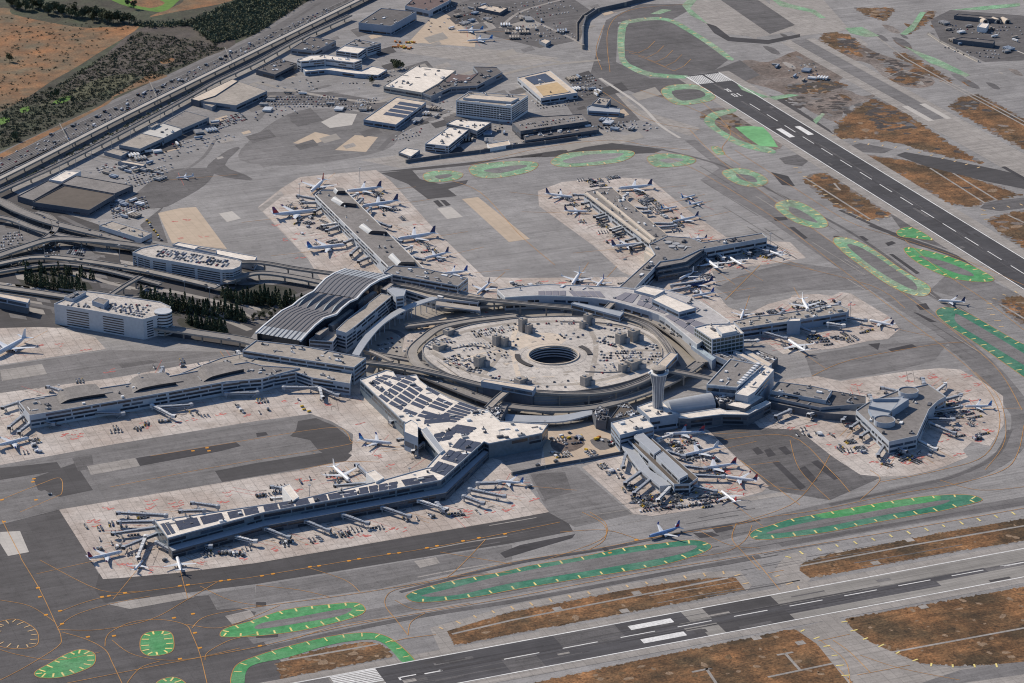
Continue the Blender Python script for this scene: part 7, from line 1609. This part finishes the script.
for i in range(12): gse('truck', 596+i*2.5, 128-(i % 2)*2+VR.uniform(-1, 1), 1.2, 'in the truck row near the perimeter wall', 'in the truck row', 'white')
for x, y in ((530, 487.5), (250, 527), (165, 561), (243, 556), (538, 466), (556, 462)): gse('truck', x, y, .5, 'standing alone on the pavement edge', 'standing alone', 'white')
# ---- trailers and small sheds in the cargo yards
def make_trailer(m):
    r = empty('box_trailer', (0, 0, 0)); mb = MB(); mb.box((0, 0, 1.1), (13, 2.6, 2.8), 0, m); mb.build('cargo_box', r)
    mb = MB(); mb.box((-4, 0, 0), (2.6, 2.3, 1.1), 0, v_tyre); mb.box((4, 0, 0), (.4, 1.6, 1.1), 0, m_unitd); mb.build('running_gear', r); return r
tr = [make_trailer(m) for m in (CARC['white'], m_unit, w_blue, r_tan)]; tru = set()
for place, q, n_ in (('in the far yard near the blast wall', [(500, 24), (560, 10), (576, 36), (520, 46)], 34), ('in the far vehicle yard at the top', [(430, 14), (480, 2), (500, 20), (450, 34)], 16), ('beside the ochre panel building', [(562, 76), (590, 76), (606, 94), (580, 98)], 16), ('near the perimeter wall', [(590, 118), (640, 118), (640, 130), (598, 136)], 12), ('in the yard below the curved white office', [(258, 92), (380, 94), (370, 110), (262, 110)], 26), ('beside the two part white office', [(440, 146), (500, 128), (510, 138), (460, 156)], 18), ('in the yard between the two warehouses', [(130, 158), (215, 120), (240, 118), (150, 166)], 24), ('above the dark warehouse', [(100, 172), (150, 160), (168, 178), (130, 186)], 18), ('in the yard right of the dark warehouse', [(112, 204), (145, 196), (150, 212), (116, 222)], 14), ('in the far right yard', [(940, 22), (1020, 28), (1015, 56), (960, 50)], 30), ('in the works area by the far runway', [(770, 62), (820, 58), (830, 80), (785, 84)], 14), ('by the solar stripe shed', [(395, 124), (430, 106), (450, 112), (410, 136)], 14)):
    P2 = [Vector((x, y, 0)) for x, y in q]; k = 0; an = VR.uniform(0, 3)
    while k < n_:
        c_ = Vector((VR.uniform(min(p.x for p in P2), max(p.x for p in P2)), VR.uniform(min(p.y for p in P2), max(p.y for p in P2)), 0))
        if not inside(P2, c_): continue
        src = VR.choice(tr); an2 = an+VR.choice([0, 0, math.pi/2])
        for j in range(VR.choice([1, 1, 2, 4])):
            k += 1; o = src if id(src) not in tru else copy_tree(src); tru.add(id(src)); p = at(c_.x, c_.y)+Vector((-math.sin(an2), math.cos(an2), 0))*4.5*j; o.location = (p.x, p.y, .1); o.rotation_euler = (0, 0, an2)
            tag(o, ('white', 'grey', 'blue grey', 'tan')[tr.index(src)]+' box trailer parked '+place, 'trailer', 'box trailers '+place)
for i in range(34):
    f = VR.random(); s = VR.uniform(.02, .98); x = 255*s; y = (158+f*21)*(1-s)+(41+f*11.5)*s; d_ = at(255, 46)-at(0, 168)
    gse('truck', x, y, math.atan2(d_.y, d_.x), 'driving on the freeway', 'on the freeway', VR.choice(['white', 'silver', 'white', 'red', 'blue']), None, 1.1)
for i in range(18):
    x, y = VR.choice([(555, 440), (575, 436), (596, 440), (560, 456), (590, 452), (610, 446)]); gse('truck', x+VR.uniform(-8, 8), y+VR.uniform(-4, 4), VR.choice([.3, 1.8]), 'in the tan work yard between two piers', 'in the work yard', VR.choice(['white', 'yellow', 'orange', 'silver', 'blue']), None, VR.uniform(.7, 1.1))
# ---- light masts
def make_mast():
    r = empty('light_mast', (0, 0, 0)); mb = MB(); mb.tube((0, 0, 0), (0, 0, 24), .38, .2, m_unit, 8); mb.build('pole', r)
    mb = MB(); mb.tube((0, 0, 23.6), (0, 0, 24.1), 1.5, 1.5, m_unit, 10)
    for k in range(6): mb.box((1.5*math.cos(k*1.047), 1.5*math.sin(k*1.047), 23.2), (.7, .5, .5), k*1.047, w_white)
    mb.build('lamp_ring', r); return r
mp_ = make_mast(); first = True
for x, y, where in ((20, 238, 'in the interchange lots'), (100, 238, 'in the interchange lots'), (45, 262, 'in the interchange lots'), (120, 262, 'in the interchange lots'), (210, 305, 'beside the cypress rows'), (185, 298, 'beside the cypress rows'), (112, 152, 'along the freeway viaduct'), (76, 168, 'along the freeway viaduct'), (92, 159, 'along the freeway viaduct'), (131, 141, 'along the freeway viaduct'), (161, 124, 'along the freeway viaduct'), (173, 118, 'along the freeway viaduct'), (60, 176, 'along the freeway viaduct'), (240, 370, 'on the southern pier apron'), (140, 392, 'on the southern pier apron'), (60, 404, 'on the southern pier apron'), (310, 505, 'on the solar pier apron'), (200, 528, 'on the solar pier apron'), (410, 488, 'on the solar pier apron'), (500, 450, 'on the solar pier apron'), (545, 440, 'in the yard between two piers'), (360, 184, 'by the northern pier'), (300, 200, 'by the northern pier'), (770, 250, 'by the forked pier'), (850, 320, 'by the eastern pier'), (700, 470, 'by the brown roofed pier'), (960, 415, 'by the star shaped pier'), (500, 130, 'in the cargo district'), (440, 112, 'in the cargo district')):
    o = mp_ if first else copy_tree(mp_); first = False; p = at(x, y); o.location = (p.x, p.y, 0); tag(o, 'tall grey light mast with a ring of lamps '+where, 'light mast', 'light masts '+where)
# ---- painted stand marks and joints on the aprons
rb = MB(); jb = MB()
def redmark(x, y, n=1):
    p = at(x, y); a = VR.uniform(-.2, .2)+.35
    for k in range(n):
        o = Vector((VR.uniform(-6, 6), VR.uniform(-5, 5), 0)); c = p+o; L = VR.uniform(3, 7); w_ = VR.uniform(1.1, 2.2)
        d = Vector((math.cos(a), math.sin(a), 0))
        rb.ribbon([c-d*L/2, c+d*L/2], w_, m_red, Z(5.5)+eps())
        if VR.random() < .5: e = Vector((-d.y, d.x, 0)); rb.ribbon([c-d*L/2, c-d*L/2+e*4], w_, m_red, Z(5.5)+eps())
for x, y in ((79, 435), (66, 435), (79, 438), (142, 424), (148, 427), (176, 424), (190, 420), (221, 414), (247, 416), (264, 403), (282, 402), (298, 402), (358, 424), (331, 405), (378, 457), (390, 467), (300, 478), (310, 481), (296, 489), (300, 490), (332, 477), (335, 476), (95, 520), (100, 524), (106, 508), (152, 508), (153, 502), (176, 502), (180, 507), (222, 502), (229, 494), (126, 564), (131, 567), (205, 564), (150, 571), (275, 550), (311, 543), (353, 536), (365, 536), (391, 530), (404, 530), (468, 516), (466, 512), (490, 511), (504, 510), (512, 505), (532, 499), (246, 559), (60, 345), (38, 345), (86, 351), (110, 371), (330, 194), (297, 239), (300, 233), (285, 240), (285, 214), (428, 250), (300, 258), (420, 225), (276, 225), (175, 221), (187, 220), (185, 238), (205, 236), (582, 224), (597, 234), (608, 240), (560, 283), (545, 282), (520, 281), (720, 262), (742, 268), (770, 262), (728, 265), (660, 226), (700, 232), (712, 238), (640, 196), (765, 338), (826, 335), (776, 345), (850, 340), (830, 300), (850, 305), (790, 310), (703, 492), (706, 487), (735, 490), (740, 491), (729, 470), (732, 472), (726, 471), (688, 444), (790, 428), (812, 425), (830, 433), (835, 445), (842, 449), (851, 453), (873, 463), (886, 464), (907, 462), (910, 464), (850, 423), (895, 458), (921, 458), (960, 455), (975, 425), (963, 412), (972, 400), (968, 390), (980, 385), (966, 376), (930, 374), (935, 377), (905, 377), (860, 384), (910, 381), (957, 402), (978, 441), (990, 430), (945, 440), (948, 435)):
    redmark(x, y, 3)
for p0, p1 in (((135, 423), (147, 440)), ((205, 412), (215, 424)), ((327, 530), (345, 547)), ((290, 540), (305, 556)), ((370, 523), (385, 540)), ((410, 517), (424, 533)), ((254, 545), (266, 562)), ((456, 508), (470, 525)), ((495, 500), (508, 517)), ((100, 515), (116, 540)), ((848, 377), (850, 390)), ((905, 370), (905, 385)), ((790, 400), (800, 428)), ((858, 455), (875, 470)), ((830, 432), (845, 447)), ((820, 435), (835, 450)), ((920, 452), (943, 467)), ((880, 455), (885, 475)), ((820, 335), (838, 345)), ((300, 470), (316, 478)), ((190, 500), (200, 510)), ((600, 470), (650, 510)), ((724, 440), (762, 487)), ((950, 440), (975, 455)), ((262, 485), (295, 480))):
    lane([p0, p1], .9, m_joint, 5.8, 0)
for i in range(150):
    place, poly_, n_ = VR.choice(ZONES); xs = [p[0] for p in poly_]; ys = [p[1] for p in poly_]; q = Vector((VR.uniform(min(xs), max(xs)), VR.uniform(min(ys), max(ys)), 0))
    lane([(q.x, q.y), (q.x+VR.uniform(-14, 14), q.y+VR.uniform(-6, 6))], VR.uniform(.5, 2.5), VR.choice([m_joint, m_joint, m_pale, m_mid]), 5.2, 0) if inside([Vector((x, y, 0)) for x, y in poly_], q) else None
for o in [o for o in COL.objects if o.get('category') == 'airplane' and 'taxiing' not in o.get('group', '')]:
    an = o.rotation_euler.z; d = Vector((math.cos(an), math.sin(an), 0)); c = Vector((o.location.x, o.location.y, 0)); rb.ribbon([c+d*30, c-d*75], .55, m_orange, Z(5.6)+eps()); rb.ribbon([c+d*6-Vector((-d.y, d.x, 0))*30, c+d*6+Vector((-d.y, d.x, 0))*30], .5, m_red, Z(5.6)+eps())
for o in [o for o in COL.objects if o.get('category') == 'jet bridge']:
    an = o.rotation_euler.z; d = Vector((math.cos(an), math.sin(an), 0)); L_ = 26; c = Vector((o.location.x, o.location.y, 0))+d*L_; n_ = Vector((-d.y, d.x, 0))
    for s in (9, 17): rb.ribbon([c+n_*s-d*10, c+n_*s+d*32], .5, VR.choice([m_orange, m_joint, m_red]), Z(5.6)+eps())
    for k in range(3): q = c+n_*VR.uniform(4, 20)+d*VR.uniform(-12, 20); rb.poly([(q.x, q.y, 0), (q.x+VR.uniform(2, 7), q.y+.6, 0), (q.x+VR.uniform(2, 6), q.y+VR.uniform(1, 4), 0), (q.x-.5, q.y+VR.uniform(1, 3), 0)], VR.choice([m_dark2, m_joint, m_mid]), Z(5.4)+eps())
struct(rb.build('stand_marking'))
for nme, mb in sheets.items(): struct(mb.build(nme))
# ================================================================ LIGHT, WORLD, CAMERA
SUN_EL, SUN_AZ = math.radians(35), math.radians(115)   # azimuth measured from +X towards +Y
w = bpy.data.worlds.new('World'); SC.world = w; w.use_nodes = True
nt = w.node_tree; bg = nt.nodes['Background']
sky = nt.nodes.new('ShaderNodeTexSky'); sky.sky_type = 'NISHITA'; sky.sun_disc = False
sky.sun_elevation = SUN_EL; sky.sun_rotation = math.pi/2-SUN_AZ; sky.air_density = 1.1; sky.dust_density = .8; sky.ozone_density = 1.5
hz = nt.nodes.new('ShaderNodeMix'); hz.data_type = 'RGBA'; hz.blend_type = 'MULTIPLY'; hz.inputs[0].default_value = 1; hz.inputs[7].default_value = (.74, .94, 1.22, 1)
nt.links.new(sky.outputs[0], hz.inputs[6]); nt.links.new(hz.outputs[2], bg.inputs[0]); bg.inputs[1].default_value = .086
sl = bpy.data.lights.new('sun', 'SUN'); sl.energy = 5.0; sl.angle = math.radians(.5); sl.color = (1, .89, .745)
so = bpy.data.objects.new('sun', sl); COL.objects.link(so)
sv = Vector((math.cos(SUN_EL)*math.cos(SUN_AZ), math.cos(SUN_EL)*math.sin(SUN_AZ), math.sin(SUN_EL)))
so.rotation_euler = sv.to_track_quat('Z', 'Y').to_euler(); so.location = (0, 0, 1500)
cd = bpy.data.cameras.new('camera'); co = bpy.data.objects.new('camera', cd); COL.objects.link(co)
cd.sensor_fit = 'HORIZONTAL'; cd.sensor_width = 36; cd.lens = FPX/1024*36; cd.clip_start = 5; cd.clip_end = 40000
co.matrix_world = Matrix(((RT.x, UP.x, -FW.x, CAM.x), (RT.y, UP.y, -FW.y, CAM.y), (RT.z, UP.z, -FW.z, CAM.z), (0, 0, 0, 1)))
SC.camera = co
SC.view_settings.view_transform = 'Standard'; SC.view_settings.look = 'None'; SC.view_settings.exposure = 0
SC.cycles.filter_width = 1.1; SC.cycles.max_bounces = 4; SC.cycles.diffuse_bounces = 2; SC.cycles.glossy_bounces = 2
